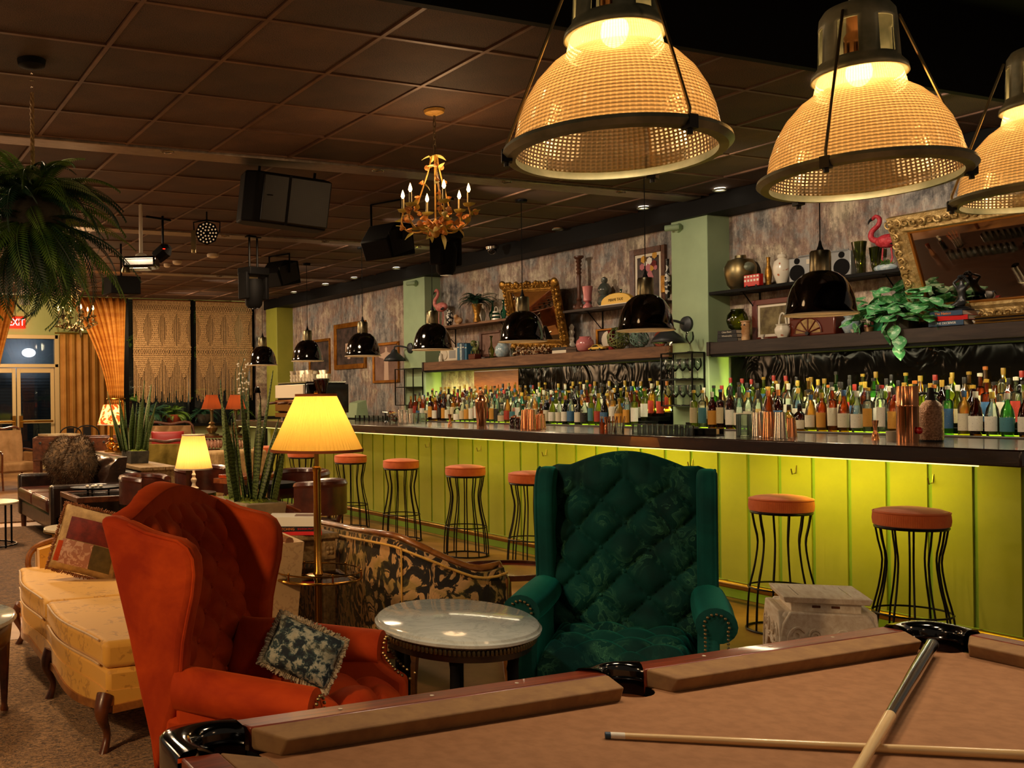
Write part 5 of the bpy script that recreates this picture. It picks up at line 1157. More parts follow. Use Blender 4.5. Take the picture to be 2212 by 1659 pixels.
# ================================================================ bar stools
def stool():
    t = thing('bar_stool', 'x', 'bar stool', (0, 0, 0), 0, 'orange corduroy bar stools')
    z = 0.70; n = 48
    MB().lathe([(0.160, z), (0.174, z + .008), (0.178, z + .035), (0.175, z + .064), (0.170, z + .072)], 220, mod=lambda i, j, a: 1 + (.006 if i % 2 else 0)).build('seat_side', 'stool_corduroy', t, ang=20)
    MB().lathe([(0.171, z + .070), (0.166, z + .079), (0.14, z + .088), (0.08, z + .096), (0.0001, z + .099)], n).build('seat', 'stool_corduroy', t)
    MB().ring((0, 0, z + .073), 0.174, 0.0045, 40, 6).build('piping', 'stool_corduroy', t)
    MB().ring((0, 0, z - .004), 0.165, 0.008, 40, 6).build('seat_ring', 'stool_frame', t)
    for k in range(12):
        a = 2*pi*k/12; c, s_ = cos(a), sin(a)
        pr = cat_rom([(0.163, 0, z), (0.150, 0, .62), (0.132, 0, .52), (0.150, 0, .38), (0.180, 0, .25), (0.192, 0, .12), (0.196, 0, 0.008)], 3)
        MB().tube([(p_[0]*c, p_[0]*s_, p_[2]) for p_ in pr], 0.0055, 6).build('leg', 'stool_frame', t)
    MB().ring((0, 0, 0.255), 0.183, 0.0055, 40, 6).build('foot_ring', 'stool_frame', t)
    MB().ring((0, 0, 0.008), 0.196, 0.007, 40, 6).build('base_ring', 'stool_frame', t)
    return t
P = stool(); order = ('first from the right end of the bar', 'second from the right end, behind the white carved stool', 'third from the right end, beside the green wingback chair', 'fourth from the right end', 'fifth from the right end', 'sixth from the right end, right of the yellow lamp shade', 'seventh from the right end, half behind the yellow lamp shade', 'eighth from the right end, mostly hidden by the snake plant')
for n, (px, py) in enumerate(((1968, 1105), (1687, 1072), (1146, 1022), (1005, 1009), (866, 992), (757, 983), (653, 979), (577, 974))):
    p = pz(px, py, 0.795); o = P if n == 0 else dup(P)
    X = min(5.34, p.x); q = pX(px, py, 5.22); o.location = (q.x, q.y, 0); o.scale.z = 1.02; o.rotation_euler.z = 0.3 * n + RAD(8)
    o['label'] = 'orange topped wire bar stool, ' + order[n]
# ================================================================ carved white stool
p = pz(1768, 1277, 0.476); STOOLS = True; t = thing('carved_stool', 'square whitewashed stool with carved apron beside the pool table', 'stool', (p.x, p.y, 0), RAD(-40))
h = 0.175
MB().hexa([(-h, -h, .40), (h, -h, .40), (h, h, .40), (-h, h, .40), (-h - .01, -h - .01, .425), (h + .01, -h - .01, .425), (h + .01, h + .01, .425), (-h - .01, h + .01, .425)]).build('seat_slab', 'white_wood', t, bevel=0.004)
k_ = h - .03
MB().hexa([(-k_, -k_, .36), (k_, -k_, .36), (k_, k_, .36), (-k_, k_, .36), (-k_ + .0, -k_, .40), (k_, -k_, .40), (k_, k_, .40), (-k_, k_, .40)]).build('waist', 'white_wood', t, bevel=0.002)
MB().box(-.188, -.188, .325, .188, .188, .362).build('shoulder', 'white_wood', t, bevel=.02, seg=3)
for a in (0, pi/2, pi, 3*pi/2):
    g = MB(); ol = [(-.20, .0), (-.155, .0), (-.15, .08), (-.135, .145), (-.10, .175), (-.05, .18), (-.03, .165), (0, .17), (.03, .165), (.05, .18), (.10, .175), (.135, .145), (.15, .08), (.155, .0), (.20, .0), (.212, .10), (.208, .20), (.19, .275), (.16, .318), (-.16, .318), (-.19, .275), (-.208, .20), (-.212, .10)]
    g.ext(ol, -.205, -.175, 'y'); g.tf(Matrix.Rotation(a, 4, 'Z') @ Matrix.Diagonal((1, 1, 1.148, 1))); f = g.build('apron_panel', 'white_wood', t, bevel=0.006)
    cv = MB()
    for sgn in (-1, 1):
        cv.tube([(sgn * (.055 + .030*cos(w)*(1 - w/16)), -.208, .235 + .028*sin(w)*(1 - w/16)) for w in [0.5*i for i in range(22)]], 0.0055, 5)
        cv.tube(cat_rom([(sgn*.10, -.208, .25), (sgn*.13, -.208, .265), (sgn*.165, -.208, .24), (sgn*.175, -.208, .17), (sgn*.182, -.208, .09), (sgn*.17, -.208, .05)], 5), 0.005, 5)
        cv.tube(cat_rom([(sgn*.02, -.208, .205), (sgn*.07, -.208, .195), (sgn*.12, -.208, .215), (sgn*.14, -.208, .20)], 5), 0.005, 5)
        cv.tube([(sgn * (.135 + .014*cos(w)), -.208, .235 + .014*sin(w)) for w in [0.6*i for i in range(10)]], 0.004, 5)
    cv.tf(Matrix.Rotation(a, 4, 'Z') @ Matrix.Diagonal((1, 1, 1.148, 1))); cv.build('carving', 'white_wood', f)
for sx_ in (-1, 1):
    MB().box(sx_*.11 - .0012, -.12, .4249, sx_*.11 + .0012, .12, .4256).build('inlay_line', 'carved_wood', t)
    MB().cbox((sx_*.04, -k_ - .001, .383), (.035, .003, .010)).build('slot', 'carved_wood', t, bevel=.001)
t.scale = (1, 1, 1.12)
# oval tray tables on the floor behind the settee
p = pz(1092, 1226, 0.45)
t = thing('tray_table', 'low oval table with raised wooden rim and red inlaid top behind the marble table', 'table', (p.x, p.y, 0), -YAW + .25)
MB().lathe([(0.0001, .42), (.27, .42), (.27, .45), (.255, .45), (.255, .432), (.0001, .432)], 44, sx=1.25).build('tray_rim', 'carved_wood', t)
MB().lathe([(0.0001, .432), (.252, .432), (.252, .435), (.0001, .436)], 44, sx=1.25).build('tray_top', 'tray_red', t)
MB().box(-.30, -.06, .4362, -.02, .10, .4372).build('inlay', 'lime_inlay', t); MB().lathe([(0.10, 0), (0.04, .03), (0.03, .40), (.06, .42)], 16).build('pedestal', 'carved_wood', t)
# ================================================================ leather sofa and its fur throws
t = thing('leather_sofa', 'dark brown leather sofa with square arms facing the far rug', 'sofa', (1.95, 9.85, 0)); W_, L_ = 0.92, 1.95
MB().box(0.02, 0.0, 0.14, W_, L_, 0.32).build('base', 'leather_black', t, bevel=0.03)
for y in (0.0, L_ - .14): MB().box(0.0, y, 0.14, W_ - .05, y + .14, 0.60).build('arm', 'leather_black', t, bevel=0.03, seg=3)
MB().box(W_ - .16, 0.0, 0.14, W_, L_, 0.70).build('back_frame', 'leather_black', t, bevel=0.04)
for y0, y1 in ((.15, .97), (.98, 1.80)):
    MB().box(-.02, y0, 0.32, W_ - .18, y1, 0.46).build('seat_cushion', 'leather_brown', t, bevel=0.04, seg=4)
    MB().slab(lambda u, v: (W_ - .34 + .12*v + .05*sin(pi*v) * -1 + .012*sin(v*14 + u*9), lerp(y0, y1, u), lerp(.46, .84, v)), lambda u, v: (W_ - .17 + .06*v, lerp(y0, y1, u), lerp(.46, .85, v)), 16, 12).build('back_cushion', 'leather_black', t, bevel=0.0, ang=80)
for x in (.06, W_ - .08):
    for y in (.06, L_ - .06): MB().cyl((x, y, 0), .028, .14, 8, .034).build('leg', 'carved_wood', t)
def furry(lab, c, sc, seed):
    rnd = random.Random(seed); t = thing('fur_cushion', lab, 'cushion', c)
    MB().ball((0, 0, 0), 1.0, 20, 14, sc).build('hide', 'fur', t, ang=80) if False else None
    b = MB(); b.ball((0, 0, 0), 1, 18, 12); b.v = [(x*sc[0]*(1+.12*sin(5*z+seed)), y*sc[1]*(1+.1*sin(4*x)), z*sc[2]) for x, y, z in b.v]
    base = list(b.v); b.build('hide', 'fur', t, ang=80)
    h = MB()
    for k in range(2600):
        a = rnd.random()*2*pi; zz = rnd.uniform(-1, 1); r = sqrt(1 - zz*zz); n = Vector((r*cos(a), r*sin(a), zz)); p_ = Vector((n.x*sc[0]*(1+.12*sin(5*n.z+seed)), n.y*sc[1]*(1+.1*sin(4*n.x)), n.z*sc[2]))
        d = (Vector((n.x/sc[0], n.y/sc[1], n.z/sc[2])).normalized() + Vector((rnd.uniform(-.5, .5), rnd.uniform(-.5, .5), rnd.uniform(-1.1, .1)))).normalized(); L = rnd.uniform(.025, .055)
        s_ = d.cross(Vector((rnd.random(), rnd.random(), rnd.random()))).normalized() * .0035
        i = len(h.v); h.v += [tuple(p_ - s_), tuple(p_ + s_), tuple(p_ + d * L)]; h.f.append((i, i+1, i+2))
    stuff(h.build('hair', 'fur', t)); return t
q = pd(100, 1020, 10.45); furry('big shaggy brown fur cushion against the far arm of the leather sofa', (2.36, 11.2, 0.75), (.18, .40, .28), 1)
furry('draped brown fur cushion with a pale ridge, nearer on the leather sofa', (2.42, 10.62, 0.76), (.16, .28, .29), 2)
# glass topped dark end table
t = thing('end_table', 'dark wood end table with glass top beside the leather sofa', 'table', (2.0, 8.95, 0)); w_, l_, z = .62, .72, .56
MB().box(0, 0, z - .05, w_, .05, z).box(0, l_ - .05, z - .05, w_, l_, z).box(0, .05, z - .05, .05, l_ - .05, z).box(w_ - .05, .05, z - .05, w_, l_ - .05, z).build('top_frame', 'carved_wood', t, bevel=.005)
MB().box(.05, .05, z - .012, w_ - .05, l_ - .05, z - .004).build('glass_top', 'night_glass', t)
for x in (0, w_ - .05):
    for y in (0, l_ - .05): MB().box(x, y, 0, x + .05, y + .05, z - .05).build('leg', 'leather_black', t, bevel=.004)
MB().box(.02, .02, .14, w_ - .02, l_ - .02, .17).build('lower_shelf', 'carved_wood', t)
tag(MB().box(-.10, -.16, 0, .10, .16, .09).build('wooden_box', 'tray_red', None, loc=(2.18, 9.2, .17), bevel=.004), 'reddish wooden box on the lower shelf of the end table', 'box')
t = thing('metal_tray', 'dark ornate footed tray with pale pieces on the end table', 'tray', (2.30, 9.45, z)); MB().lathe([(0.0001, .035), (.17, .03), (.19, .05), (.175, .04), (.0001, .042)], 30, sx=1.3).build('dish', 'iron_dark', t)
for k in range(3): MB().cyl((.12*cos(k*2.1), .10*sin(k*2.1), 0), .01, .035, 8).build('foot', 'iron_dark', t)
for k in range(4): MB().ball((-.08 + .04*k, .02 * (-1)**k, .055), .022, 8, 6, (1, 1, .6)).build('pale_piece', 'white_ceramic', t)
# console behind the sofa, its plant and lamp
t = thing('sofa_table', 'rustic wooden table with plank top behind the leather sofa', 'table', (2.98, 10.3, 0))
for k in range(3): MB().box(.14*k, 0, .68, .14*k + .135, 1.3, .715).build('plank', 'console_oak', t, bevel=.003)
MB().box(.03, .04, .58, .39, 1.26, .68).build('apron', 'console_oak', t)
for x in (.02, .35):
    for y in (.03, 1.2): MB().box(x, y, 0, x + .06, y + .06, .68).build('leg', 'console_oak', t)
q = pz(292, 1001, .715); t = thing('snake_plant', 'smaller snake plant in a dark trough on the sofa table', 'plant', (3.17, pX(292, 985, 3.17).y, .715)); PB = Vector((3.17, pX(292, 985, 3.17).y, 0)); dPB = depth(PB)
planter(t, .22, .40, .14, 'dark_stone')
for bx, by, tx_, ty_, w in ((262, 965, 232, 845, .03), (268, 965, 240, 880, .03), (272, 967, 258, 862, .035), (278, 968, 270, 868, .03), (284, 968, 287, 872, .035), (290, 968, 296, 870, .03), (296, 968, 303, 868, .035), (300, 968, 312, 822, .038), (306, 967, 327, 830, .034), (310, 967, 338, 868, .03), (314, 966, 335, 900, .028), (318, 966, 322, 880, .03), (275, 968, 262, 900, .03)):
    a = pd(bx, by, dPB + rr(-.08, .08)); a.z = .845; bb = pd(tx_, ty_, depth(a)); v = bb - a; L = v.length
    o = blade(L, w * 1.05, 0, int(bx * 3 + ty_), -YAW - pi/2 - atan2(v.y, v.x) + rr(-.5, .5)).build('leaf', 'snake_leaf', t, loc=(a.x - PB.x, a.y - PB.y, .13), solid=.005); o.rotation_euler = (0, math.acos(min(1, v.z / L)), atan2(v.y, v.x))
def table_lamp(lab, px, ybase, ytop_sh, ybot_sh, d, wtop, wbot, shm, band, basem, e, kind='turned', name='table_lamp', lcol=(1, .66, .32), pl=True):
    B = pd(px, ybase, d); k = d / FPX; z1 = (ybase - ybot_sh) * k; z2 = (ybase - ytop_sh) * k; t = thing(name, lab, 'table lamp', B)
    H = z1
    pr = [(.30*H, 0), (.30*H, .05*H), (.18*H, .10*H), (.22*H, .18*H), (.10*H, .26*H), (.07*H, .38*H), (.13*H, .50*H), (.12*H, .56*H), (.06*H, .64*H), (.09*H, .74*H), (.05*H, .82*H), (.06*H, H*1.02)] if kind == 'turned' else [(.26*H, 0), (.26*H, .06*H), (.12*H, .10*H), (.20*H, .22*H), (.22*H, .30*H), (.08*H, .40*H), (.13*H, .46*H), (.06*H, .52*H), (.06*H, .92*H), (.10*H, .95*H), (.05*H, 1.02*H)]
    MB().lathe(pr, 24).build('base', basem, t)
    n = 40 if pl else 6
    if pl: pleated(t, wbot * k / 2, wtop * k / 2, z1, z2, n, shm, band)
    else:
        q_ = MB().lathe([(wbot*k/2, z1), (wtop*k/2, z2)], 8, cap=False).build('shade', shm, t, smooth=False); MB().lathe([(wbot*k/2 + .003, z1 - .008), (wbot*k/2 + .003, z1 + .005)], 8, cap=False).build('lower_band', band, q_, solid=.003)
    MB().ball((0, 0, lerp(z1, z2, .4)), .022, 10, 6).build('bulb', 'bulb_soft', t)
    if e: lamp('table_lamp_light', 'POINT', B + Vector((0, 0, lerp(z1, z2, .4))), e, lcol, .035)
    return t, B
t, B = table_lamp('small table lamp with glowing pleated cream shade on a turned ivory base', 419, 1063, 940, 1012, 8.6, 48, 80, 'pleated_cream', 'paper', 'white_ceramic', 8)
tb = thing('pedestal_table', 'dark pedestal table under the cream pleated lamp', 'table', (B.x, B.y, 0)); MB().lathe([(.0001, B.z - .03), (.19, B.z - .03), (.19, B.z), (.0001, B.z)], 32).build('tabletop', 'leather_black', tb); MB().lathe([(.18, 0), (.16, .03), (.03, .06), (.03, B.z - .04), (.1, B.z - .03)], 20).build('pedestal', 'iron_dark', tb)
t, B = table_lamp('table lamp with red floral shade on a brass column behind the leather sofa', 241, 976, 874, 917, 13.2, 34, 60, 'floral_shade', 'paper', 'brass', 10, 'col', pl=False)
tb = thing('lamp_table', 'small wooden table under the red floral lamp', 'table', (B.x, B.y, 0)); MB().box(-.3, -.3, B.z - .04, .3, .3, B.z).build('tabletop', 'console_oak', tb)
for x in (-.26, .26):
    for y in (-.26, .26): MB().cbox((x, y, (B.z - .04)/2), (.05, .05, B.z - .04)).build('leg', 'console_oak', tb)
t = thing('brass_pot', 'round polished brass pot beside the floral lamp', 'pot', pd(259, 975, 13.0)); MB().lathe([(.05, 0), (.085, .03), (.09, .07), (.06, .10), (.075, .115)], 20).build('body', 'brass', t); t.location.z = B.z
for n, (px, lab) in enumerate(((458, 'brown paper table lamp on a brass column before the macrame, left one'), (510, 'brown paper table lamp behind the snake plant leaves, right one'))):
    t, B = table_lamp(lab, px, 941, 853, 883, 15.2, 26, 48, 'brown_shade', 'band_rust', 'old_brass', 1.8, 'col', pl=False)
    tb = thing('lamp_table', ('quilted side table under the left brown lamp', 'quilted side table under the right brown lamp')[n], 'table', (B.x, B.y, 0)); MB().cyl((0, 0, B.z - .03), .165, .03, 28).build('tabletop', 'carved_wood', tb)
    for k in range(16): a = 2*pi*k/16; MB().ball((.13*cos(a), .13*sin(a), B.z - .12), .03, 8, 6, (1, 1, 2.4)).build('quilted_pad', 'patch_pink', tb)
    MB().cyl((0, 0, 0), .12, B.z - .2, 20).build('base', 'carved_wood', tb)
# ================================================================ chairs and tables further back
def tub_chair(lab, px, py, z, rz, s=1.0, m='leather_brown'):
    t = thing('tub_chair', lab, 'chair', (px, py, 0), rz)
    s *= .78; R = .27 * s
    def f(off_):
        def g(u, v):
            a = lerp(-2.2, 2.2, u) + pi; return ((R + off_) * cos(a), (R + off_) * sin(a), lerp(.52, z - .02 * (abs(u - .5) * 2) ** 3, v) + .0)
        return g
    MB().slab(f(0), f(.055), 28, 6).build('curved_back', m, t, ang=60); MB().tube([f(.028)(k/28, 1) for k in range(29)], .034, 8).build('back_roll', m, t)
    MB().lathe([(.0001, .40), (.24*s, .40), (.255*s, .43), (.24*s, .47), (.0001, .485)], 28).build('seat', m, t)
    for k in range(4): a = pi/4 + k*pi/2; MB().tube([(.21*s*cos(a), .21*s*sin(a), .41), (.24*s*cos(a), .24*s*sin(a), 0)], .018, 6).build('leg', 'carved_wood', t)
    for a in (pi - 1.6, pi, pi + 1.6): MB().tube([((R+.03)*cos(a), (R+.03)*sin(a), .53), ((R-.02)*cos(a), (R-.02)*sin(a), .42)], .018, 6).build('back_post', 'carved_wood', t)
tub_chair('brown leather tub chair seen from behind, just left of the seventh bar stool', 3.53, 7.17, .755, RAD(125), .78)
tub_chair('brown leather tub chair beyond the black round table', 3.84, 8.16, .76, RAD(-135), .95); tub_chair('wide brown leather tub chair behind the cream lamp', 3.25, 9.12, .76, RAD(-90)); tub_chair('small brown leather tub chair left of the cream lamp', 2.53, 8.60, .74, RAD(-60), .82)
p = pz(588, 1043, .74); t = thing('round_table', 'round black pedestal table among the leather tub chairs', 'table', (p.x + .02, p.y + .06, 0)); MB().lathe([(.0001, .70), (.20, .70), (.205, .72), (.20, .74), (.0001, .74)], 40).build('tabletop', 'soft_black', t); MB().lathe([(.2, 0), (.19, .02), (.03, .05), (.03, .70)], 20).build('pedestal', 'iron_dark', t)
p = Vector((3.31, 8.12, 0)); t = thing('game_board', 'flat reddish game board box on a dark table behind the snake plant', 'board', (p.x, p.y, .742), .3); MB().box(-.19, -.17, 0, .19, .17, .03).build('board', 'tray_red', t, bevel=.003)
t = thing('square_table', 'dark square table under the reddish game board', 'table', (p.x, p.y, 0), .3); MB().box(-.22, -.20, .70, .22, .20, .74).build('tabletop', 'carved_wood', t); MB().lathe([(.2, 0), (.03, .05), (.03, .70)], 16).build('pedestal', 'iron_dark', t)
def easy_chair(lab, px, py, d, rz, w, m, wood='carved_wood', tufted=False, zt=.92, name='armchair', zs=.44):
    p = pd(px, py, d); t = thing(name, lab, 'chair', (p.x, p.y, 0), rz)
    MB().box(-.24, -w/2, .28, .30, w/2, zs).build('seat', m, t, bevel=.04, seg=3)
    nb = 5
    MB().slab(lambda u, v: (-.20 - .08*v + (.03*tuft(u*3, v*2.5) if tufted else .02*sin(pi*v) + .014*abs(sin(pi*u*nb))), lerp(-w/2 + .04, w/2 - .04, u), lerp(zs - .04, zt, v)), lambda u, v: (-.28 - .10*v, lerp(-w/2 + .04, w/2 - .04, u), lerp(zs - .08, zt, v)), 36, 24).build('back', m, t, ang=70)
    bp = cat_rom([(-.27, -w/2 + .03, zs - .1), (-.36, -w/2 + .02, zt), (-.37, 0, zt + .025), (-.36, w/2 - .02, zt), (-.27, w/2 - .03, zs - .1)], 5); MB().tube(bp, .02, 6).build('back_frame', wood, t)
    for s_ in (-1, 1):
        MB().box(-.24, s_*w/2 - .035, .30, .24, s_*w/2 + .035, .60).build('arm', m, t, bevel=.03, seg=3)
        MB().tube(cat_rom([(-.26, s_*w/2, .64), (0, s_*w/2, .63), (.25, s_*w/2, .61), (.28, s_*w/2, .50), (.27, s_*w/2, .30), (.30, s_*w/2, 0)], 4), .018, 6).build('arm_frame', wood, t)
        MB().tube([(-.24, s_*(w/2 - .04), .30), (-.29, s_*(w/2 - .04), 0)], .02, 6).build('leg', wood, t)
    return t
p = pz(30, 1035, 0); easy_chair('tan velvet armchair with dark carved frame before the entrance doors', 28, 980, 16.6, RAD(-72), .66, 'tan_velvet', zt=.95)
easy_chair('olive velvet channel back chair behind the sofa table', 345, 975, 12.2, RAD(-118), .62, 'olive_velvet', zt=.88)
easy_chair('grey tufted square back armchair with a red cushion under the window ledge', 366, 950, 15.6, RAD(-110), .74, 'tan_velvet', tufted=True, zt=1.02)
q = pd(362, 950, 15.25); pillow('red_cushion', 'small red cushion on the grey tufted armchair', .5, .26, .12, 'spine_red', q, (RAD(-10), 0, RAD(-20)))
# quilted sofa piece and damask low bench behind the cream lamp
p = Vector((4.35, 11.15, 0)); t = thing('ottoman', 'gold damask upholstered bench end behind the cream lamp', 'bench', (p.x, p.y, 0), .2); MB().box(-.36, -.22, .1, .36, .22, .82).build('body', 'patch_gold', t, bevel=.03)
for x in (-.3, .3): MB().cyl((x, -.2, 0), .03, .1, 8).cyl((x, .2, 0), .03, .1, 8).build('leg', 'carved_wood', t)
# foosball table
p = pd(170, 955, 14.4); t = thing('foosball_table', 'dark wooden table football table with rod handles before the curtains', 'game table', (p.x, p.y, 0), RAD(-14)); w_, l_ = .62, .36
MB().box(-w_, -l_, .62, w_, -l_ + .03, .92).box(-w_, l_ - .03, .62, w_, l_, .92).box(-w_, -l_ + .03, .62, -w_ + .03, l_ - .03, .92).box(w_ - .03, -l_ + .03, .62, w_, l_ - .03, .92).box(-w_, -l_, .60, w_, l_, .63).build('cabinet', 'carved_wood', t, bevel=.006)
MB().box(-w_ + .03, -l_ + .03, .74, w_ - .03, l_ - .03, .75).build('pitch', 'picture_dark', t)
for k in range(8):
    x = -w_ + .12 + k * .142; y0 = -.62 - .1 * (k % 3); MB().tube([(x, y0, .86), (x, .5, .86)], .008, 6).build('rod', 'steel', t); MB().tube([(x, y0 - .1, .86), (x, y0, .86)], .018, 8).build('handle', 'rubber', t)
    for j in range(3): MB().cbox((x, -.2 + .2*j, .82), (.02, .03, .09)).build('player', 'black_matte', t)
for x in (-w_ + .05, w_ - .05):
    for y in (-l_ + .05, l_ - .05): MB().cbox((x, y, .3), (.09, .09, .6)).build('leg', 'carved_wood', t)
p = pz(128, 937, .90); t = thing('cafe_table', 'small table with pale square top behind the football table', 'table', (p.x, p.y, 0), .1); MB().box(-.27, -.27, .87, .27, .27, .90).build('tabletop', 'cream_marble', t); MB().lathe([(.25, 0), (.03, .04), (.03, .87)], 14).build('pedestal', 'black_metal', t)
def metal_chair(lab, px, py, d, rz):
    p = pd(px, py, d); t = thing('metal_chair', lab, 'chair', (p.x, p.y, 0), rz)
    MB().box(-.18, -.18, .50, .18, .18, .515).build('seat', 'iron_dark', t, bevel=.01)
    pts = cat_rom([(-.2, -.2, .5), (-.22, -.2, .88), (-.23, 0, .98), (-.22, .2, .88), (-.2, .2, .5)], 6); MB().tube(pts, .012, 6).build('back_hoop', 'iron_dark', t)
    MB().box(-.235, -.07, .5, -.225, .07, .96).build('back_splat', 'iron_dark', t); MB().tube(cat_rom([(-.22, -.2, .8), (.05, -.24, .74), (.08, -.22, .5)], 5), .01, 6).tube(cat_rom([(-.22, .2, .8), (.05, .24, .74), (.08, .22, .5)], 5), .01, 6).build('arm_loop', 'iron_dark', t)
    for x in (-1, 1):
        for y in (-1, 1): MB().tube([(.16*x, .16*y, .5), (.2*x, .2*y, 0)], .014, 6).build('leg', 'iron_dark', t)
metal_chair('dark steel cafe chair with arm hoops behind the football table, right one', 190, 950, 18.2, RAD(-100)); metal_chair('dark steel cafe chair nearer the doors, left one', 166, 955, 17.4, RAD(-75))
# ================================================================ things on the shelves (all positions are real shelf points)
ST, SK = 2.343, 1.885      # thin and thick shelf tops
XS = 7.46
def it(px0, px1, ytop, X=XS, base=SK):
    """centre y, round radius, flat width, height, base z for something spanning px0..px1 on the shelf at X"""
    c = pX((px0+px1)/2, ytop, X); a = pX(px0, ytop, X); b = pX(px1, ytop, X); d = depth(c); t_ = ((px0+px1)/2 - CXP)/FPX
    R = (px1-px0)/2*d/(FPX*sqrt(1+t_*t_)); return c.y, R, abs(a.y-b.y), max(.01, c.z-base), base
FACE = pi/2      # local -y turned to face the room (-X)... items are modelled facing -y
def place(name, lab, cat, px0, px1, ytop, X=XS, base=SK, rz=-pi/2, group=None):
    y, R, Wd, H, z = it(px0, px1, ytop, X, base); t = thing(name, lab, cat, (X, y, z), rz, group); return t, R, Wd, H
PROF = dict(
 ginger=[(.5,0),(.55,.02),(.95,.35),(1,.55),(.85,.72),(.45,.80),(.42,.84)],
 tall=[(.6,0),(.65,.03),(.95,.35),(.9,.55),(.45,.75),(.42,.9),(.6,1)],
 round=[(.5,0),(.8,.12),(1,.45),(.9,.75),(.6,.94),(.62,1)],
 flare=[(.45,0),(.5,.04),(.4,.15),(.7,.5),(.95,.92),(1,1)],
 goblet=[(.75,0),(.9,.05),(.8,.15),(.3,.27),(.8,.36),(.75,.6),(1,1)],
 bulb=[(.5,0),(.62,.03),(1,.45),(.95,.7),(.62,.86),(.55,.92),(.75,1)],
 bud=[(.7,0),(.8,.04),(.6,.12),(1,.3),(.9,.42),(.35,.55),(.25,.8),(.5,1)])
def vase(name, lab, cat, px0, px1, ytop, prof, m, X=XS, base=SK, hollow=True, mod=None, cap=None, n=28, group=None):
    t, R, Wd, H = place(name, lab, cat, px0, px1, ytop, X, base, 0, group)
    pr = [(r*R, z*H) for r, z in PROF[prof]]
    if hollow: r, z = pr[-1]; pr = pr + [(r*.88, z), (r*.8, z - .15*H), (0.0001, z - .4*H)]
    MB().lathe([(0.0001, 0)] + pr, n, mod=mod).build('body', m, t, ang=50)
    MB().ring((0, 0, PROF[prof][-1][1]*H), PROF[prof][-1][0]*R*.95, R*.05, 20, 6).build('lip', cap or m, t); return t, R, H
# --- right thin shelf
t, R, Wd, H = place('armour_pot', 'rounded bronze pot with winged metal shoulders at the left end of the high shelf', 'pot', 1562, 1637, 552, base=ST)
MB().lathe([(.0001,0),(.6*R,0),(.62*R,.05*H),(.8*R,.15*H),(.95*R,.45*H),(.95*R,.68*H),(.75*R,.86*H),(.34*R,.92*H),(.32*R,H),(.0001,H)], 32).build('body', 'old_brass', t)
for s_ in (-1, 1): MB().ball((s_*.62*R, -.15*R, .62*H), .5*R, 16, 10, (.95, .9, .75)).build('shoulder', 'aged_bronze', t)
MB().ring((0, -.85*R, .45*H), .16*R, .03*R, 16, 6, 1, .3).build('boss', 'brass', t)
t, R, Wd, H = place('toy_bus', 'red double decker toy bus in front of the bronze pot', 'toy', 1609, 1646, 593, X=7.38, base=ST)
L = Wd*.9; MB().box(-L/2, -.025, .008, L/2, .025, H).build('body', 'toy_red', t, bevel=.004)
for z0, z1 in ((.45*H, .62*H), (.78*H, .92*H)):
    for k in range(5): MB().box(-L/2 + .006 + k*(L/5), -.0265, z0, -L/2 + (k+.82)*(L/5), -.0245, z1).build('window', 'white_ceramic', t)
for x in (-.3*L, .3*L): MB().tube([(x, -.027, .01), (x, .027, .01)], .010, 12).build('wheel', 'rubber', t)
vase('gilt_vase', 'slender embossed gold vase between the toy bus and ginger jar', 'vase', 1651, 1668, 556, 'tall', 'gilt', base=ST)
t, R, H = vase('ginger_jar', 'white ginger jar painted with flowers beside the silver radio cassette', 'jar', 1668, 1710, 545, 'ginger', 'floral_ceramic', base=ST, hollow=False, mod=lambda i, j, a: 1 + .012*(i % 2))
MB().lathe([(.46*R,.82*H),(.55*R,.85*H),(.42*R,.93*H),(.1*R,.95*H),(.12*R,H),(.0001,1.01*H)], 20).build('lid', 'floral_ceramic', t)
t, R, Wd, H = place('boombox', 'silver radio cassette player behind the largest black pendant', 'radio', 1711, 1845, 548, X=7.48, base=ST); L = Wd
MB().box(-L/2, -.05, 0, L/2, .05, H*.95).build('case', 'silver_plastic', t, bevel=.006)
for s_ in (-1, 1):
    MB().ball((0, 0, 0), 1, 3, 2, (0, 0, 0)) ; o = MB().cyl((0, 0, 0), .32*H, .008, 24).build('speaker', 'soft_black', t, loc=(s_*.36*L, -.049, .36*H)); o.rotation_euler.x = pi/2
    o2 = MB().cyl((0, 0, 0), .12*H, .006, 16).build('tweeter', 'soft_black', t, loc=(s_*.36*L, -.049, .82*H)); o2.rotation_euler.x = pi/2
MB().box(-.12*L, -.056, .12*H, .12*L, -.05, .52*H).build('cassette_door', 'iron_dark', t, bevel=.002); MB().box(-.2*L, -.054, .66*H, .2*L, -.05, .84*H).build('dial', 'paper', t)
MB().tube([(-.4*L, 0, .95*H), (-.4*L, 0, 1.02*H), (.4*L, 0, 1.02*H), (.4*L, 0, .95*H)], .007, 6).build('handle', 'silver_plastic', t)
for k in range(5): MB().box((-.1+.04*k)*L, -.045, .95*H, (-.075+.04*k)*L, -.02, .99*H).build('button', 'iron_dark', t)
vase('green_vase', 'tall flared green glass vase left of the red flamingo', 'vase', 1838, 1873, 523, 'flare', 'glass_olive', base=ST, X=7.42)
vase('green_vase', 'second green glass vase half behind the red flamingo', 'vase', 1876, 1902, 535, 'flare', 'glass_olive', base=ST, X=7.52)
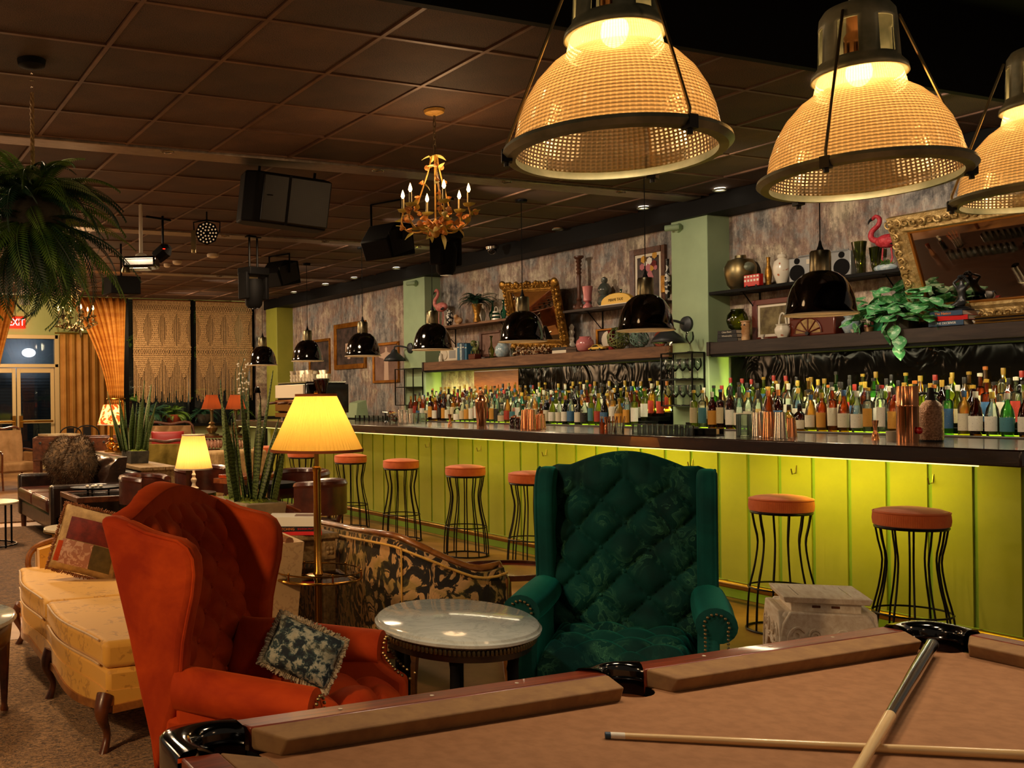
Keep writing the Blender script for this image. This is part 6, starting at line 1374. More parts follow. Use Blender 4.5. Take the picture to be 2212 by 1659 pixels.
def flamingo(lab, px0, px1, ytop, base, m, X=XS, flip=1):
    t, R, Wd, H = place('flamingo', lab, 'figurine', px0, px1, ytop, X, base); h = H; s = flip
    MB().ball((.10*h*s, 0, .52*h), .17*h, 18, 12, (1.35, .7, .72)).build('body', m, t)
    MB().tube(cat_rom([(-.06*h*s, 0, .53*h), (-.20*h*s, 0, .60*h), (-.20*h*s, 0, .72*h), (-.08*h*s, 0, .82*h), (-.05*h*s, 0, .92*h), (-.12*h*s, 0, .985*h), (-.19*h*s, 0, .94*h)], 5), [h*(.055 - .0009*k) for k in range(31)], 10).build('neck', m, t)
    MB().tube(cat_rom([(-.18*h*s, 0, .95*h), (-.24*h*s, 0, .92*h), (-.27*h*s, 0, .86*h)], 4), [h*x for x in (.032,.03,.028,.024,.02,.016,.012,.008,.004)], 8).build('beak', 'iron_dark', t)
    for k in range(5): MB().ball(((.08 + .05*k)*h*s, -.10*h, (.54 - .02*k)*h), .07*h, 8, 6, (1.3, .3, .5)).build('wing_feather', m if k < 4 else 'iron_dark', t)
    MB().tube([(.02*h*s, -.02*h, .40*h), (.0, -.02*h, .2*h), (.02*h, -.02*h, .04*h)], .014*h, 6).tube([(.14*h*s, .02*h, .40*h), (.16*h*s, .02*h, .22*h), (.10*h*s, .02*h, .04*h)], .014*h, 6).build('legs', m, t)
    return t, h
t, h = flamingo('red flamingo figurine on a leafy base beside the gold mirror', 1874, 1938, 463, ST + .0, 'flamingo_red', X=7.40)
o = MB().ball((.05*h, 0, .05*h), .16*h, 12, 8, (1.3, .8, .5)).build('rock_base', 'blue_ceramic', t)
lm = leafshape(.14*h, .035*h, .2).mesh('leaf', 'fern')
for k in range(16):
    o = bpy.data.objects.new('leaf', lm); COL.objects.link(o); o.parent = t; o.location = (.05*h + rr(-.1, .1)*h, rr(-.08, .08)*h, .08*h); o.rotation_euler = (rr(-.5, .5), rr(-1.4, -.3), rr(0, 6.3))
# --- left thin shelves
t, h = flamingo('pale pink flamingo figurine at the far end of the worn high shelf', 931, 966, 624, ST, 'flamingo_pink', X=7.42)
MB().lathe([(.0001, 0), (.16*h, 0), (.12*h, .04*h), (.0001, .05*h)], 14).build('foot', 'flamingo_pink', t)
vase('patterned_vase', 'small black and white crackled vase beside the pink flamingo', 'vase', 962, 980, 671, 'bulb', 'black_white', base=ST, X=7.40)
t, R, Wd, H = place('bird_figurine', 'small brown bird figurine left of the fern', 'figurine', 984, 997, 683, X=7.40, base=ST); MB().ball((0, 0, .5*H), .5*H, 10, 8, (1.3, .8, .8)).build('body', 'tiki', t); MB().ball((-.5*H, 0, .95*H), .3*H, 8, 6).build('head', 'tiki', t); MB().box(-.3*H, -.2*H, 0, .3*H, .2*H, .15*H).build('foot', 'tiki', t)
def fronds(t, n, L0, L1, m, droop, base, up=0.6, dirs=None, seed=0, wl=.35, name='frond', nvar=4, spread=2*pi, leaf=.10, S_=26):
    rnd = random.Random(seed); ms = []
    for k in range(nvar):
        b = MB(); dr = droop * rnd.uniform(.7, 1.3); P_ = []
        for j in range(S_ + 1):
            u = j / S_; a = up - dr * u * 2.0; P_.append((P_[-1][0] + cos(a)/S_, P_[-1][1] + sin(a)/S_) if P_ else (0, 0))
        b.tube([(x, 0, z) for x, z in P_], [.010*(1 - .8*j/S_) for j in range(S_+1)], 3)
        for j in range(3, S_):
            u = j / S_; ll = leaf * (sin(pi * min(1, u*1.05 + .08)) ** .7) + .01; x, z = P_[j]; x2, z2 = P_[j-1]; tx, tz = (x-x2)*S_, (z-z2)*S_
            for s_ in (-1, 1):
                i = len(b.v); w = .47 / S_
                b.v += [(x - tx*w, s_*.004, z - tz*w), (x + tx*(ll*.12 - w), s_*ll*.5, z + tz*(ll*.12-w) - .008), (x + tx*ll*.25, s_*ll, z + tz*ll*.25 - .03), (x + tx*(ll*.12+w), s_*ll*.5, z + tz*(ll*.12+w) - .006)]; b.f.append((i, i+1, i+2, i+3))
        ms.append(b.mesh(name, m if isinstance(m, str) else m[k % len(m)]))
    for k in range(n):
        o = bpy.data.objects.new(name, ms[k % nvar]); COL.objects.link(o); o.parent = t; o.location = (base[0], base[1], base[2] + rnd.uniform(-.02, .02)); s_ = rnd.uniform(L0, L1); o.scale = (s_, s_, s_)
        a = spread * k / n + rnd.uniform(-.3, .3) + (dirs or 0); o.rotation_euler = (rnd.uniform(-.5, .5), rnd.uniform(-.55, .5), a)
t, R, Wd, H = place('potted_fern', 'dark fern arching from a gold vase on the high shelf', 'plant', 1016, 1044, 660, X=7.34, base=ST)
MB().lathe([(.0001,0),(.05,0),(.045,.03),(.03,.08),(.06,.2),(.07,.22),(.05,.2),(.0001,.12)], 20).build('vase', 'gilt', t)
fronds(t, 40, .20, .34, 'fern_dark', 1.1, (-.0, 0, .22), 1.1, seed=3, leaf=.15)
t, R, Wd, H = place('parrot_figurine', 'white parrot figurine under the dark fern', 'figurine', 1033, 1051, 663, X=7.46, base=ST)
MB().ball((0, 0, .45*H), .26*H, 12, 10, (.8, .8, 1.7)).build('body', 'white_ceramic', t); MB().ball((0, -.03, .9*H), .14*H, 10, 8).build('head', 'white_ceramic', t); MB().lathe([(.2*H, 0), (.12*H, .06*H)], 12).build('base', 'tiki', t); MB().cbox((.02, .0, .2*H), (.03, .02, .4*H)).build('tail', 'white_ceramic', t, bevel=.004)
vase('green_bottle', 'green glass bottle behind the striped basket', 'bottle', 1055, 1073, 650, 'bud', 'glass_teal', base=ST, X=7.52)
t, R, Wd, H = place('striped_basket', 'small white basket with green stripes and a hoop handle', 'basket', 1060, 1083, 664, X=7.38, base=ST)
for k in range(5): MB().lathe([(.9*R*(1 - .06*k), H*.14*k), (.9*R*(1 - .06*(k+.9)), H*.14*(k+.9))], 20).build('stripe', 'white_ceramic' if k % 2 == 0 else 'glass_teal', t)
MB().tube([(.55*R*cos(pi*k/10), 0, .7*H + .35*H*sin(pi*k/10)) for k in range(11)], .005, 6).build('handle', 'white_ceramic', t)
vase('green_bottle', 'taller green glass bottle at the right end of the worn shelf', 'bottle', 1080, 1095, 648, 'bud', 'glass_teal', base=ST, X=7.46)
t, R, Wd, H = place('candlestick', 'tall dark turned wooden candlestick on the high shelf', 'candlestick', 1237, 1263, 553, X=7.46, base=ST)
pr = [(.85,0),(.95,.03),(.55,.12),(.35,.16),(.55,.2),(.3,.24),(.34,.5),(.42,.62),(.28,.66),(.5,.69),(.3,.72),(.5,.76),(.3,.79),(.5,.83),(.3,.86),(.55,.9),(.4,.93),(.85,.97),(.85,1)]
MB().lathe([(.0001, 0)] + [(r*R, z*H) for r, z in pr] + [(.0001, H)], 18).build('shaft', 'brown_frame', t)
for k in range(3): a = 2*pi*k/3; MB().ball((.7*R*cos(a), .7*R*sin(a), .06*H), .4*R, 8, 6, (1, 1, 1.3)).build('foot', 'brown_frame', t)
vase('pink_goblet', 'tall pink ceramic goblet vase beside the candlestick', 'vase', 1257, 1281, 619, 'goblet', 'pink_ceramic', base=ST, X=7.42)
t, R, Wd, H = place('gourd_vase', 'grey green double gourd vase left of the yellow taxi sign', 'vase', 1288, 1323, 598, X=7.48, base=ST)
MB().lathe([(.0001,0),(.55*R,0),(.95*R,.16*H),(.85*R,.3*H),(.5*R,.4*H),(.9*R,.52*H),(.92*R,.6*H),(.55*R,.76*H),(.3*R,.8*H),(.42*R,.86*H),(.4*R,.94*H),(.1*R,H),(.0001,H)], 26).build('body', 'grey_glaze', t)
t, R, Wd, H = place('taxi_sign', 'yellow arched MIAMI TAXI sign on the high shelf', 'sign', 1300, 1366, 633, X=7.38, base=ST); L = Wd
ol = [(-L/2, .0), (L/2, .0)] + [(L/2*cos(pi*k/16), .012 + (H-.012)*sin(pi*k/16)**.8) for k in range(1, 16)]
MB().ext(ol, -.02, .03, 'y').build('housing', 'taxi_yellow', t, bevel=.004); text('MIAMI TAXI', H*.36, 'black_matte', t, (0, -.0215, H*.42), (pi/2, 0, 0), sx=.95); MB().box(-L*.52, -.04, -.0, L*.52, .04, .008).build('base', 'cup_white', t)
vase('teal_bottle', 'small teal bottle behind the taxi sign', 'bottle', 1336, 1347, 625, 'bud', 'glass_teal', base=ST, X=7.54)
vase('totem_vase', 'tall black and white patterned totem against the sage column', 'vase', 1434, 1449, 560, 'tall', 'black_white', X=7.48, base=ST)
def framed(lab, cat, px0, px1, y0, y1, X, fw, fm, im, lean=0, name='picture', roll=0, deep=.025, mat_=None, yrow=None):
    """frame whose picture faces the room; y0/y1 pixel rows of top and bottom at its middle"""
    a, b_ = pX(px0, y0, X), pX(px1, y0, X); c0 = pX((px0+px1)/2, y0, X); c1 = pX((px0+px1)/2, y1, X); Wd = abs(a.y-b_.y); H = c0.z - c1.z
    t = thing(name, lab, cat, (X, c0.y, c1.z)); t.rotation_euler = (0, 0, -pi/2)
    e = bpy.data.objects.new('tmp', None); bpy.data.objects.remove(e)
    M = MB()
    for (x0, z0, x1, z1) in ((-Wd/2, 0, -Wd/2 + fw, H), (Wd/2 - fw, 0, Wd/2, H)):
        M.hexa([(x0, -deep, z0), (x1, -deep*.55, z0 if 1 else 0), (x1, .012, z0), (x0, .012, z0), (x0, -deep, z1), (x1, -deep*.55, z1), (x1, .012, z1), (x0, .012, z1)]) if x0 < 0 else M.hexa([(x0, -deep*.55, z0), (x1, -deep, z0), (x1, .012, z0), (x0, .012, z0), (x0, -deep*.55, z1), (x1, -deep, z1), (x1, .012, z1), (x0, .012, z1)])
    M.box(-Wd/2 + fw, -deep*.9, 0, Wd/2 - fw, .012, fw).box(-Wd/2 + fw, -deep*.9, H - fw, Wd/2 - fw, .012, H)
    f = M.build('frame', fm, t, bevel=.003); g = MB().box(-Wd/2 + fw*.9, 0, fw*.9, Wd/2 - fw*.9, .008, H - fw*.9).build('picture', im, t)
    if mat_:
        k = fw*.5; q = MB(); x0, x1, z0, z1 = -Wd/2 + fw, Wd/2 - fw, fw, H - fw
        q.box(x0, -.004, z0, x0 + k, 0, z1).box(x1 - k, -.004, z0, x1, 0, z1).box(x0 + k, -.004, z0, x1 - k, 0, z0 + k).box(x0 + k, -.004, z1 - k, x1 - k, 0, z1); q.build('mount', mat_, t)
    t.rotation_euler = Euler((lean, 0, -pi/2), 'XYZ') if lean else (0, roll, -pi/2)
    return t, Wd, H, g
t, Wd, H, g = framed('tall dark framed flower painting high on the wall left of the sage column', 'painting', 1362, 1438, 535, 668, 7.585, .06, 'brown_frame', 'picture_dark', mat_='cup_white')
fm = MB().lathe([(.0001, 0), (.030, .002), (.034, .010), (.012, .012), (.0001, .01)], 12, mod=lambda i, j, a: 1 + .2*(i % 2))
for k, (x, z, m, s_) in enumerate(((-.06, .82, 'petal_yellow', 1), (.09, .86, 'petal_yellow', .9), (.02, .78, 'paper_white', 1), (-.08, .70, 'petal_pink', .9), (.0, .68, 'petal_pink', 1.1), (.08, .72, 'patch_red', 1), (.05, .66, 'petal_yellow', .8), (-.03, .74, 'paper_white', .7), (.1, .66, 'petal_pink', .7))):
    o = bpy.data.objects.new('painted_flower', fm.mesh('painted_flower', m)); COL.objects.link(o); o.parent = t; o.location = (x, -.001, z*H); o.rotation_euler.x = pi/2; o.scale = (s_, s_, .5)
MB().lathe([(.03, 0), (.05, .06), (.02, .12), (.03, .14)], 16, sy=.08).build('painted_vase', 'petal_pink', t, loc=(.02, -.002, .42*H))
t, Wd, H = place('gilt_box', 'x', 'box', 1422, 1437, 577, X=7.5, base=ST)[0:3]; t['label'] = 'small textured gold box hanging beside the flower painting'; t.name = 'gilt_box'; MB().box(-.05, -.02, .08, .05, .02, .25).build('body', 'gilt', t, bevel=.004); t.location.x = 7.55; 
framed('brown framed window still life leaning behind the basket on the thick shelf', 'painting', 1627, 1716, 645, 738, 7.53, .045, 'radio_wood', 'picture_cream', name='picture', mat_='cup_white')
t, Wd, H, g = framed('gold framed dark photograph of people, middle of the three on the grey wall', 'picture', 722, 790, 697, 797, 7.595, .075, 'gold_frame', 'picture_dark')
for x, z in ((-.12, .45), (-.05, .30), (.12, .35)): MB().box(x - .045, -.001, z*H - .06, x + .045, .0, z*H + .08).build('print_figure', 'sepia_pale', g)
framed('thin gold framed photograph, leftmost of the three on the grey wall', 'picture', 668, 713, 733, 810, 7.595, .045, 'gold_frame', 'picture_dark')
t, Wd, H, g = framed('wood framed sepia photograph of a statue with open arms, rightmost of the three', 'picture', 806, 862, 740, 827, 7.595, .04, 'gold_frame', 'picture_sepia')
MB().ext([(-.07, .03*H/.5), (.07, .03*H/.5), (.06, .5*H), (.07, .60*H), (.22, .64*H), (.22, .69*H), (.05, .76*H), (.03, .78*H), (.035, .86*H), (0, .90*H), (-.035, .86*H), (-.03, .78*H), (-.05, .76*H), (-.22, .70*H), (-.22, .65*H), (-.07, .60*H), (-.06, .5*H)], -.002, .0, 'y').build('print_figure', 'sepia_pale', g)
# --- ornate mirrors
def mirror(lab, px, py, X, w, h, fw, fm, inner, lean, roll, orn, name='framed_mirror'):
    c = pX(px, py, X); t = thing(name, lab, 'mirror', c)
    t.matrix_world = Matrix.Translation(c) @ Matrix.Rotation(-pi/2, 4, 'Z') @ Matrix.Rotation(lean, 4, 'X') @ Matrix.Rotation(roll, 4, 'Y')
    def fr_(x, z): return x, z
    sec = [(0, .02), (0, -.03), (.25*fw, -.055), (.6*fw, -.04), (.8*fw, -.045), (fw, -.015), (fw, .02)]
    b = MB(); cs = [(-w/2, -h/2, 1, 1), (w/2, -h/2, -1, 1), (w/2, h/2, -1, -1), (-w/2, h/2, 1, -1)]
    for (x, z, dx, dz) in cs:
        for (o_, y) in sec: b.pt((x + dx*o_, y, z + dz*o_))
    n = len(sec)
    for k in range(4):
        for j in range(n): b.f.append((k*n + j, ((k+1) % 4)*n + j, ((k+1) % 4)*n + (j+1) % n, k*n + (j+1) % n))
    f = b.build('frame', fm, t, smooth=False); MB().box(-w/2 + fw*.95, -.012, -h/2 + fw*.95, w/2 - fw*.95, .0, h/2 - fw*.95).build('glass', 'mirror', t)
    q = MB(); i0 = fw*.97
    q.box(-w/2+i0-.012, -.026, -h/2+i0-.012, -w/2+i0+.008, -.012, h/2-i0+.012).box(w/2-i0-.008, -.026, -h/2+i0-.012, w/2-i0+.012, -.012, h/2-i0+.012).box(-w/2+i0, -.026, -h/2+i0-.012, w/2-i0, -.012, -h/2+i0+.008).box(-w/2+i0, -.026, h/2-i0-.008, w/2-i0, -.012, h/2-i0+.012); q.build('inner_bead', inner, t, bevel=.003)
    # carved scrolls all round the frame
    s = MB(); rnd = random.Random(5); per = [((-w/2, -h/2), (w/2, -h/2)), ((w/2, -h/2), (w/2, h/2)), ((w/2, h/2), (-w/2, h/2)), ((-w/2, h/2), (-w/2, -h/2))]; inn = [(0, 1), (-1, 0), (0, -1), (1, 0)]
    for (A, B_), nn in zip(per, inn):
        L = math.hypot(B_[0]-A[0], B_[1]-A[1]); m_ = int(L / (fw*.42))
        for k in range(m_):
            u = (k + .5)/m_; x, z = lerp(A[0], B_[0], u) + nn[0]*fw*.36, lerp(A[1], B_[1], u) + nn[1]*fw*.36; r = fw*.24; sg = 1 if k % 2 else -1
            s.tube([(x + r*(1 - a/9)*cos(sg*a + k), -.055 - .004*(a % 2), z + r*(1 - a/9)*sin(sg*a + k)) for a in [.6*i for i in range(12)]], fw*.055, 5)
            s.ball((x, -.05, z), fw*.09, 6, 4)
        if orn:
            for k in range(int(L / .05)):
                u = (k + .5)/int(L/.05); s.ball((lerp(A[0], B_[0], u) + rnd.uniform(-.01, .01), -.03, lerp(A[1], B_[1], u) + rnd.uniform(-.01, .01)), rnd.uniform(.018, .032), 7, 5)
    for x in (-1, 1):
        for z in (-1, 1):
            if orn: s.ball((x*w/2, -.04, z*h/2), .055, 10, 7, (1, .6, 1))
    stuff(s.build('carved_scrolls', fm, t)); return t
mirror('big gold framed mirror leaning forward at the right end, reflecting the tables', 2150, 560, 7.36, 1.30, .83, .135, 'gilt_worn', 'gilt_inner', RAD(22), RAD(0), False)
mirror('ornate dark gold mirror leaning forward in the middle of the shelves', 1158, 681, 7.36, .90, .74, .085, 'gilt', 'gilt', RAD(15), RAD(4), True)
# --- right thick shelf
z = SK
for k, (lb, tx_) in enumerate((('black hardback CHINA DAWN, top of the three under the green vase', 'China Dawn'), ('black hardback, middle of the three under the green vase', 'Windowplay'), ('dark grey hardback, bottom of the three under the green vase', None))):
    y, R, Wd, H, zz = it(1562, 1604, 712 + 12*k, X=7.42); book(lb, 7.42, y, SK + .034*(2-k) , Wd, .14, .033, 'spine_dark', -pi/2 + .05*(k-1), tx_, 'paper', .022, 'dark hardbacks under the green vase')
vase('globe_vase', 'round green crackle glass vase standing on three black books', 'vase', 1568, 1617, 669, 'round', 'glass_olive', X=7.42, base=SK + .102)
t, R, Wd, H = place('tiki_mug', 'brown carved tiki mug beside the black books', 'mug', 1599, 1622, 693, X=7.35)
MB().lathe([(.0001,0),(.8*R,0),(.85*R,.15*H),(.7*R,.3*H),(.9*R,.42*H),(.75*R,.6*H),(.95*R,.72*H),(.8*R,.92*H),(R,.94*H),(R,H),(.6*R,H),(.0001,.9*H)], 18).build('body', 'tiki', t)
for s_ in (-1, 1): MB().ball((s_*.35*R, -.75*R, .78*H), .2*R, 8, 6).build('eye', 'spine_dark', t)
t, R, Wd, H = place('ceramic_basket', 'pink and white ceramic basket with a twisted hoop handle', 'basket', 1672, 1709, 676, X=7.36)
MB().lathe([(.0001,0),(.6*R,0),(.95*R,.2*H),(R,.35*H),(.75*R,.48*H),(.9*R,.55*H),(.6*R,.5*H),(.0001,.3*H)], 24, mod=lambda i, j, a: 1 + .04*cos(6*a)).build('body', 'floral_ceramic', t)
MB().tube([(.55*R*cos(pi*k/14), 0, .5*H + .5*H*sin(pi*k/14)) for k in range(15)], .008, 6).build('handle', 'white_ceramic', t)
vase('votive_glass', 'small frosted votive glass in front of the brown framed still life', 'glass', 1641, 1653, 723, 'flare', 'white_ceramic', X=7.34)
t, R, Wd, H = place('wooden_radio', 'old reddish wooden radio with arched speaker grille', 'radio', 1717, 1816, 686, X=7.45); L = Wd*.98
MB().box(-L/2, -.07, 0, L/2, .07, H).build('cabinet', 'radio_wood', t, bevel=.012)
q = MB().ext([(r*cos(pi*k/16), r*sin(pi*k/16)) for r in (.30*L,) for k in range(17)], -.074, -.070, 'y').build('speaker_cloth', 'patch_gold', t, loc=(-.08*L, 0, .18*H))
for k in range(5): a = pi*(k + .5)/5; MB().tube([(0, -.076, 0), (.30*L*cos(a), -.076, .30*L*sin(a))], .006, 5).build('grille_bar', 'radio_wood', q)
MB().ring((0, 0, 0), 0, 0, 3, 3); MB().tube([(.30*L*cos(pi*k/16), -.076, .30*L*sin(pi*k/16)) for k in range(17)], .007, 6).build('grille_arch', 'radio_wood', q); o = MB().cyl((0, 0, 0), .016, .02, 12).build('knob', 'spine_dark', t, loc=(-.08*L, -.07, .15*H)); o.rotation_euler.x = pi/2
vase('painted_vase', 'pale blue vase with a flower, right of the wooden radio', 'vase', 1816, 1861, 684, 'bulb', 'blue_ceramic', X=7.45)
vase('votive_glass', 'small frosted votive glass in front of the pale blue vase', 'glass', 1836, 1851, 712, 'flare', 'white_ceramic', X=7.34)
t, R, Wd, H = place('flower_basket', 'tiny ceramic basket of white and pink flowers left of the leafy plant', 'basket', 1862, 1892, 690, X=7.38)
MB().lathe([(.0001,0),(.6*R,0),(.8*R,.35*H),(.7*R,.4*H)], 16).build('body', 'tiki', t)
for k in range(14): MB().ball((rr(-.7, .7)*R, rr(-.5, .3)*R, H*(.45 + rr(0, .5))), .22*R, 8, 5).build('flower', ('white_ceramic', 'petal_pink', 'fern')[k % 3], t)
t, R, Wd, H = place('potted_pothos', 'pothos plant with mottled green leaves in a square brown pot', 'plant', 1912, 1992, 678, X=7.42); L = Wd*.75
MB().hexa([(-.4*L, -.08, 0), (.4*L, -.08, 0), (.4*L, .08, 0), (-.4*L, .08, 0), (-.5*L, -.10, H), (.5*L, -.10, H), (.5*L, .10, H), (-.5*L, .10, H)]).build('pot', 'dark_stone', t, bevel=.006)
pl = leafshape(.10, .042, .35, 6); pls = [pl.mesh('leaf', 'pothos'), leafshape(.12, .048, .15, 6).mesh('leaf', 'pothos')]
rnd = random.Random(9)
for k in range(150):
    a = rnd.uniform(0, 2*pi); r = rnd.uniform(.03, .34) ** .8; x, y = r*cos(a)*.95, r*sin(a)*.33 - .05; zz = H + .02 + .30*(1 - r/.4) * rnd.random() + (rnd.uniform(-.10, .05) if r > .2 else 0)
    o = bpy.data.objects.new('leaf', pls[k % 2]); COL.objects.link(o); o.parent = t; o.location = (x, y, zz); o.rotation_euler = (rnd.uniform(-.6, .6), rnd.uniform(-.6, .7), a + rnd.uniform(-.8, .8)); s_ = rnd.uniform(.8, 1.25); o.scale = (s_, s_, s_)
for k, (x, dz) in enumerate(((.03, -.02), (.06, -.10), (.045, -.17), (-.05, -.05), (.30, .04), (-.30, .02))):
    o = bpy.data.objects.new('leaf', pls[1]); COL.objects.link(o); o.parent = t; o.location = (x, -.14, H*.4 + dz); o.rotation_euler = (0, 1.1, -1.4 + .5*k)
MB().tube(cat_rom([(0, -.1, H), (.03, -.14, H*.7), (.04, -.15, .0), (.05, -.15, -.1)], 5), .003, 5).build('stem', 'fern', t)
t, R, Wd, H = place('green_tin', 'plain bright green box behind the leafy plant', 'box', 1888, 1910, 695, X=7.42); MB().box(-.05, -.03, 0, .05, .03, H).build('body', mat('tin_green', '#108a58', .4), t, bevel=.003); MB().box(-.052, -.032, H, .052, .032, H+.01).build('lid', 'tin_green', t)
y, R, Wd, H, zz = it(2026, 2092, 700, X=7.37)
b1 = book('dark blue hardback THE DECEIVER at the bottom under the kneeling statue', 7.37, y, SK, Wd*1.15, .16, .036, 'spine_blue', -pi/2, 'THE DECEIVER', 'paper_white', .022)
b2 = book('red hardback in the middle under the kneeling statue', 7.37, y - .02, SK + .036, Wd*1.2, .17, .034, 'toy_red', -pi/2 + .04, None)
b3 = book('blue and orange hardback on top under the kneeling statue', 7.37, y - .01, SK + .070, Wd*1.12, .18, .034, 'spine_blue', -pi/2 - .05, 'The Nation', 'title_orange', .026, tx=-.02)
# kneeling figure: one continuous body
def skin_fig(t, pts, edges, rads, m, name='body', sub=2):
    me = bpy.data.meshes.new(name); me.from_pydata(pts, edges, []); me.materials.append(MATS[m]); o = bpy.data.objects.new(name, me); COL.objects.link(o); o.parent = t
    s_ = o.modifiers.new('skin', 'SKIN'); 
    for v, r in zip(me.skin_vertices[0].data, rads): v.radius = (r, r); v.use_root = False
    me.skin_vertices[0].data[0].use_root = True; d = o.modifiers.new('sub', 'SUBSURF'); d.levels = sub; d.render_levels = sub
    s_.use_smooth_shade = True; return o
t, R, Wd, H = place('kneeling_statue', 'small black statue of a kneeling nude figure with raised arms on the books', 'statue', 2055, 2100, 595, X=7.35, base=SK + .105)
h = H; pts = [(0, 0, .22*h), (.0, .0, .38*h), (-.01*h, -.02*h, .55*h), (0, 0, .68*h), (0, 0, .76*h), (.0, 0, .87*h),
 (.13*h, -.02*h, .66*h), (.24*h, -.08*h, .76*h), (.12*h, -.03*h, .90*h), (-.13*h, -.02*h, .66*h), (-.22*h, -.04*h, .80*h), (-.10*h, 0, .92*h),
 (-.09*h, -.04*h, .18*h), (-.30*h, -.16*h, .10*h), (-.14*h, .12*h, .05*h), (.09*h, -.04*h, .18*h), (-.06*h, -.24*h, .12*h), (.16*h, .10*h, .05*h)]
ed = [(0,1),(1,2),(2,3),(3,4),(4,5),(3,6),(6,7),(7,8),(3,9),(9,10),(10,11),(0,12),(12,13),(13,14),(0,15),(15,16),(16,17)]
skin_fig(t, pts, ed, [h*r for r in (.115,.085,.11,.09,.045,.085,.05,.038,.03,.05,.038,.03,.09,.06,.035,.09,.06,.035)], 'statue_black')
q = MB()
for k in range(40): a = rr(0, 6.28); b_ = rr(-.3, 1.4); q.ball((.10*h*cos(a)*cos(b_), .10*h*sin(a)*cos(b_), .91*h + .09*h*sin(b_)), .030*h, 6, 4)
q.build('hair', 'statue_black', t); MB().lathe([(.30*h, 0), (.28*h, .04*h), (.22*h, .06*h)], 18).build('base', 'statue_black', t)
vase('votive_glass', 'small frosted votive glass right of the stacked books', 'glass', 2099, 2117, 692, 'flare', 'white_ceramic', X=7.34)
y, R, Wd, H, zz = it(2120, 2230, 680, X=7.38); t = thing('gilt_glass_box', 'long gold rimmed amber glass box at the right end of the shelf', 'box', (7.38, y, SK), -pi/2)
MB().box(-Wd/2, -.08, 0, Wd/2, .08, H).build('body', 'glass_gold', t, bevel=.006)
for zz in (.0, .4*H, .8*H): MB().box(-Wd/2 - .003, -.084, zz, Wd/2 + .003, -.080, zz + .05*H + .004).build('gold_band', 'brass', t)
# --- left thick shelf
t, R, Wd, H = place('white_radio', 'white plastic radio with round dial at the far end of the long shelf', 'radio', 955, 996, 752, X=7.42); L = Wd*.9
MB().box(-L/2, -.05, 0, L/2, .05, H).build('case', 'cup_white', t, bevel=.015); o = MB().cyl((0, 0, 0), .36*H, .01, 20).build('dial', 'paper', t, loc=(-.2*L, -.05, .5*H)); o.rotation_euler.x = pi/2; MB().box(.05*L, -.053, .2*H, .42*L, -.05, .8*H).build('grille', 'silver_plastic', t)
t, R, Wd, H = place('penguin_figurine', 'tiny white bird figurine in front of the white radio', 'figurine', 947, 957, 763, X=7.34); MB().lathe([(.0001, 0), (.9*R, 0), (R, .4*H), (.7*R, .7*H), (.75*R, .85*H), (.3*R, H), (.0001, H)], 12).build('body', 'white_ceramic', t); MB().ball((0, -.7*R, .8*H), .25*R, 6, 5).build('beak', 'spine_dark', t)
for k in range(4):
    y, R, Wd, H, zz = it(997 + 5.4*k, 1002 + 5.4*k, 741 + 1.5*(k % 2), X=7.44); t = thing('book', ('pale blue', 'mid blue', 'deep blue', 'blue cloth')[k] + ' upright book, ' + ('first', 'second', 'third', 'fourth')[k] + ' from the left beside the green lion dog', 'book', (7.44, y, SK), -pi/2, 'upright blue books')
    MB().box(-Wd*.45, -.07, 0, Wd*.45, .07, H).build('cover', ('spine_teal', 'blue_ceramic', 'spine_blue', 'spine_teal')[k], t, bevel=.002); MB().box(-Wd*.32, -.066, H, Wd*.32, .074, H + .001).build('pages', 'paper', t); MB().box(-Wd*.35, -.0715, .72*H, Wd*.35, -.070, .78*H).build('title_band', 'paper_white', t)
t, R, Wd, H = place('lion_dog_figurine', 'green glazed lion dog on a red brown plinth', 'figurine', 1013, 1037, 733, X=7.40)
MB().box(-.07, -.05, 0, .07, .05, .28*H).build('plinth', 'radio_wood', t, bevel=.008); MB().ball((.01, 0, .5*H), .045, 12, 8, (1.2, .8, .8)).ball((-.03, 0, .8*H), .034, 12, 8, (1, 1, 1.2)).build('body', 'jade', t)
for x in (-.04, .05):
    for y_ in (-.02, .02): MB().cyl((x, y_, .28*H), .010, .16*H, 8).build('leg', 'jade', t)
for k in range(8): MB().ball((-.015 + .01*cos(k), .03*sin(k*1.3), .78*H + .03*cos(k*2)), .014, 6, 5).build('mane_curl', 'jade', t)
MB().tube(cat_rom([(.05, 0, .5*H), (.08, 0, .7*H), (.06, 0, .9*H)], 4), .01, 6).build('tail', 'jade', t)
t, Wd, H, g = framed('dark framed picture standing behind the glass bud vase on the long shelf', 'picture', 1038, 1084, 715, 770, 7.50, .03, 'brown_frame', 'picture_sepia')
vase('bud_vase', 'slim yellow green glass bud vase on the long shelf', 'vase', 1054, 1068, 726, 'bud', 'glass_olive', X=7.36)
vase('marbled_vase', 'round blue and white marbled vase left of the tilted mirror', 'vase', 1068, 1102, 742, 'round', 'blue_ceramic', X=7.40)
vase('shot_glass', 'tiny clear glass beside the marbled vase', 'glass', 1102, 1111, 752, 'flare', 'glass_clear', X=7.36)
t, R, Wd, H = place('bead_sculpture', 'brown and cream beaded coil sculpture under the tilted mirror', 'sculpture', 1115, 1188, 748, X=7.38); q = MB(); rnd = random.Random(3)
for k in range(130): u = rnd.random(); q.ball(((u - .5)*Wd*.95, rnd.uniform(-.06, .06), .01 + abs(sin(u*9))*H*.8*rnd.random() + .012), .015, 6, 5)
stuff(q.build('beads', 'beads', t)); MB().box(-Wd*.4, -.05, 0, Wd*.4, .05, .008).build('base', 'brown_frame', t)
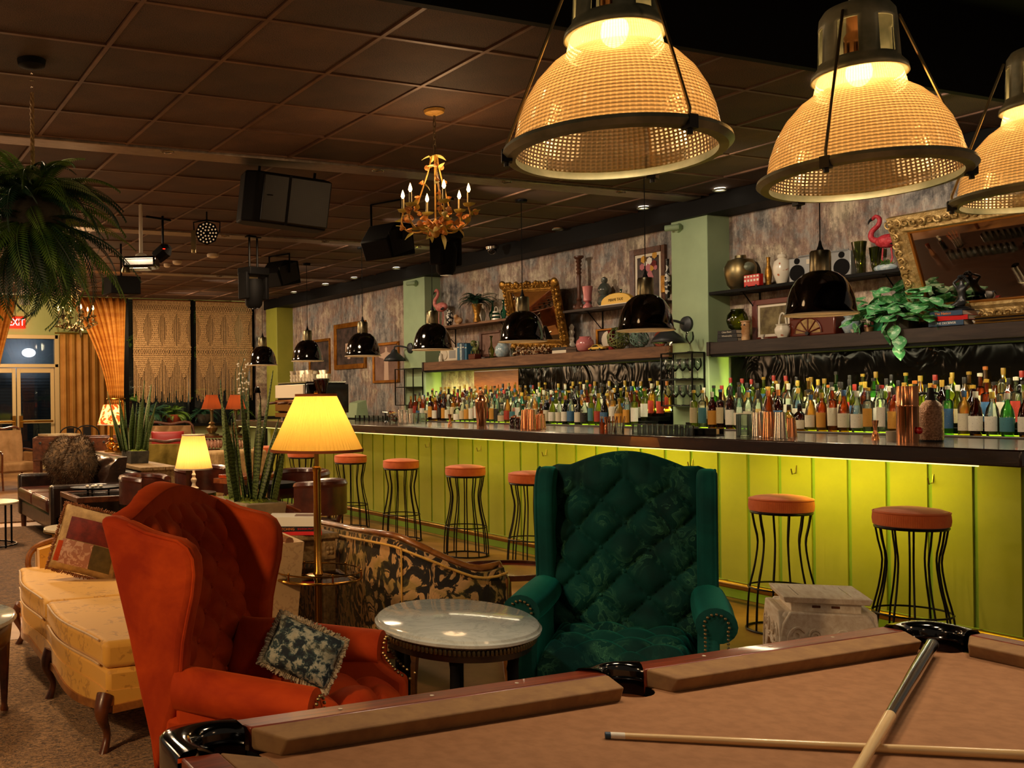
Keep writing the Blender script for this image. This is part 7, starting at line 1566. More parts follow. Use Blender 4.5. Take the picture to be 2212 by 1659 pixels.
for k, (c_, lb) in enumerate((('spine_dark', 'grey hardback on top of the pair left of the white totem'), ('cup_white', 'cream hardback below the grey one left of the white totem'))):
    y, R, Wd, H, zz = it(1204, 1234, 750, X=7.40); book(lb, 7.40, y, SK + .034*(1-k), Wd*.95, .15, .033, c_, -pi/2 + .05*k, None)
t, R, Wd, H = place('totem_figure', 'white ceramic totem figure standing behind the pink pot', 'figurine', 1225, 1244, 700, X=7.50)
MB().lathe([(.0001,0),(.95*R,0),(.9*R,.1*H),(.6*R,.15*H),(.8*R,.3*H),(.5*R,.38*H),(.75*R,.5*H),(.45*R,.6*H),(.7*R,.72*H),(.4*R,.8*H),(.6*R,.9*H),(.2*R,H),(.0001,H)], 14, mod=lambda i, j, a: 1 + .12*cos(4*a + j)).build('body', 'white_ceramic', t)
MB().box(-.05, -.04, 0, .05, .04, .02).build('base', 'pink_ceramic', t)
t, R, H = vase('pink_pot', 'round glossy pink pot with two small ears', 'pot', 1243, 1284, 728, 'round', 'pink_ceramic', X=7.38)
for s_ in (-1, 1): MB().ring((0, 0, 0), .014, .006, 12, 6).build('ear', 'pink_ceramic', t, loc=(0, s_*R*.82, .86*H)).rotation_euler.x = pi/2
t, R, Wd, H = place('toy_car', 'yellow toy coupe parked on the long shelf', 'toy', 1273, 1307, 744, X=7.34); L = Wd*.95
MB().ext([(-.5*L,.2*H),(-.48*L,.5*H),(-.3*L,.58*H),(-.16*L,.95*H),(.12*L,H),(.34*L,.62*H),(.5*L,.48*H),(.5*L,.2*H)], -.028, .028, 'y').build('body', 'taxi_yellow', t, bevel=.006); MB().ext([(-.24*L,.6*H),(-.13*L,.88*H),(.1*L,.9*H),(.26*L,.62*H)], -.0295, .0295, 'y').build('windows', 'night_glass', t)
for x in (-.3*L, .3*L): MB().tube([(x, -.031, .2*H), (x, .031, .2*H)], .2*H, 14).build('wheel', 'rubber', t)
t, Wd, H, g = framed('small framed pleated rosette behind the yellow toy car', 'picture', 1290, 1327, 710, 752, 7.50, .02, 'gold_frame', 'picture_dark')
MB().lathe([(.0001, .012), (.02, .014), (.085, .004), (.09, 0)], 40, mod=lambda i, j, a: 1 + .03*(i % 2)).build('rosette', 'paper', t, loc=(.03, -.004, H*.42)).rotation_euler.x = pi/2
vase('ruby_vase', 'slim cut ruby red glass vase', 'vase', 1313, 1329, 715, 'goblet', 'ruby', X=7.38, mod=lambda i, j, a: 1 + .06*(i % 2))
def wire_ball(lab, px0, px1, yt, X, m, n=11):
    t, R, Wd, H = place('wire_sphere', lab, 'ornament', px0, px1, yt, X); R = H/2; q = MB(); rnd = random.Random(int(px0))
    for k in range(n):
        M = Euler((rnd.uniform(0, 3), rnd.uniform(0, 3), rnd.uniform(0, 3))).to_matrix(); q.tube([tuple(M @ Vector((R*.96*cos(a), R*.96*sin(a), 0)) + Vector((0, 0, R))) for a in [2*pi*i/24 for i in range(24)]], .0055, 5, True)
    q.build('woven_rings', m, t)
wire_ball('tangled pale green wire sphere half behind the second pendant', 1325, 1346, 706, 7.42, 'jade', 14); wire_ball('pale teal open wire sphere beside the wooden wheel', 1360, 1402, 712, 7.40, mat('teal_wire', '#6f8a7c', .5))
t, R, Wd, H = place('spoked_wheel', 'small reddish wooden spoked wheel at the end of the long shelf', 'ornament', 1406, 1446, 716, X=7.42); R = H/2
q = MB().tube([(R*.88*cos(2*pi*i/28), 0, R + R*.88*sin(2*pi*i/28)) for i in range(28)], .014, 6, True).build('rim', 'terracotta', t)
for k in range(8): a = 2*pi*k/8; MB().tube([(0, 0, R), (R*.86*cos(a), 0, R + R*.86*sin(a))], .008, 6).build('spoke', 'terracotta', t)
MB().tube([(0, -.02, R), (0, .02, R)], .022, 12).build('hub', 'terracotta', t)
# wall sconces
for px, py, X, s_, lab, dx in ((1484, 700, 7.33, 1, 'grey metal gooseneck wall lamp on the sage column over the wine glasses', -1), (887, 752, 7.35, 1, 'grey metal gooseneck wall lamp on the far column', -1)):
    q = pX(px, py, X); t = thing('wall_lamp', lab, 'wall lamp', q); w_ = pX(1468 if px > 1000 else 872, py, X).y - q.y
    o = MB().lathe([(.0, 0), (.075, .0), (.07, .02), (.035, .035), (.0, .04)], 22).build('rose', 'grey_lamp', t); o.rotation_euler = (0, -pi/2, 0)
    MB().tube(cat_rom([(-.03, 0, 0), (-.10, w_*.5, .03), (-.14, w_, .03), (-.15, w_, -.02)], 5), .012, 8).build('arm', 'grey_lamp', t)
    MB().lathe([(.15, -.17), (.13, -.13), (.10, -.10), (.05, -.06), (.035, -.02), (.0, 0)], 26, (-.15, w_, 0), cap=False).build('shade', 'grey_lamp', t, solid=.004)
    MB().ball((-.15, w_, -.12), .03, 10, 6).build('bulb', 'bulb_soft', t); lamp('sconce_light', 'SPOT', q + Vector((-.15, w_, -.10)), 8, (1, .8, .45), .02, spot=2.2, blend=.6)
# wine glass racks on the columns
def wineglass(par_, loc, lab=None, s=1.0, up=True):
    t = thing('wine_glass', lab, 'glass', loc, 0, 'wine glasses on the rack'); d = 1
    pr = [(.032, 0), (.030, .003), (.004, .008), (.0035, .07), (.012, .08), (.034, .11), (.038, .14), (.030, .185)]
    MB().lathe([(r*s, z*s) for r, z in pr], 16, cap=False).build('bowl', 'tumbler_glass', t); return t
G0 = None
for X, y0, y1, zs, nm_, cols in ((7.16, 6.90, 7.28, [pX(1500, y, 7.2).z for y in (762, 820, 878)], 'sage column', 4), (7.18, 11.70, 12.18, [pX(885, y, 7.2).z for y in (797, 837, 876)], 'far column', 0)):
    t = thing('glass_rack', 'black framed glass rack hung on the ' + nm_, 'shelf', (X, y0, zs[-1]), 0); L = y1 - y0
    for k, z in enumerate(zs): MB().box(0, 0, z - zs[-1], .16, L, z - zs[-1] + .010).build('shelf_plate', 'black_metal', t, bevel=.002)
    for yy in (0, L - .012):
        for xx in (0, .148): MB().box(xx, yy, 0, xx + .012, yy + .012, zs[0] - zs[-1]).build('post', 'black_metal', t)
    for k in (1, 2) if cols else ():
        for c in range(cols):
            for r_ in range(2):
                lb = 'stemmed wine glass, ' + ('nearest', 'second', 'third', 'farthest')[c] + (' in front, ', ' behind, ')[r_] + ('', 'middle', 'lowest')[k] + ' shelf of the rack on the sage column'
                loc = (X + .04 + .08*r_, y0 + .05 + c*.09, zs[k] + .011)
                if G0 is None: G0 = wineglass(None, loc, lb)
                else: dup(G0, loc, label=lb)
                g_ = None
    if cols:
        for c in (0, 3): dup(G0, (X + .05, y0 + .05 + c*.09, zs[1] + .011 + 0), label='clear stemmed wine glass on the middle shelf of the rack on the sage column') if False else None
        dup(G0, (X + .05, y0 + .07, zs[0] + .011), label='clear wine glass on top of the rack, far side'); dup(G0, (X + .05, y1 - .07, zs[0] + .011), label='clear wine glass on top of the rack, near side')
# ================================================================ bottles
BP = [ # body profiles (r, z) for a 0.30 m bottle
 [(.0, 0), (.036, 0), (.038, .006), (.038, .19), (.030, .215), (.014, .235), (.0135, .285), (.0, .285)],
 [(.0, 0), (.042, 0), (.044, .006), (.044, .14), (.040, .165), (.018, .195), (.015, .25), (.0, .25)],
 [(.0, 0), (.034, 0), (.040, .02), (.043, .12), (.034, .175), (.016, .215), (.015, .27), (.0, .27)],
 [(.0, 0), (.033, 0), (.034, .005), (.034, .20), (.031, .215), (.013, .225), (.0125, .295), (.0, .295)],
 [(.0, 0), (.048, 0), (.050, .01), (.050, .09), (.044, .12), (.018, .145), (.017, .19), (.0, .19)]]
HT = [.285, .25, .27, .295, .19]
GL = [('glass_clear', 'clear'), ('glass_amber', 'amber'), ('glass_green', 'green'), ('glass_olive', 'olive'), ('glass_brown', 'dark brown'), ('glass_dark', 'black'), ('glass_gold', 'golden'), ('glass_teal', 'teal')]
LB = ['cream', 'tan', 'black', 'blue', 'red', 'teal', 'orange', 'white']; CP = ['black', 'gold', 'red', 'orange', 'silver', 'blue', 'green', 'yellow']
rnd = random.Random(21)
body_m, lab_m, cap_m, liq_m = {}, {}, {}, {}
for p in range(5):
    n = 4 if p in (1, 4) else 14
    for gi, (gm_, _) in enumerate(GL):
        body_m[p, gi] = MB().lathe([(max(r, 1e-4), z) for r, z in BP[p]], 14).mesh('bottle', gm_)
    for li in range(8):
        r = [.0387, .0447, .0432, .0347, .0507][p]; z0, z1 = [(.03, .145), (.025, .12), (.03, .125), (.04, .165), (.015, .08)][p]
        if p == 2: lab_m[p, li] = MB().lathe([(.0432, z0), (.0438, z1)], 14, cap=False, a0=pi*.55, a1=pi*1.45).mesh('paper_label', 'label_%d' % li)
        else: lab_m[p, li] = MB().lathe([(r, z0), (r, z1)], 14, cap=False, a0=pi*.55, a1=pi*1.45).mesh('paper_label', 'label_%d' % li)
        nr = .0155 if p in (1, 4, 2) else .0140
        cap_m[p, li] = MB().lathe([(1e-4, HT[p] + .014), (nr, HT[p] + .014), (nr + .001, HT[p] + .010), (nr, HT[p] - .03)] if p % 2 == 0 else [(1e-4, HT[p] + .014), (nr + .002, HT[p] + .012), (nr + .002, HT[p] - .008), (nr, HT[p] - .01)], 12).mesh('cap', 'cap_%d' % li)
ORD = ('front', 'second', 'third', 'back')
def bottle(x, y, z, tier, side, k):
    right = side == 'right'
    if right: gi = rnd.choice([0, 0, 0, 1, 1, 6, 6, 4, 2, 3, 0, 4] if tier < 2 else [6, 3, 3, 6, 1, 2, 5, 3])
    else:
        u = (11.5 - y) / 4.2
        gi = rnd.choice([1, 4, 1, 6, 0] if u < .25 else [0, 0, 7, 0, 6] if u < .62 else [6, 0, 3, 1, 5]) if tier < 3 else rnd.choice([3, 3, 6, 2, 4])
    p = rnd.choice([0, 1, 2, 3, 0, 3, 2, 4] if tier == 0 else [0, 1, 2, 3] if tier < 3 else [0, 3, 0, 2]); li = rnd.choice([0, 0, 0, 1, 1, 2, 3, 4, 5, 7, 7, 7, 7, 6]); ci = rnd.choice([0, 0, 0, 0, 1, 1, 4, 4, 4, 2, 3, 5, 7, 0] if tier < 3 else [1, 7, 7, 3, 2, 1, 0])
    where = 'right of the sage column' if right else 'left of the sage column'
    lb = '%s bottle, %s label, %s cap, %s row %s' % (GL[gi][1], LB[li], CP[ci], ORD[tier], where)
    t = bpy.data.objects.new('bottle', body_m[p, gi]); COL.objects.link(t); t.location = (x + rnd.uniform(-.008, .008), y, z); s_ = rnd.uniform(.98, 1.12); t.scale = (.98, .98, s_); t.rotation_euler.z = rnd.uniform(-.5, .5) + .25
    tag(t, lb, 'bottle', 'bottles in the %s row %s' % (ORD[tier], where))
    BL.setdefault(lb, []).append(t)
    for nm_, me in (('paper_label', lab_m[p, li]), ('cap', cap_m[p, ci])):
        o = bpy.data.objects.new(nm_, me); COL.objects.link(o); o.parent = t
nb = 0; BL = {}
for side, y0, y1, n in (('right', 3.98, 6.80, 29), ('left', 7.38, 11.52, 42)):
    for tier, (x, z) in enumerate(STEP):
        m_ = n if tier < 3 else int(n * .86)
        for k in range(m_):
            y = y0 + (y1 - y0) * (k + .5 + rnd.uniform(-.08, .08) + (.5 if tier % 2 else 0)) / (m_ + .5)
            bottle(x + .055, y, (1.126 if tier == 0 else z), tier, side, k); nb += 1
for lb, os_ in BL.items():      # look-alikes in a row are told apart by how far they stand from the column
    if len(os_) > 1:
        os_.sort(key=lambda o: abs(o.location.y - 7.1))
        for k, o in enumerate(os_): o['label'] = lb.replace(' row ', ' row, ' + (('nearest', 'farther') if len(os_) == 2 else ('nearest', 'second', 'third', 'fourth', 'fifth'))[min(k, 4 if len(os_) > 2 else 1)] + ' such ')
# ================================================================ on the bar top
def bar_item(name, lab, cat, px, py, group=None):
    p = pz(px, py, BZ); return thing(name, lab, cat, (p.x, p.y, BZ), 0, group), depth(p) / FPX
def tin(t, r0, r1, h, m, nm_='body'): MB().lathe([(1e-4, 0), (r0, 0), (r1, h), (r1 - .002, h), (r0 - .002, .004), (1e-4, .004)], 22).build(nm_, m, t)
t, k = bar_item('cocktail_shaker', 'tall copper cocktail shaker with domed lid on the bar', 'shaker', 1040, 921)
MB().lathe([(1e-4, 0), (.042, 0), (.045, .005), (.060, .235), (.060, .24)], 26).build('body', 'copper', t); MB().lathe([(.060, .24), (.056, .262), (.030, .30), (.026, .305), (.026, .325), (.030, .33), (.026, .352), (1e-4, .356)], 26).build('lid', 'copper', t)
def jigger(lab, px, py):
    t, k = bar_item('jigger', lab, 'jigger', px, py); MB().lathe([(.022, 0), (.019, .03), (.009, .062), (.014, .09), (.019, .12), (.016, .12), (.006, .07)], 18).build('cone', 'copper', t)
    MB().ring((0, 0, .062), .009, .002, 14, 5).build('collar', 'copper', t)
jigger('slim copper jigger left of the tall shaker', 972, 921); jigger('copper jigger left of the brass cylinder', 1891, 951); jigger('copper jigger among the stirrers in the middle of the bar', 1310, 934)
for n, (px, py) in enumerate(((1107, 924), (1119, 926), (1112, 920))):
    t, k = bar_item('syrup_jar', ('dark syrup jar, left of the trio by the copper tins', 'dark syrup jar, right of the trio by the copper tins', 'dark syrup jar at the back of the trio by the copper tins')[n], 'jar', px, py); MB().lathe([(1e-4, 0), (.026, 0), (.026, .08), (.018, .095)], 18).build('glass', 'glass_brown', t); MB().lathe([(.019, .09), (.019, .105), (1e-4, .106)], 14).build('lid', 'copper', t)
for n, (px, py, h) in enumerate(((1134, 927, .17), (1148, 929, .175), (1163, 928, .13), (1170, 925, .13), (1140, 923, .17))):
    t, k = bar_item('shaker_tin', 'copper shaker tin, ' + ('first', 'second', 'third', 'fourth', 'rear left')[n] + ' of the upturned group near the middle of the bar', 'tin', px, py, 'shaker tins by the syrup jars'); tin(t, .040, .030, h, 'copper'); MB().ring((0, 0, .004), .040, .002, 20, 5).build('rim', 'copper', t)
for n, (px, py, h) in enumerate(((1637, 944, .165), (1661, 946, .17), (1686, 948, .17), (1707, 946, .13), (1650, 938, .165))):
    t, k = bar_item('shaker_tin', 'steel shaker tin, ' + ('first', 'second', 'third', 'fourth', 'rear')[n] + ' of the group right of the sage column', 'tin', px, py, 'shaker tins by the cut glass beaker'); tin(t, .042, .031, h, 'copper' if n % 2 else 'steel'); MB().ring((0, 0, .004), .042, .002, 20, 5).build('rim', 'steel', t)
for n, (px, py, h) in enumerate(((866, 914, .15), (877, 914, .15), (889, 914, .11))):
    t, k = bar_item('shaker_tin', 'steel shaker tin, ' + ('left', 'middle', 'right')[n] + ' of three beside the cut glass at the far bar', 'tin', px, py, 'shaker tins at the far bar'); tin(t, .040, .030, h, 'steel'); MB().ring((0, 0, .004), .040, .002, 20, 5).build('rim', 'steel', t)
def cut_beaker(lab, px, py, r, h):
    t, k = bar_item('cut_glass_beaker', lab, 'glass', px, py); MB().lathe([(1e-4, 0), (r, 0), (r, h), (r - .003, h), (r - .003, .01), (1e-4, .01)], 16, mod=lambda i, j, a: 1 + .05*(i % 2)).build('glass', 'glass_clear', t, smooth=False); MB().ring((0, 0, h), r - .002, .002, 20, 5).build('rim', 'glass_clear', t)
cut_beaker('cut glass mixing beaker right of the sage column', 1607, 943, .048, .15); cut_beaker('cut glass mixing beaker at the far bar', 912, 914, .055, .11); cut_beaker('second cut glass beaker beside the first at the far bar', 900, 913, .05, .11)
ORDN = ('first', 'second', 'third', 'fourth', 'fifth', 'sixth', 'seventh', 'eighth', 'ninth', 'tenth', 'eleventh')
# rows of upturned tumblers
gm_ = None
for n in range(11):
    for r_ in range(2):
        px = 1375 + n*11.5; t0, k = (None, None)
        p = pz(px, 938 - 3*r_ + n*.4, BZ)
        if gm_ is None:
            gm_ = thing('tumbler', 'x', 'glass', p, 0, 'upturned tumblers on the bar mat'); MB().lathe([(.033, 0), (.031, .07), (1e-4, .072)], 14, cap=False).build('glass', 'tumbler_glass', gm_); MB().ring((0, 0, .001), .033, .0015, 18, 4).build('rim', 'tumbler_glass', gm_); o = gm_
        else: o = dup(gm_, p)
        o['label'] = ORDN[n] + ' from the left in the ' + ('front', 'rear')[r_] + ' row of clear upturned tumblers on the bar'
for n in range(9):
    p = pX(772 + n*10, 905 + n*.8, 6.25); p.z = BZ; o = dup(gm_, p, label=ORDN[n] + ' from the left of the tumblers just right of the yellow lamp shade', group='upturned tumblers at the far bar')
for n, (px, m, lb) in enumerate(((1322, 'orange_leather', 'orange'), (1339, 'picture_sepia', 'brown'))):
    t, k = bar_item('stirrer_glass', 'clear glass holding ' + lb + ' wooden stirrers on the bar', 'glass', px, 936); MB().lathe([(1e-4, 0), (.03, 0), (.034, .08)], 16, cap=False).build('glass', 'glass_clear', t)
    for j in range(12): a = j*.7; MB().tube([(.015*cos(a), .015*sin(a), .005), (.045*cos(a), .045*sin(a), .13)], .0025, 4).build('stirrer', m, t)
for n, (px, lb) in enumerate(((1317, 'dark'), (1300, 'amber'))):
    t, k = bar_item('bitters_bottle', lb + ' little bitters bottle among the stirrers', 'bottle', px, 935); MB().lathe([(1e-4, 0), (.02, 0), (.02, .07), (.008, .085), (.008, .11)], 14).build('glass', 'glass_dark' if n == 0 else 'glass_amber', t); MB().cyl((0, 0, .11), .010, .018, 10).build('cap', 'cap_4', t)
t, k = bar_item('napkin_caddy', 'black napkin caddy holding brown napkins beneath the glass rack', 'caddy', 1525, 941); t.rotation_euler.z = .3
MB().box(-.06, -.10, 0, .06, .10, .012).box(-.06, -.10, 0, -.052, .10, .05).box(.052, -.10, 0, .06, .10, .05).build('tray', 'black_metal', t); MB().box(-.05, -.07, .012, .05, .07, .045).build('napkins', 'patch_gold', t); MB().box(-.05, .075, .012, .05, .095, .06).build('menu_card', 'spine_dark', t)
t, k = bar_item('metal_cylinder', 'tall brass and copper cylinder with red side knobs on the bar', 'dispenser', 1961, 956)
MB().lathe([(1e-4, 0), (.056, 0), (.056, .20), (.058, .205), (.058, .215), (.056, .22), (.056, .322), (1e-4, .322)], 28).build('body', 'copper', t)
for z, s_ in ((.07, 1), (.255, -1)): MB().ball((.0, s_*-.068, z), .017, 12, 8, (1, 1, 1.2)).build('red_knob', 'toy_red', t); MB().tube([(0, s_*-.05, z), (0, s_*-.066, z)], .006, 6).build('spindle', 'brass', t)
t, k = bar_item('soda_siphon', 'metal mesh soda siphon with black head on the bar', 'siphon', 2012, 954)
MB().lathe([(1e-4, 0), (.055, 0), (.060, .012), (.0625, .03), (.0625, .17), (.058, .20), (.044, .225), (.024, .24)], 28).build('mesh_body', 'mesh_metal', t); MB().lathe([(.058, -.001), (.060, .012), (.057, .014)], 24, cap=False).build('foot', 'rubber', t)
MB().lathe([(.024, .238), (.022, .26), (.018, .28), (.014, .31), (1e-4, .315)], 16).tube(cat_rom([(0, .01, .275), (-.01, .05, .28), (-.015, .075, .255)], 4), .008, 6).tube([(0, 0, .29), (0, -.045, .275)], .007, 6).build('siphon_head', 'rubber', t)
t, k = bar_item('votive_glass', 'small frosted votive glass between the jigger and brass cylinder', 'glass', 1926, 953); MB().lathe([(1e-4, 0), (.026, 0), (.030, .06), (.027, .06), (.024, .006), (1e-4, .006)], 18).build('glass', 'white_ceramic', t); MB().cyl((0, 0, .006), .022, .03, 14).build('candle', 'cup_white', t)
# till with its lit screen, and far bar clutter
t, k = bar_item('till_screen', 'angled touch screen till with a blue glowing display on the far bar', 'screen', 838, 904); t.location.z = BZ; t.location.x = 6.32
MB().cbox((0, 0, .15), (.03, .34, .26), 0, 0, RAD(-22)).build('case', 'black_gloss', t, bevel=.006); o = MB().cbox((-.019, 0, .15), (.003, .30, .22), 0, 0, 0).build('display', 'spine_blue', t); o.rotation_euler.y = 0
t.rotation_euler.z = RAD(-18); o.rotation_euler = (0, 0, 0); o.location = (0, 0, 0); o.data.transform(Matrix.Translation((0, 0, .15)) @ Matrix.Rotation(RAD(-22), 4, 'Y') @ Matrix.Translation((0, 0, -.15)))
o = MB().cbox((-.022, .02, .15), (.003, .07, .10)).build('login_box', 'screen_blue', t); o.data.transform(Matrix.Translation((0, 0, .15)) @ Matrix.Rotation(RAD(-22), 4, 'Y') @ Matrix.Translation((0, 0, -.15)))
MB().box(-.02, -.06, 0, .10, .06, .03).box(.02, -.03, .0, .05, .03, .12).build('stand', 'black_metal', t)
t, k = bar_item('garnish_glass', 'glass full of dried orange peel beside the steel tins', 'glass', 849, 914); MB().lathe([(1e-4, 0), (.045, 0), (.05, .12)], 18, cap=False).build('glass', 'glass_clear', t)
for j in range(26): MB().ball((rr(-.03, .03), rr(-.03, .03), rr(.02, .13)), .014, 6, 4, (1.3, .6, .8)).build('peel', ('orange_leather', 'patch_red', 'petal_yellow')[j % 3], t)
t, k = bar_item('hand_pump', 'chrome tap with black stem on the far bar', 'tap', 833, 912); MB().lathe([(.03, 0), (.012, .02), (.012, .10), (.018, .11)], 14).build('stem', 'black_gloss', t); MB().tube([(0, .05, .12), (0, -.07, .115)], .012, 8).build('spout', 'steel', t)
t = thing('coffee_machine', 'large espresso machine with copper front on the far end of the bar', 'coffee machine', (6.0, 12.35, BZ), 0)
MB().box(-.30, -.42, .10, .30, .52, .50).build('body', 'soft_black', t, bevel=.03); MB().box(-.34, -.40, .12, -.30, .50, .28).build('copper_front', 'copper', t, bevel=.01); MB().box(-.335, -.40, .30, -.30, .50, .48).build('wood_front', 'cup_white', t, bevel=.006)
MB().box(-.30, -.43, .10, .32, -.42, .48).build('side_panel', 'black_gloss', t, bevel=.01); MB().box(-.30, -.40, .50, .30, .50, .515).build('cup_tray', 'steel', t)
for k in range(3): MB().tube([(-.2, -.25 + .35*k, .26), (-.34, -.25 + .35*k, .24), (-.48, -.25 + .35*k, .23)], .018, 8).build('filter_handle', 'carved_wood', t)
for x in (-.25, .25):
    for y in (-.35, .45): MB().cyl((x, y, 0), .025, .10, 10).build('foot', 'steel', t)
MB().box(-.34, -.40, .04, .30, .50, .10).build('drip_tray', 'copper', t, bevel=.005)
cm = None; n = 0
for r_ in range(2):
    for k in range(8):
        for h in range(3 if k % 3 else 2):
            loc = (5.84 + .22*r_, 11.98 + .095*k + .02*r_, BZ + .516 + .052*h)
            if cm is None: cm = thing('coffee_cup', 'x', 'cup', loc, 0, 'cups on the coffee machine'); MB().lathe([(1e-4, 0), (.028, 0), (.040, .05), (.037, .05), (.026, .006), (1e-4, .006)], 16).build('cup', 'cup_white', cm); MB().ring((0, .04, .028), .014, .004, 10, 5, .35, 1).build('handle', 'cup_white', cm); o = cm
            else: o = dup(cm, loc)
            o['label'] = 'white coffee cup, ' + ('bottom', 'middle', 'top')[h] + ' of the ' + ORDN[k] + (' front', ' rear')[r_] + ' stack on the espresso machine'
for k in range(2):
    t = thing('coffee_grinder', ('black coffee grinder with glass hopper nearest the yellow lamp', 'black coffee grinder beside the espresso machine')[k], 'grinder', (5.75 + .1*k, 11.55 + .28*k, BZ)); MB().box(-.10, -.09, 0, .12, .09, .04).box(-.06, -.08, .04, .11, .08, .34).build('body', 'soft_black', t, bevel=.015)
    MB().lathe([(.03, .34), (.045, .36), (.085, .52), (.085, .53), (.088, .53), (.088, .545), (1e-4, .545)], 20).build('hopper', 'glass_brown', t); MB().tube([(-.06, 0, .2), (-.14, 0, .19)], .012, 8).build('spout', 'steel', t); MB().ring((0, 0, .54), .086, .005, 20, 6).build('lid_rim', 'steel', t)
for n, (px, m, lb) in enumerate(((768, 'spine_red', 'red'), (782, 'paper_white', 'white'), (795, 'soft_black', 'black'))):
    t, k = bar_item('condiment_box', 'small ' + lb + ' box among the far bar clutter', 'box', px, 902); t.location.x = 6.35; MB().box(-.05, -.05, 0, .05, .05, .13 + .03*(n == 2)).build('body', m, t, bevel=.004); MB().box(-.052, -.052, .10, .052, .052, .108).build('band', 'copper', t)
t = thing('green_fan', 'green angular metal lamp hood on the back counter under the pictures', 'lamp', pX(770, 878, 7.2)); t.location.z = 1.13; MB().hexa([(-.12, -.2, 0), (.10, -.2, 0), (.10, .2, 0), (-.12, .2, 0), (-.05, -.12, .22), (.1, -.12, .26), (.1, .12, .26), (-.05, .12, .22)]).build('hood', 'sage_paint', t, bevel=.006); MB().cyl((0, 0, -.001), .05, .02, 12).build('base', 'black_metal', t)
b = MB().box(6.92, 12.25, 0, 7.58, 16.3, 1.125); tag(b.build('far_counter', 'soft_black', bevel=.006), 'low dark counter under the three framed pictures', 'counter')
# desk lamp and items near macrame on the bar end
t = thing('desk_lamp', 'small black desk lamp with cone head at the far end of the bar', 'lamp', (5.62, 13.25, BZ)); MB().lathe([(.07, 0), (.07, .012), (.01, .02)], 16).build('base', 'black_metal', t); MB().tube([(0, 0, .01), (.0, .02, .3), (-.06, -.05, .46)], .007, 6).build('arm', 'black_metal', t); MB().lathe([(.05, -.06), (.03, .02), (.0, .03)], 14, (-.08, -.06, .44), cap=False).build('head', 'black_metal', t, solid=.003)
# ================================================================ far wall: macrame, curtains, exit sign, plants
def macrame(lab, x0, x1):
    Wd = x1 - x0; zt, zb = 3.17, 1.38; t = thing('macrame_hanging', lab, 'wall hanging', ((x0+x1)/2, YM, zb)); H = zt - zb
    MB().tube([(-Wd/2, 0, H), (Wd/2, 0, H)], .012, 8).build('dowel', 'carved_wood', t)
    cords = MB(); n = 78
    for k in range(n):
        x = -Wd/2 + Wd*(k + .5)/n; zl = rr(.0, .12) * (1 + sin(k*.7)); cords.tube([(x, rr(-.004, .004), H), (x + rr(-.004, .004), 0.0, H*.5), (x + rr(-.008, .008), rr(-.01, .01), zl)], .0035, 4)
    stuff(cords.build('cords', 'rope', t))
    def band(z, h, nm_='knotted_band'):
        b = MB(); b.box(-Wd/2, -.012, z - h/2 - .012, Wd/2, -.004, z - h/2).box(-Wd/2, -.012, z + h/2, Wd/2, -.004, z + h/2 + .012); m_ = 12
        for k in range(m_):
            xa, xb = -Wd/2 + Wd*k/m_, -Wd/2 + Wd*(k+1)/m_; xm_ = (xa + xb)/2
            b.tube([(xa, -.012, z - h/2), (xm_, -.014, z + h/2), (xb, -.012, z - h/2)], .006, 5).tube([(xa, -.012, z + h/2), (xm_, -.014, z - h/2), (xb, -.012, z + h/2)], .006, 5)
        b.build(nm_, 'rope', t)
    band(H - .13, .10); band(H - .90, .09)
    for z0, z1 in ((H - .83, H - .20), (H - 1.38, H - .97)):
        for c in range(4):
            xc = -Wd/2 + Wd*(c + .5)/4; hw = Wd/8*.98; b = MB(); R_ = 18 if z0 > H - 1 else 12
            for j in range(R_):
                u = (j + .5)/R_; z = lerp(z1, z0, u); w = hw*(1 - .72*sin(pi*u)) if z0 > H - 1 else hw*(1 - u)
                kx = max(1, int(w/.016))
                for i in range(-kx, kx + 1):
                    x = xc + i*w/kx if kx else xc; b.cbox((x + (.008 if j % 2 else 0), -.008, z), (.016, .008, .030), 0, 0, .5 if (i + j) % 2 else -.5)
            b.build('knotted_panel', 'rope', t, smooth=False)
    tp_ = MB(); 
    for j in range(3):
        for i in range(60): tp_.cbox((-Wd/2 + Wd*(i+.5)/60, -.008, H - .02 - .022*j), (.014, .008, .018), 0, 0, .5 if (i+j) % 2 else -.5)
    stuff(tp_.build('top_knots', 'rope', t)); return t
macrame('wide knotted beige macrame hanging left of the black post', 4.80, 5.85); macrame('wide knotted beige macrame hanging right of the black post', 5.95, 7.03)
def curtain(lab, path_top, path_bot, m, amp, folds, z0, z1, thick=.004, seedv=0, swoop=None):
    t = None
    def f(u, v):
        a, b_ = path_top(u), path_bot(u); k = v; x = lerp(b_[0], a[0], k); y = lerp(b_[1], a[1], k)
        w = amp * (sin(2*pi*folds*u + seedv) + .35*sin(2*pi*folds*2.3*u + 1)) * (1.1 - .3*k)
        return (x + .25*w, y + w, lerp(z0, z1, v) if not swoop else lerp(z0, z1, v))
    o = MB().sheet(f, folds*12, 14).build('curtain', m, smooth=True, ang=90, solid=thick); tag(o, lab, 'curtain'); return o
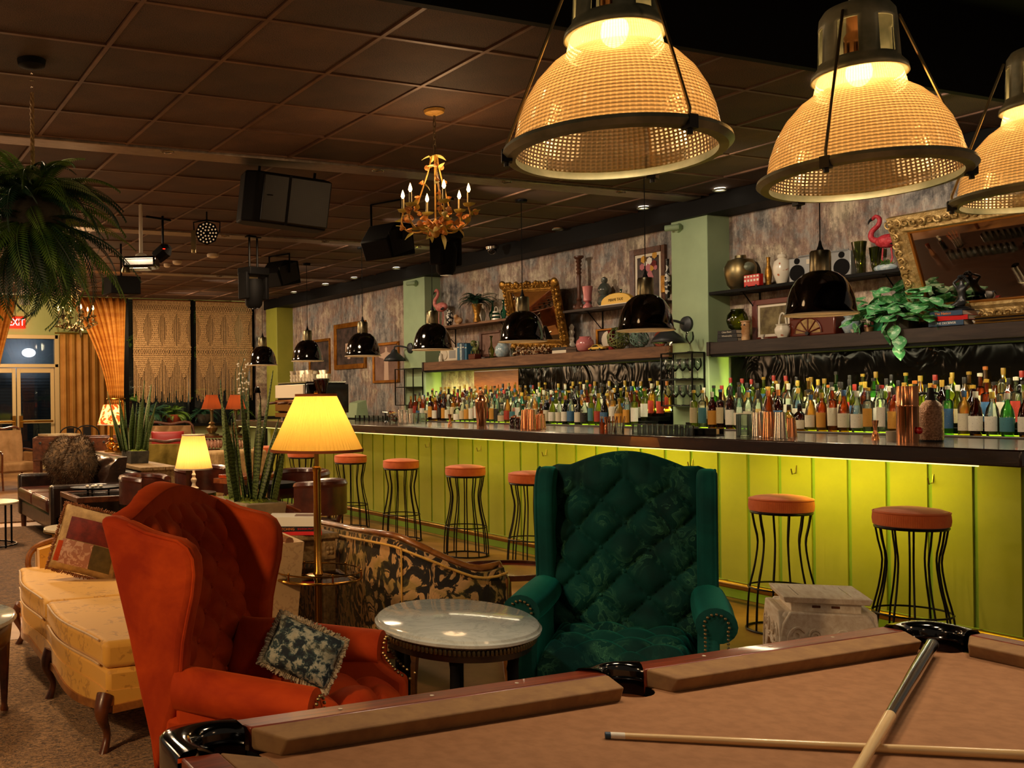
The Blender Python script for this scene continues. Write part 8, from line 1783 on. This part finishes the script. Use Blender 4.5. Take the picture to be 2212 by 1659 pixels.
# swagged curtain by the macrame: gathered at a tie near the ledge
a0, a1 = pY(128, 660, YM - .02).x, pY(272, 645, YM - .02).x; b0, b1 = pY(232, 860, YM).x, pY(266, 860, YM).x
zt_ = HC - .02; zb_ = pY(250, 862, YM).z
def swag(xt0, xt1, xb0, xb1, y, lab, m, pw=1.6):
    def f(u, v):
        k = v ** pw; x = lerp(lerp(xb0, xb1, u), lerp(xt0, xt1, u), k); w = .05*(sin(2*pi*8*u) + .4*sin(2*pi*17*u + 1))*(.35 + .65*k); return (x + .1*w, y + w, lerp(zb_, zt_, v))
    o = MB().sheet(f, 120, 22).build('curtain', m, smooth=True, ang=90, solid=.004); tag(o, lab, 'curtain'); return o
swag(a0 + .15, a1, b0, b1, YM - .05, 'tall gold curtain swept to the right and gathered beside the macrame', 'curtain_gold')
c0, c1 = pY(-120, 640, YM).x, pY(40, 640, YM).x; e0_, e1_ = pY(-90, 830, YM).x, pY(-14, 830, YM).x
swag(c0, c1, e0_, e1_, YM - .05, 'tall gold curtain swept to the left at the left edge of the picture', 'curtain_gold', 1.3)
g0, g1 = pY(228, 900, YM).x, pY(268, 900, YM).x
curtain('gathered lower end of the gold curtain falling to the floor beside the macrame', lambda u: (lerp(b0, b1, u), YM - .05), lambda u: (lerp(g0, g1, u), YM - .05), 'curtain_gold', .03, 8, .03, zb_)
t = thing('curtain_tie', 'gold tie gathering the swept curtain by the macrame', 'tieback', ((b0+b1)/2, YM - .05, zb_)); MB().ring((0, 0, 0), (b1 - b0)*.55, .02, 20, 8, 1, .5).build('cord', 'brass', t); MB().ball((.05, -.1, -.05), .03, 8, 6).build('knot', 'brass', t)
h0, h1 = pY(132, 900, YD - .3).x, pY(206, 900, YD - .3).x
curtain('straight pale gold curtain hanging beside the glass entrance doors', lambda u: (lerp(h0, h1 + 1.0, u), YD - .25), lambda u: (lerp(h0, h1 + 1.0, u), YD - .25), 'curtain_pale', .035, 11, .03, pY(160, 722, YD - .25).z)
o = MB().tube([(h0 - .1, YD - .25, pY(160, 720, YD - .25).z), (h1 + 1.1, YD - .25, pY(160, 720, YD - .25).z)], .015, 8).build('curtain_rod', 'brass'); tag(o, 'thin brass rod above the pale curtain', 'curtain rod')
p = pY(36, 697, YD - .05); t = thing('exit_sign', 'red lit EXIT sign on the green wall above the doors', 'sign', p); MB().box(-.19, -.03, -.12, .17, .03, .12).build('box', 'exit_red', t, bevel=.006); text('EXIT', .20, 'exit_white', t, (-.01, -.034, 0), (pi/2, 0, 0), sx=.8)
MB().box(-.05, .03, -.03, .05, .06, .03).build('bracket', 'cup_white', t)
p = pY(52, 652, YD - .2); t = thing('wall_speaker', 'small pale grey speaker high on the green entrance wall', 'speaker', p); MB().cbox((0, 0, 0), (.2, .14, .12), .3).build('case', 'silver_plastic', t, bevel=.01); MB().cyl((0, -.075, 0), .03, .004, 12).build('cone', 'iron_dark', t)
# ledge plants and garden behind
for n, (px, L0, m, nf, lab) in enumerate(((330, .45, 'fern_dark', 34, 'dark leafy fern at the left end of the window ledge'), (376, .42, 'fern', 40, 'bushy fern in a ribbed terracotta bowl on the window ledge'), (440, .40, 'fern_dark', 30, 'low dark fern by the black post on the window ledge'), (520, .34, 'fern', 24, 'small fern behind the right brown lamp on the window ledge'))):
    x = pY(px, 905, YM + .05).x; t = thing('ledge_fern', lab, 'plant', (x, YM + .06, 1.01)); MB().lathe([(1e-4, 0), (.09, 0), (.16, .10), (.17, .16), (.14, .15), (1e-4, .12)], 20, mod=lambda i, j, a: 1 + .03*(i % 2)).build('pot', 'terracotta' if n == 1 else 'dark_stone', t)
    fronds(t, nf, L0*.7, L0, m, .9, (0, 0, .15), .9, seed=n + 10, leaf=.16)
for n, (px, py) in enumerate(((275, 740), (411, 760), (411, 690), (548, 760), (280, 860), (411, 850), (548, 850))):
    x = min(6.66, pY(px, py, YM + .35).x); z = pY(px, py, YM + .35).z; t = thing('garden_vine', 'green leafy vine beside the ' + ('left', 'middle', 'middle', 'right', 'left', 'middle', 'right')[n] + ' black post behind the macrame, ' + ('upper', 'upper', 'topmost', 'upper', 'lower', 'lower', 'lower')[n] + ' growth', 'plant', (x, YM + .35, z))
    fronds(t, 16, .25, .45, 'fern', .6, (0, 0, 0), .5, seed=n + 30, leaf=.2)
    MB().tube([(0, 0, -.3), (0, 0, .4)], .008, 5).build('stem', 'fern_dark', t)
lamp('macrame_light', 'SPOT', (5.2, 14.6, 2.9), 90, (1.0, 0.68, 0.38), 0.1, spot=1.6, blend=.9).rotation_euler = (RAD(70), 0, RAD(-20))  # spot added to brighten the macrame, no lamp hangs here
lamp('garden_light', 'POINT', (5.4, YM + 1.2, 1.6), 10, (1, .75, .4), .2); lamp('garden_light', 'POINT', (6.7, YM + 1.0, 1.9), 10, (1, .9, .6), .2)
t = thing('flower_branch', 'white blossom branch in front of the right macrame', 'plant', (6.72, YM - .25, 1.01)); MB().tube(cat_rom([(0, 0, 0), (.02, 0, .4), (-.03, 0, .8), (.05, 0, 1.15)], 5), .006, 5).tube(cat_rom([(0, 0, .3), (.12, 0, .6), (.10, 0, .9)], 5), .004, 5).build('branch', 'fern_dark', t)
pm_ = MB().ball((0, 0, 0), .018, 6, 4).mesh('blossom', 'white_ceramic')
for k in range(38): o = bpy.data.objects.new('blossom', pm_); COL.objects.link(o); o.parent = t; u = rr(.4, 1.15); o.location = (rr(-.09, .13), rr(-.03, .03), u)
MB().lathe([(1e-4, 0), (.05, 0), (.07, .1), (.04, .2), (.05, .24)], 16).build('vase', 'dark_stone', t)
# ================================================================ hanging fern
p = pz(68, 130, HC); FZ = 2.33; t = thing('hanging_fern', 'big hanging fern ball on a jute rope at the upper left', 'plant', (p.x, p.y, FZ))
MB().lathe([(.075, HC - FZ), (.07, HC - FZ - .03), (.02, HC - FZ - .045)], 20).build('ceiling_cup', 'soft_black', t)
q = MB(); 
for k in range(3): q.ring((0, 0, HC - FZ - .07 - .035*k), .010, .003, 10, 5, 1 if k % 2 else .4, .4 if k % 2 else 1)
q.build('steel_clips', 'steel', t)
for s_ in (0, 1, 2): MB().tube([(.007*cos(k*.9 + s_*2.1), .007*sin(k*.9 + s_*2.1), HC - FZ - .17 - k*.014) for k in range(40)], .0055, 5).build('rope_strand', 'rope', t)
MB().ball((0, 0, .04), .17, 16, 10, (1, 1, .8)).build('basket', 'dark_stone', t)
fronds(t, 80, .44, .62, ('fern', 'fern_dark'), 1.15, (0, 0, .10), .95, seed=1, leaf=.09, nvar=6, S_=40)
fronds(t, 80, .48, .70, ('fern', 'fern_dark'), .85, (0, 0, .0), -.1, seed=2, leaf=.09, nvar=6, S_=40)
fronds(t, 16, .34, .48, 'fern_pale', .8, (0, 0, .20), .8, seed=4, leaf=.10, S_=36)
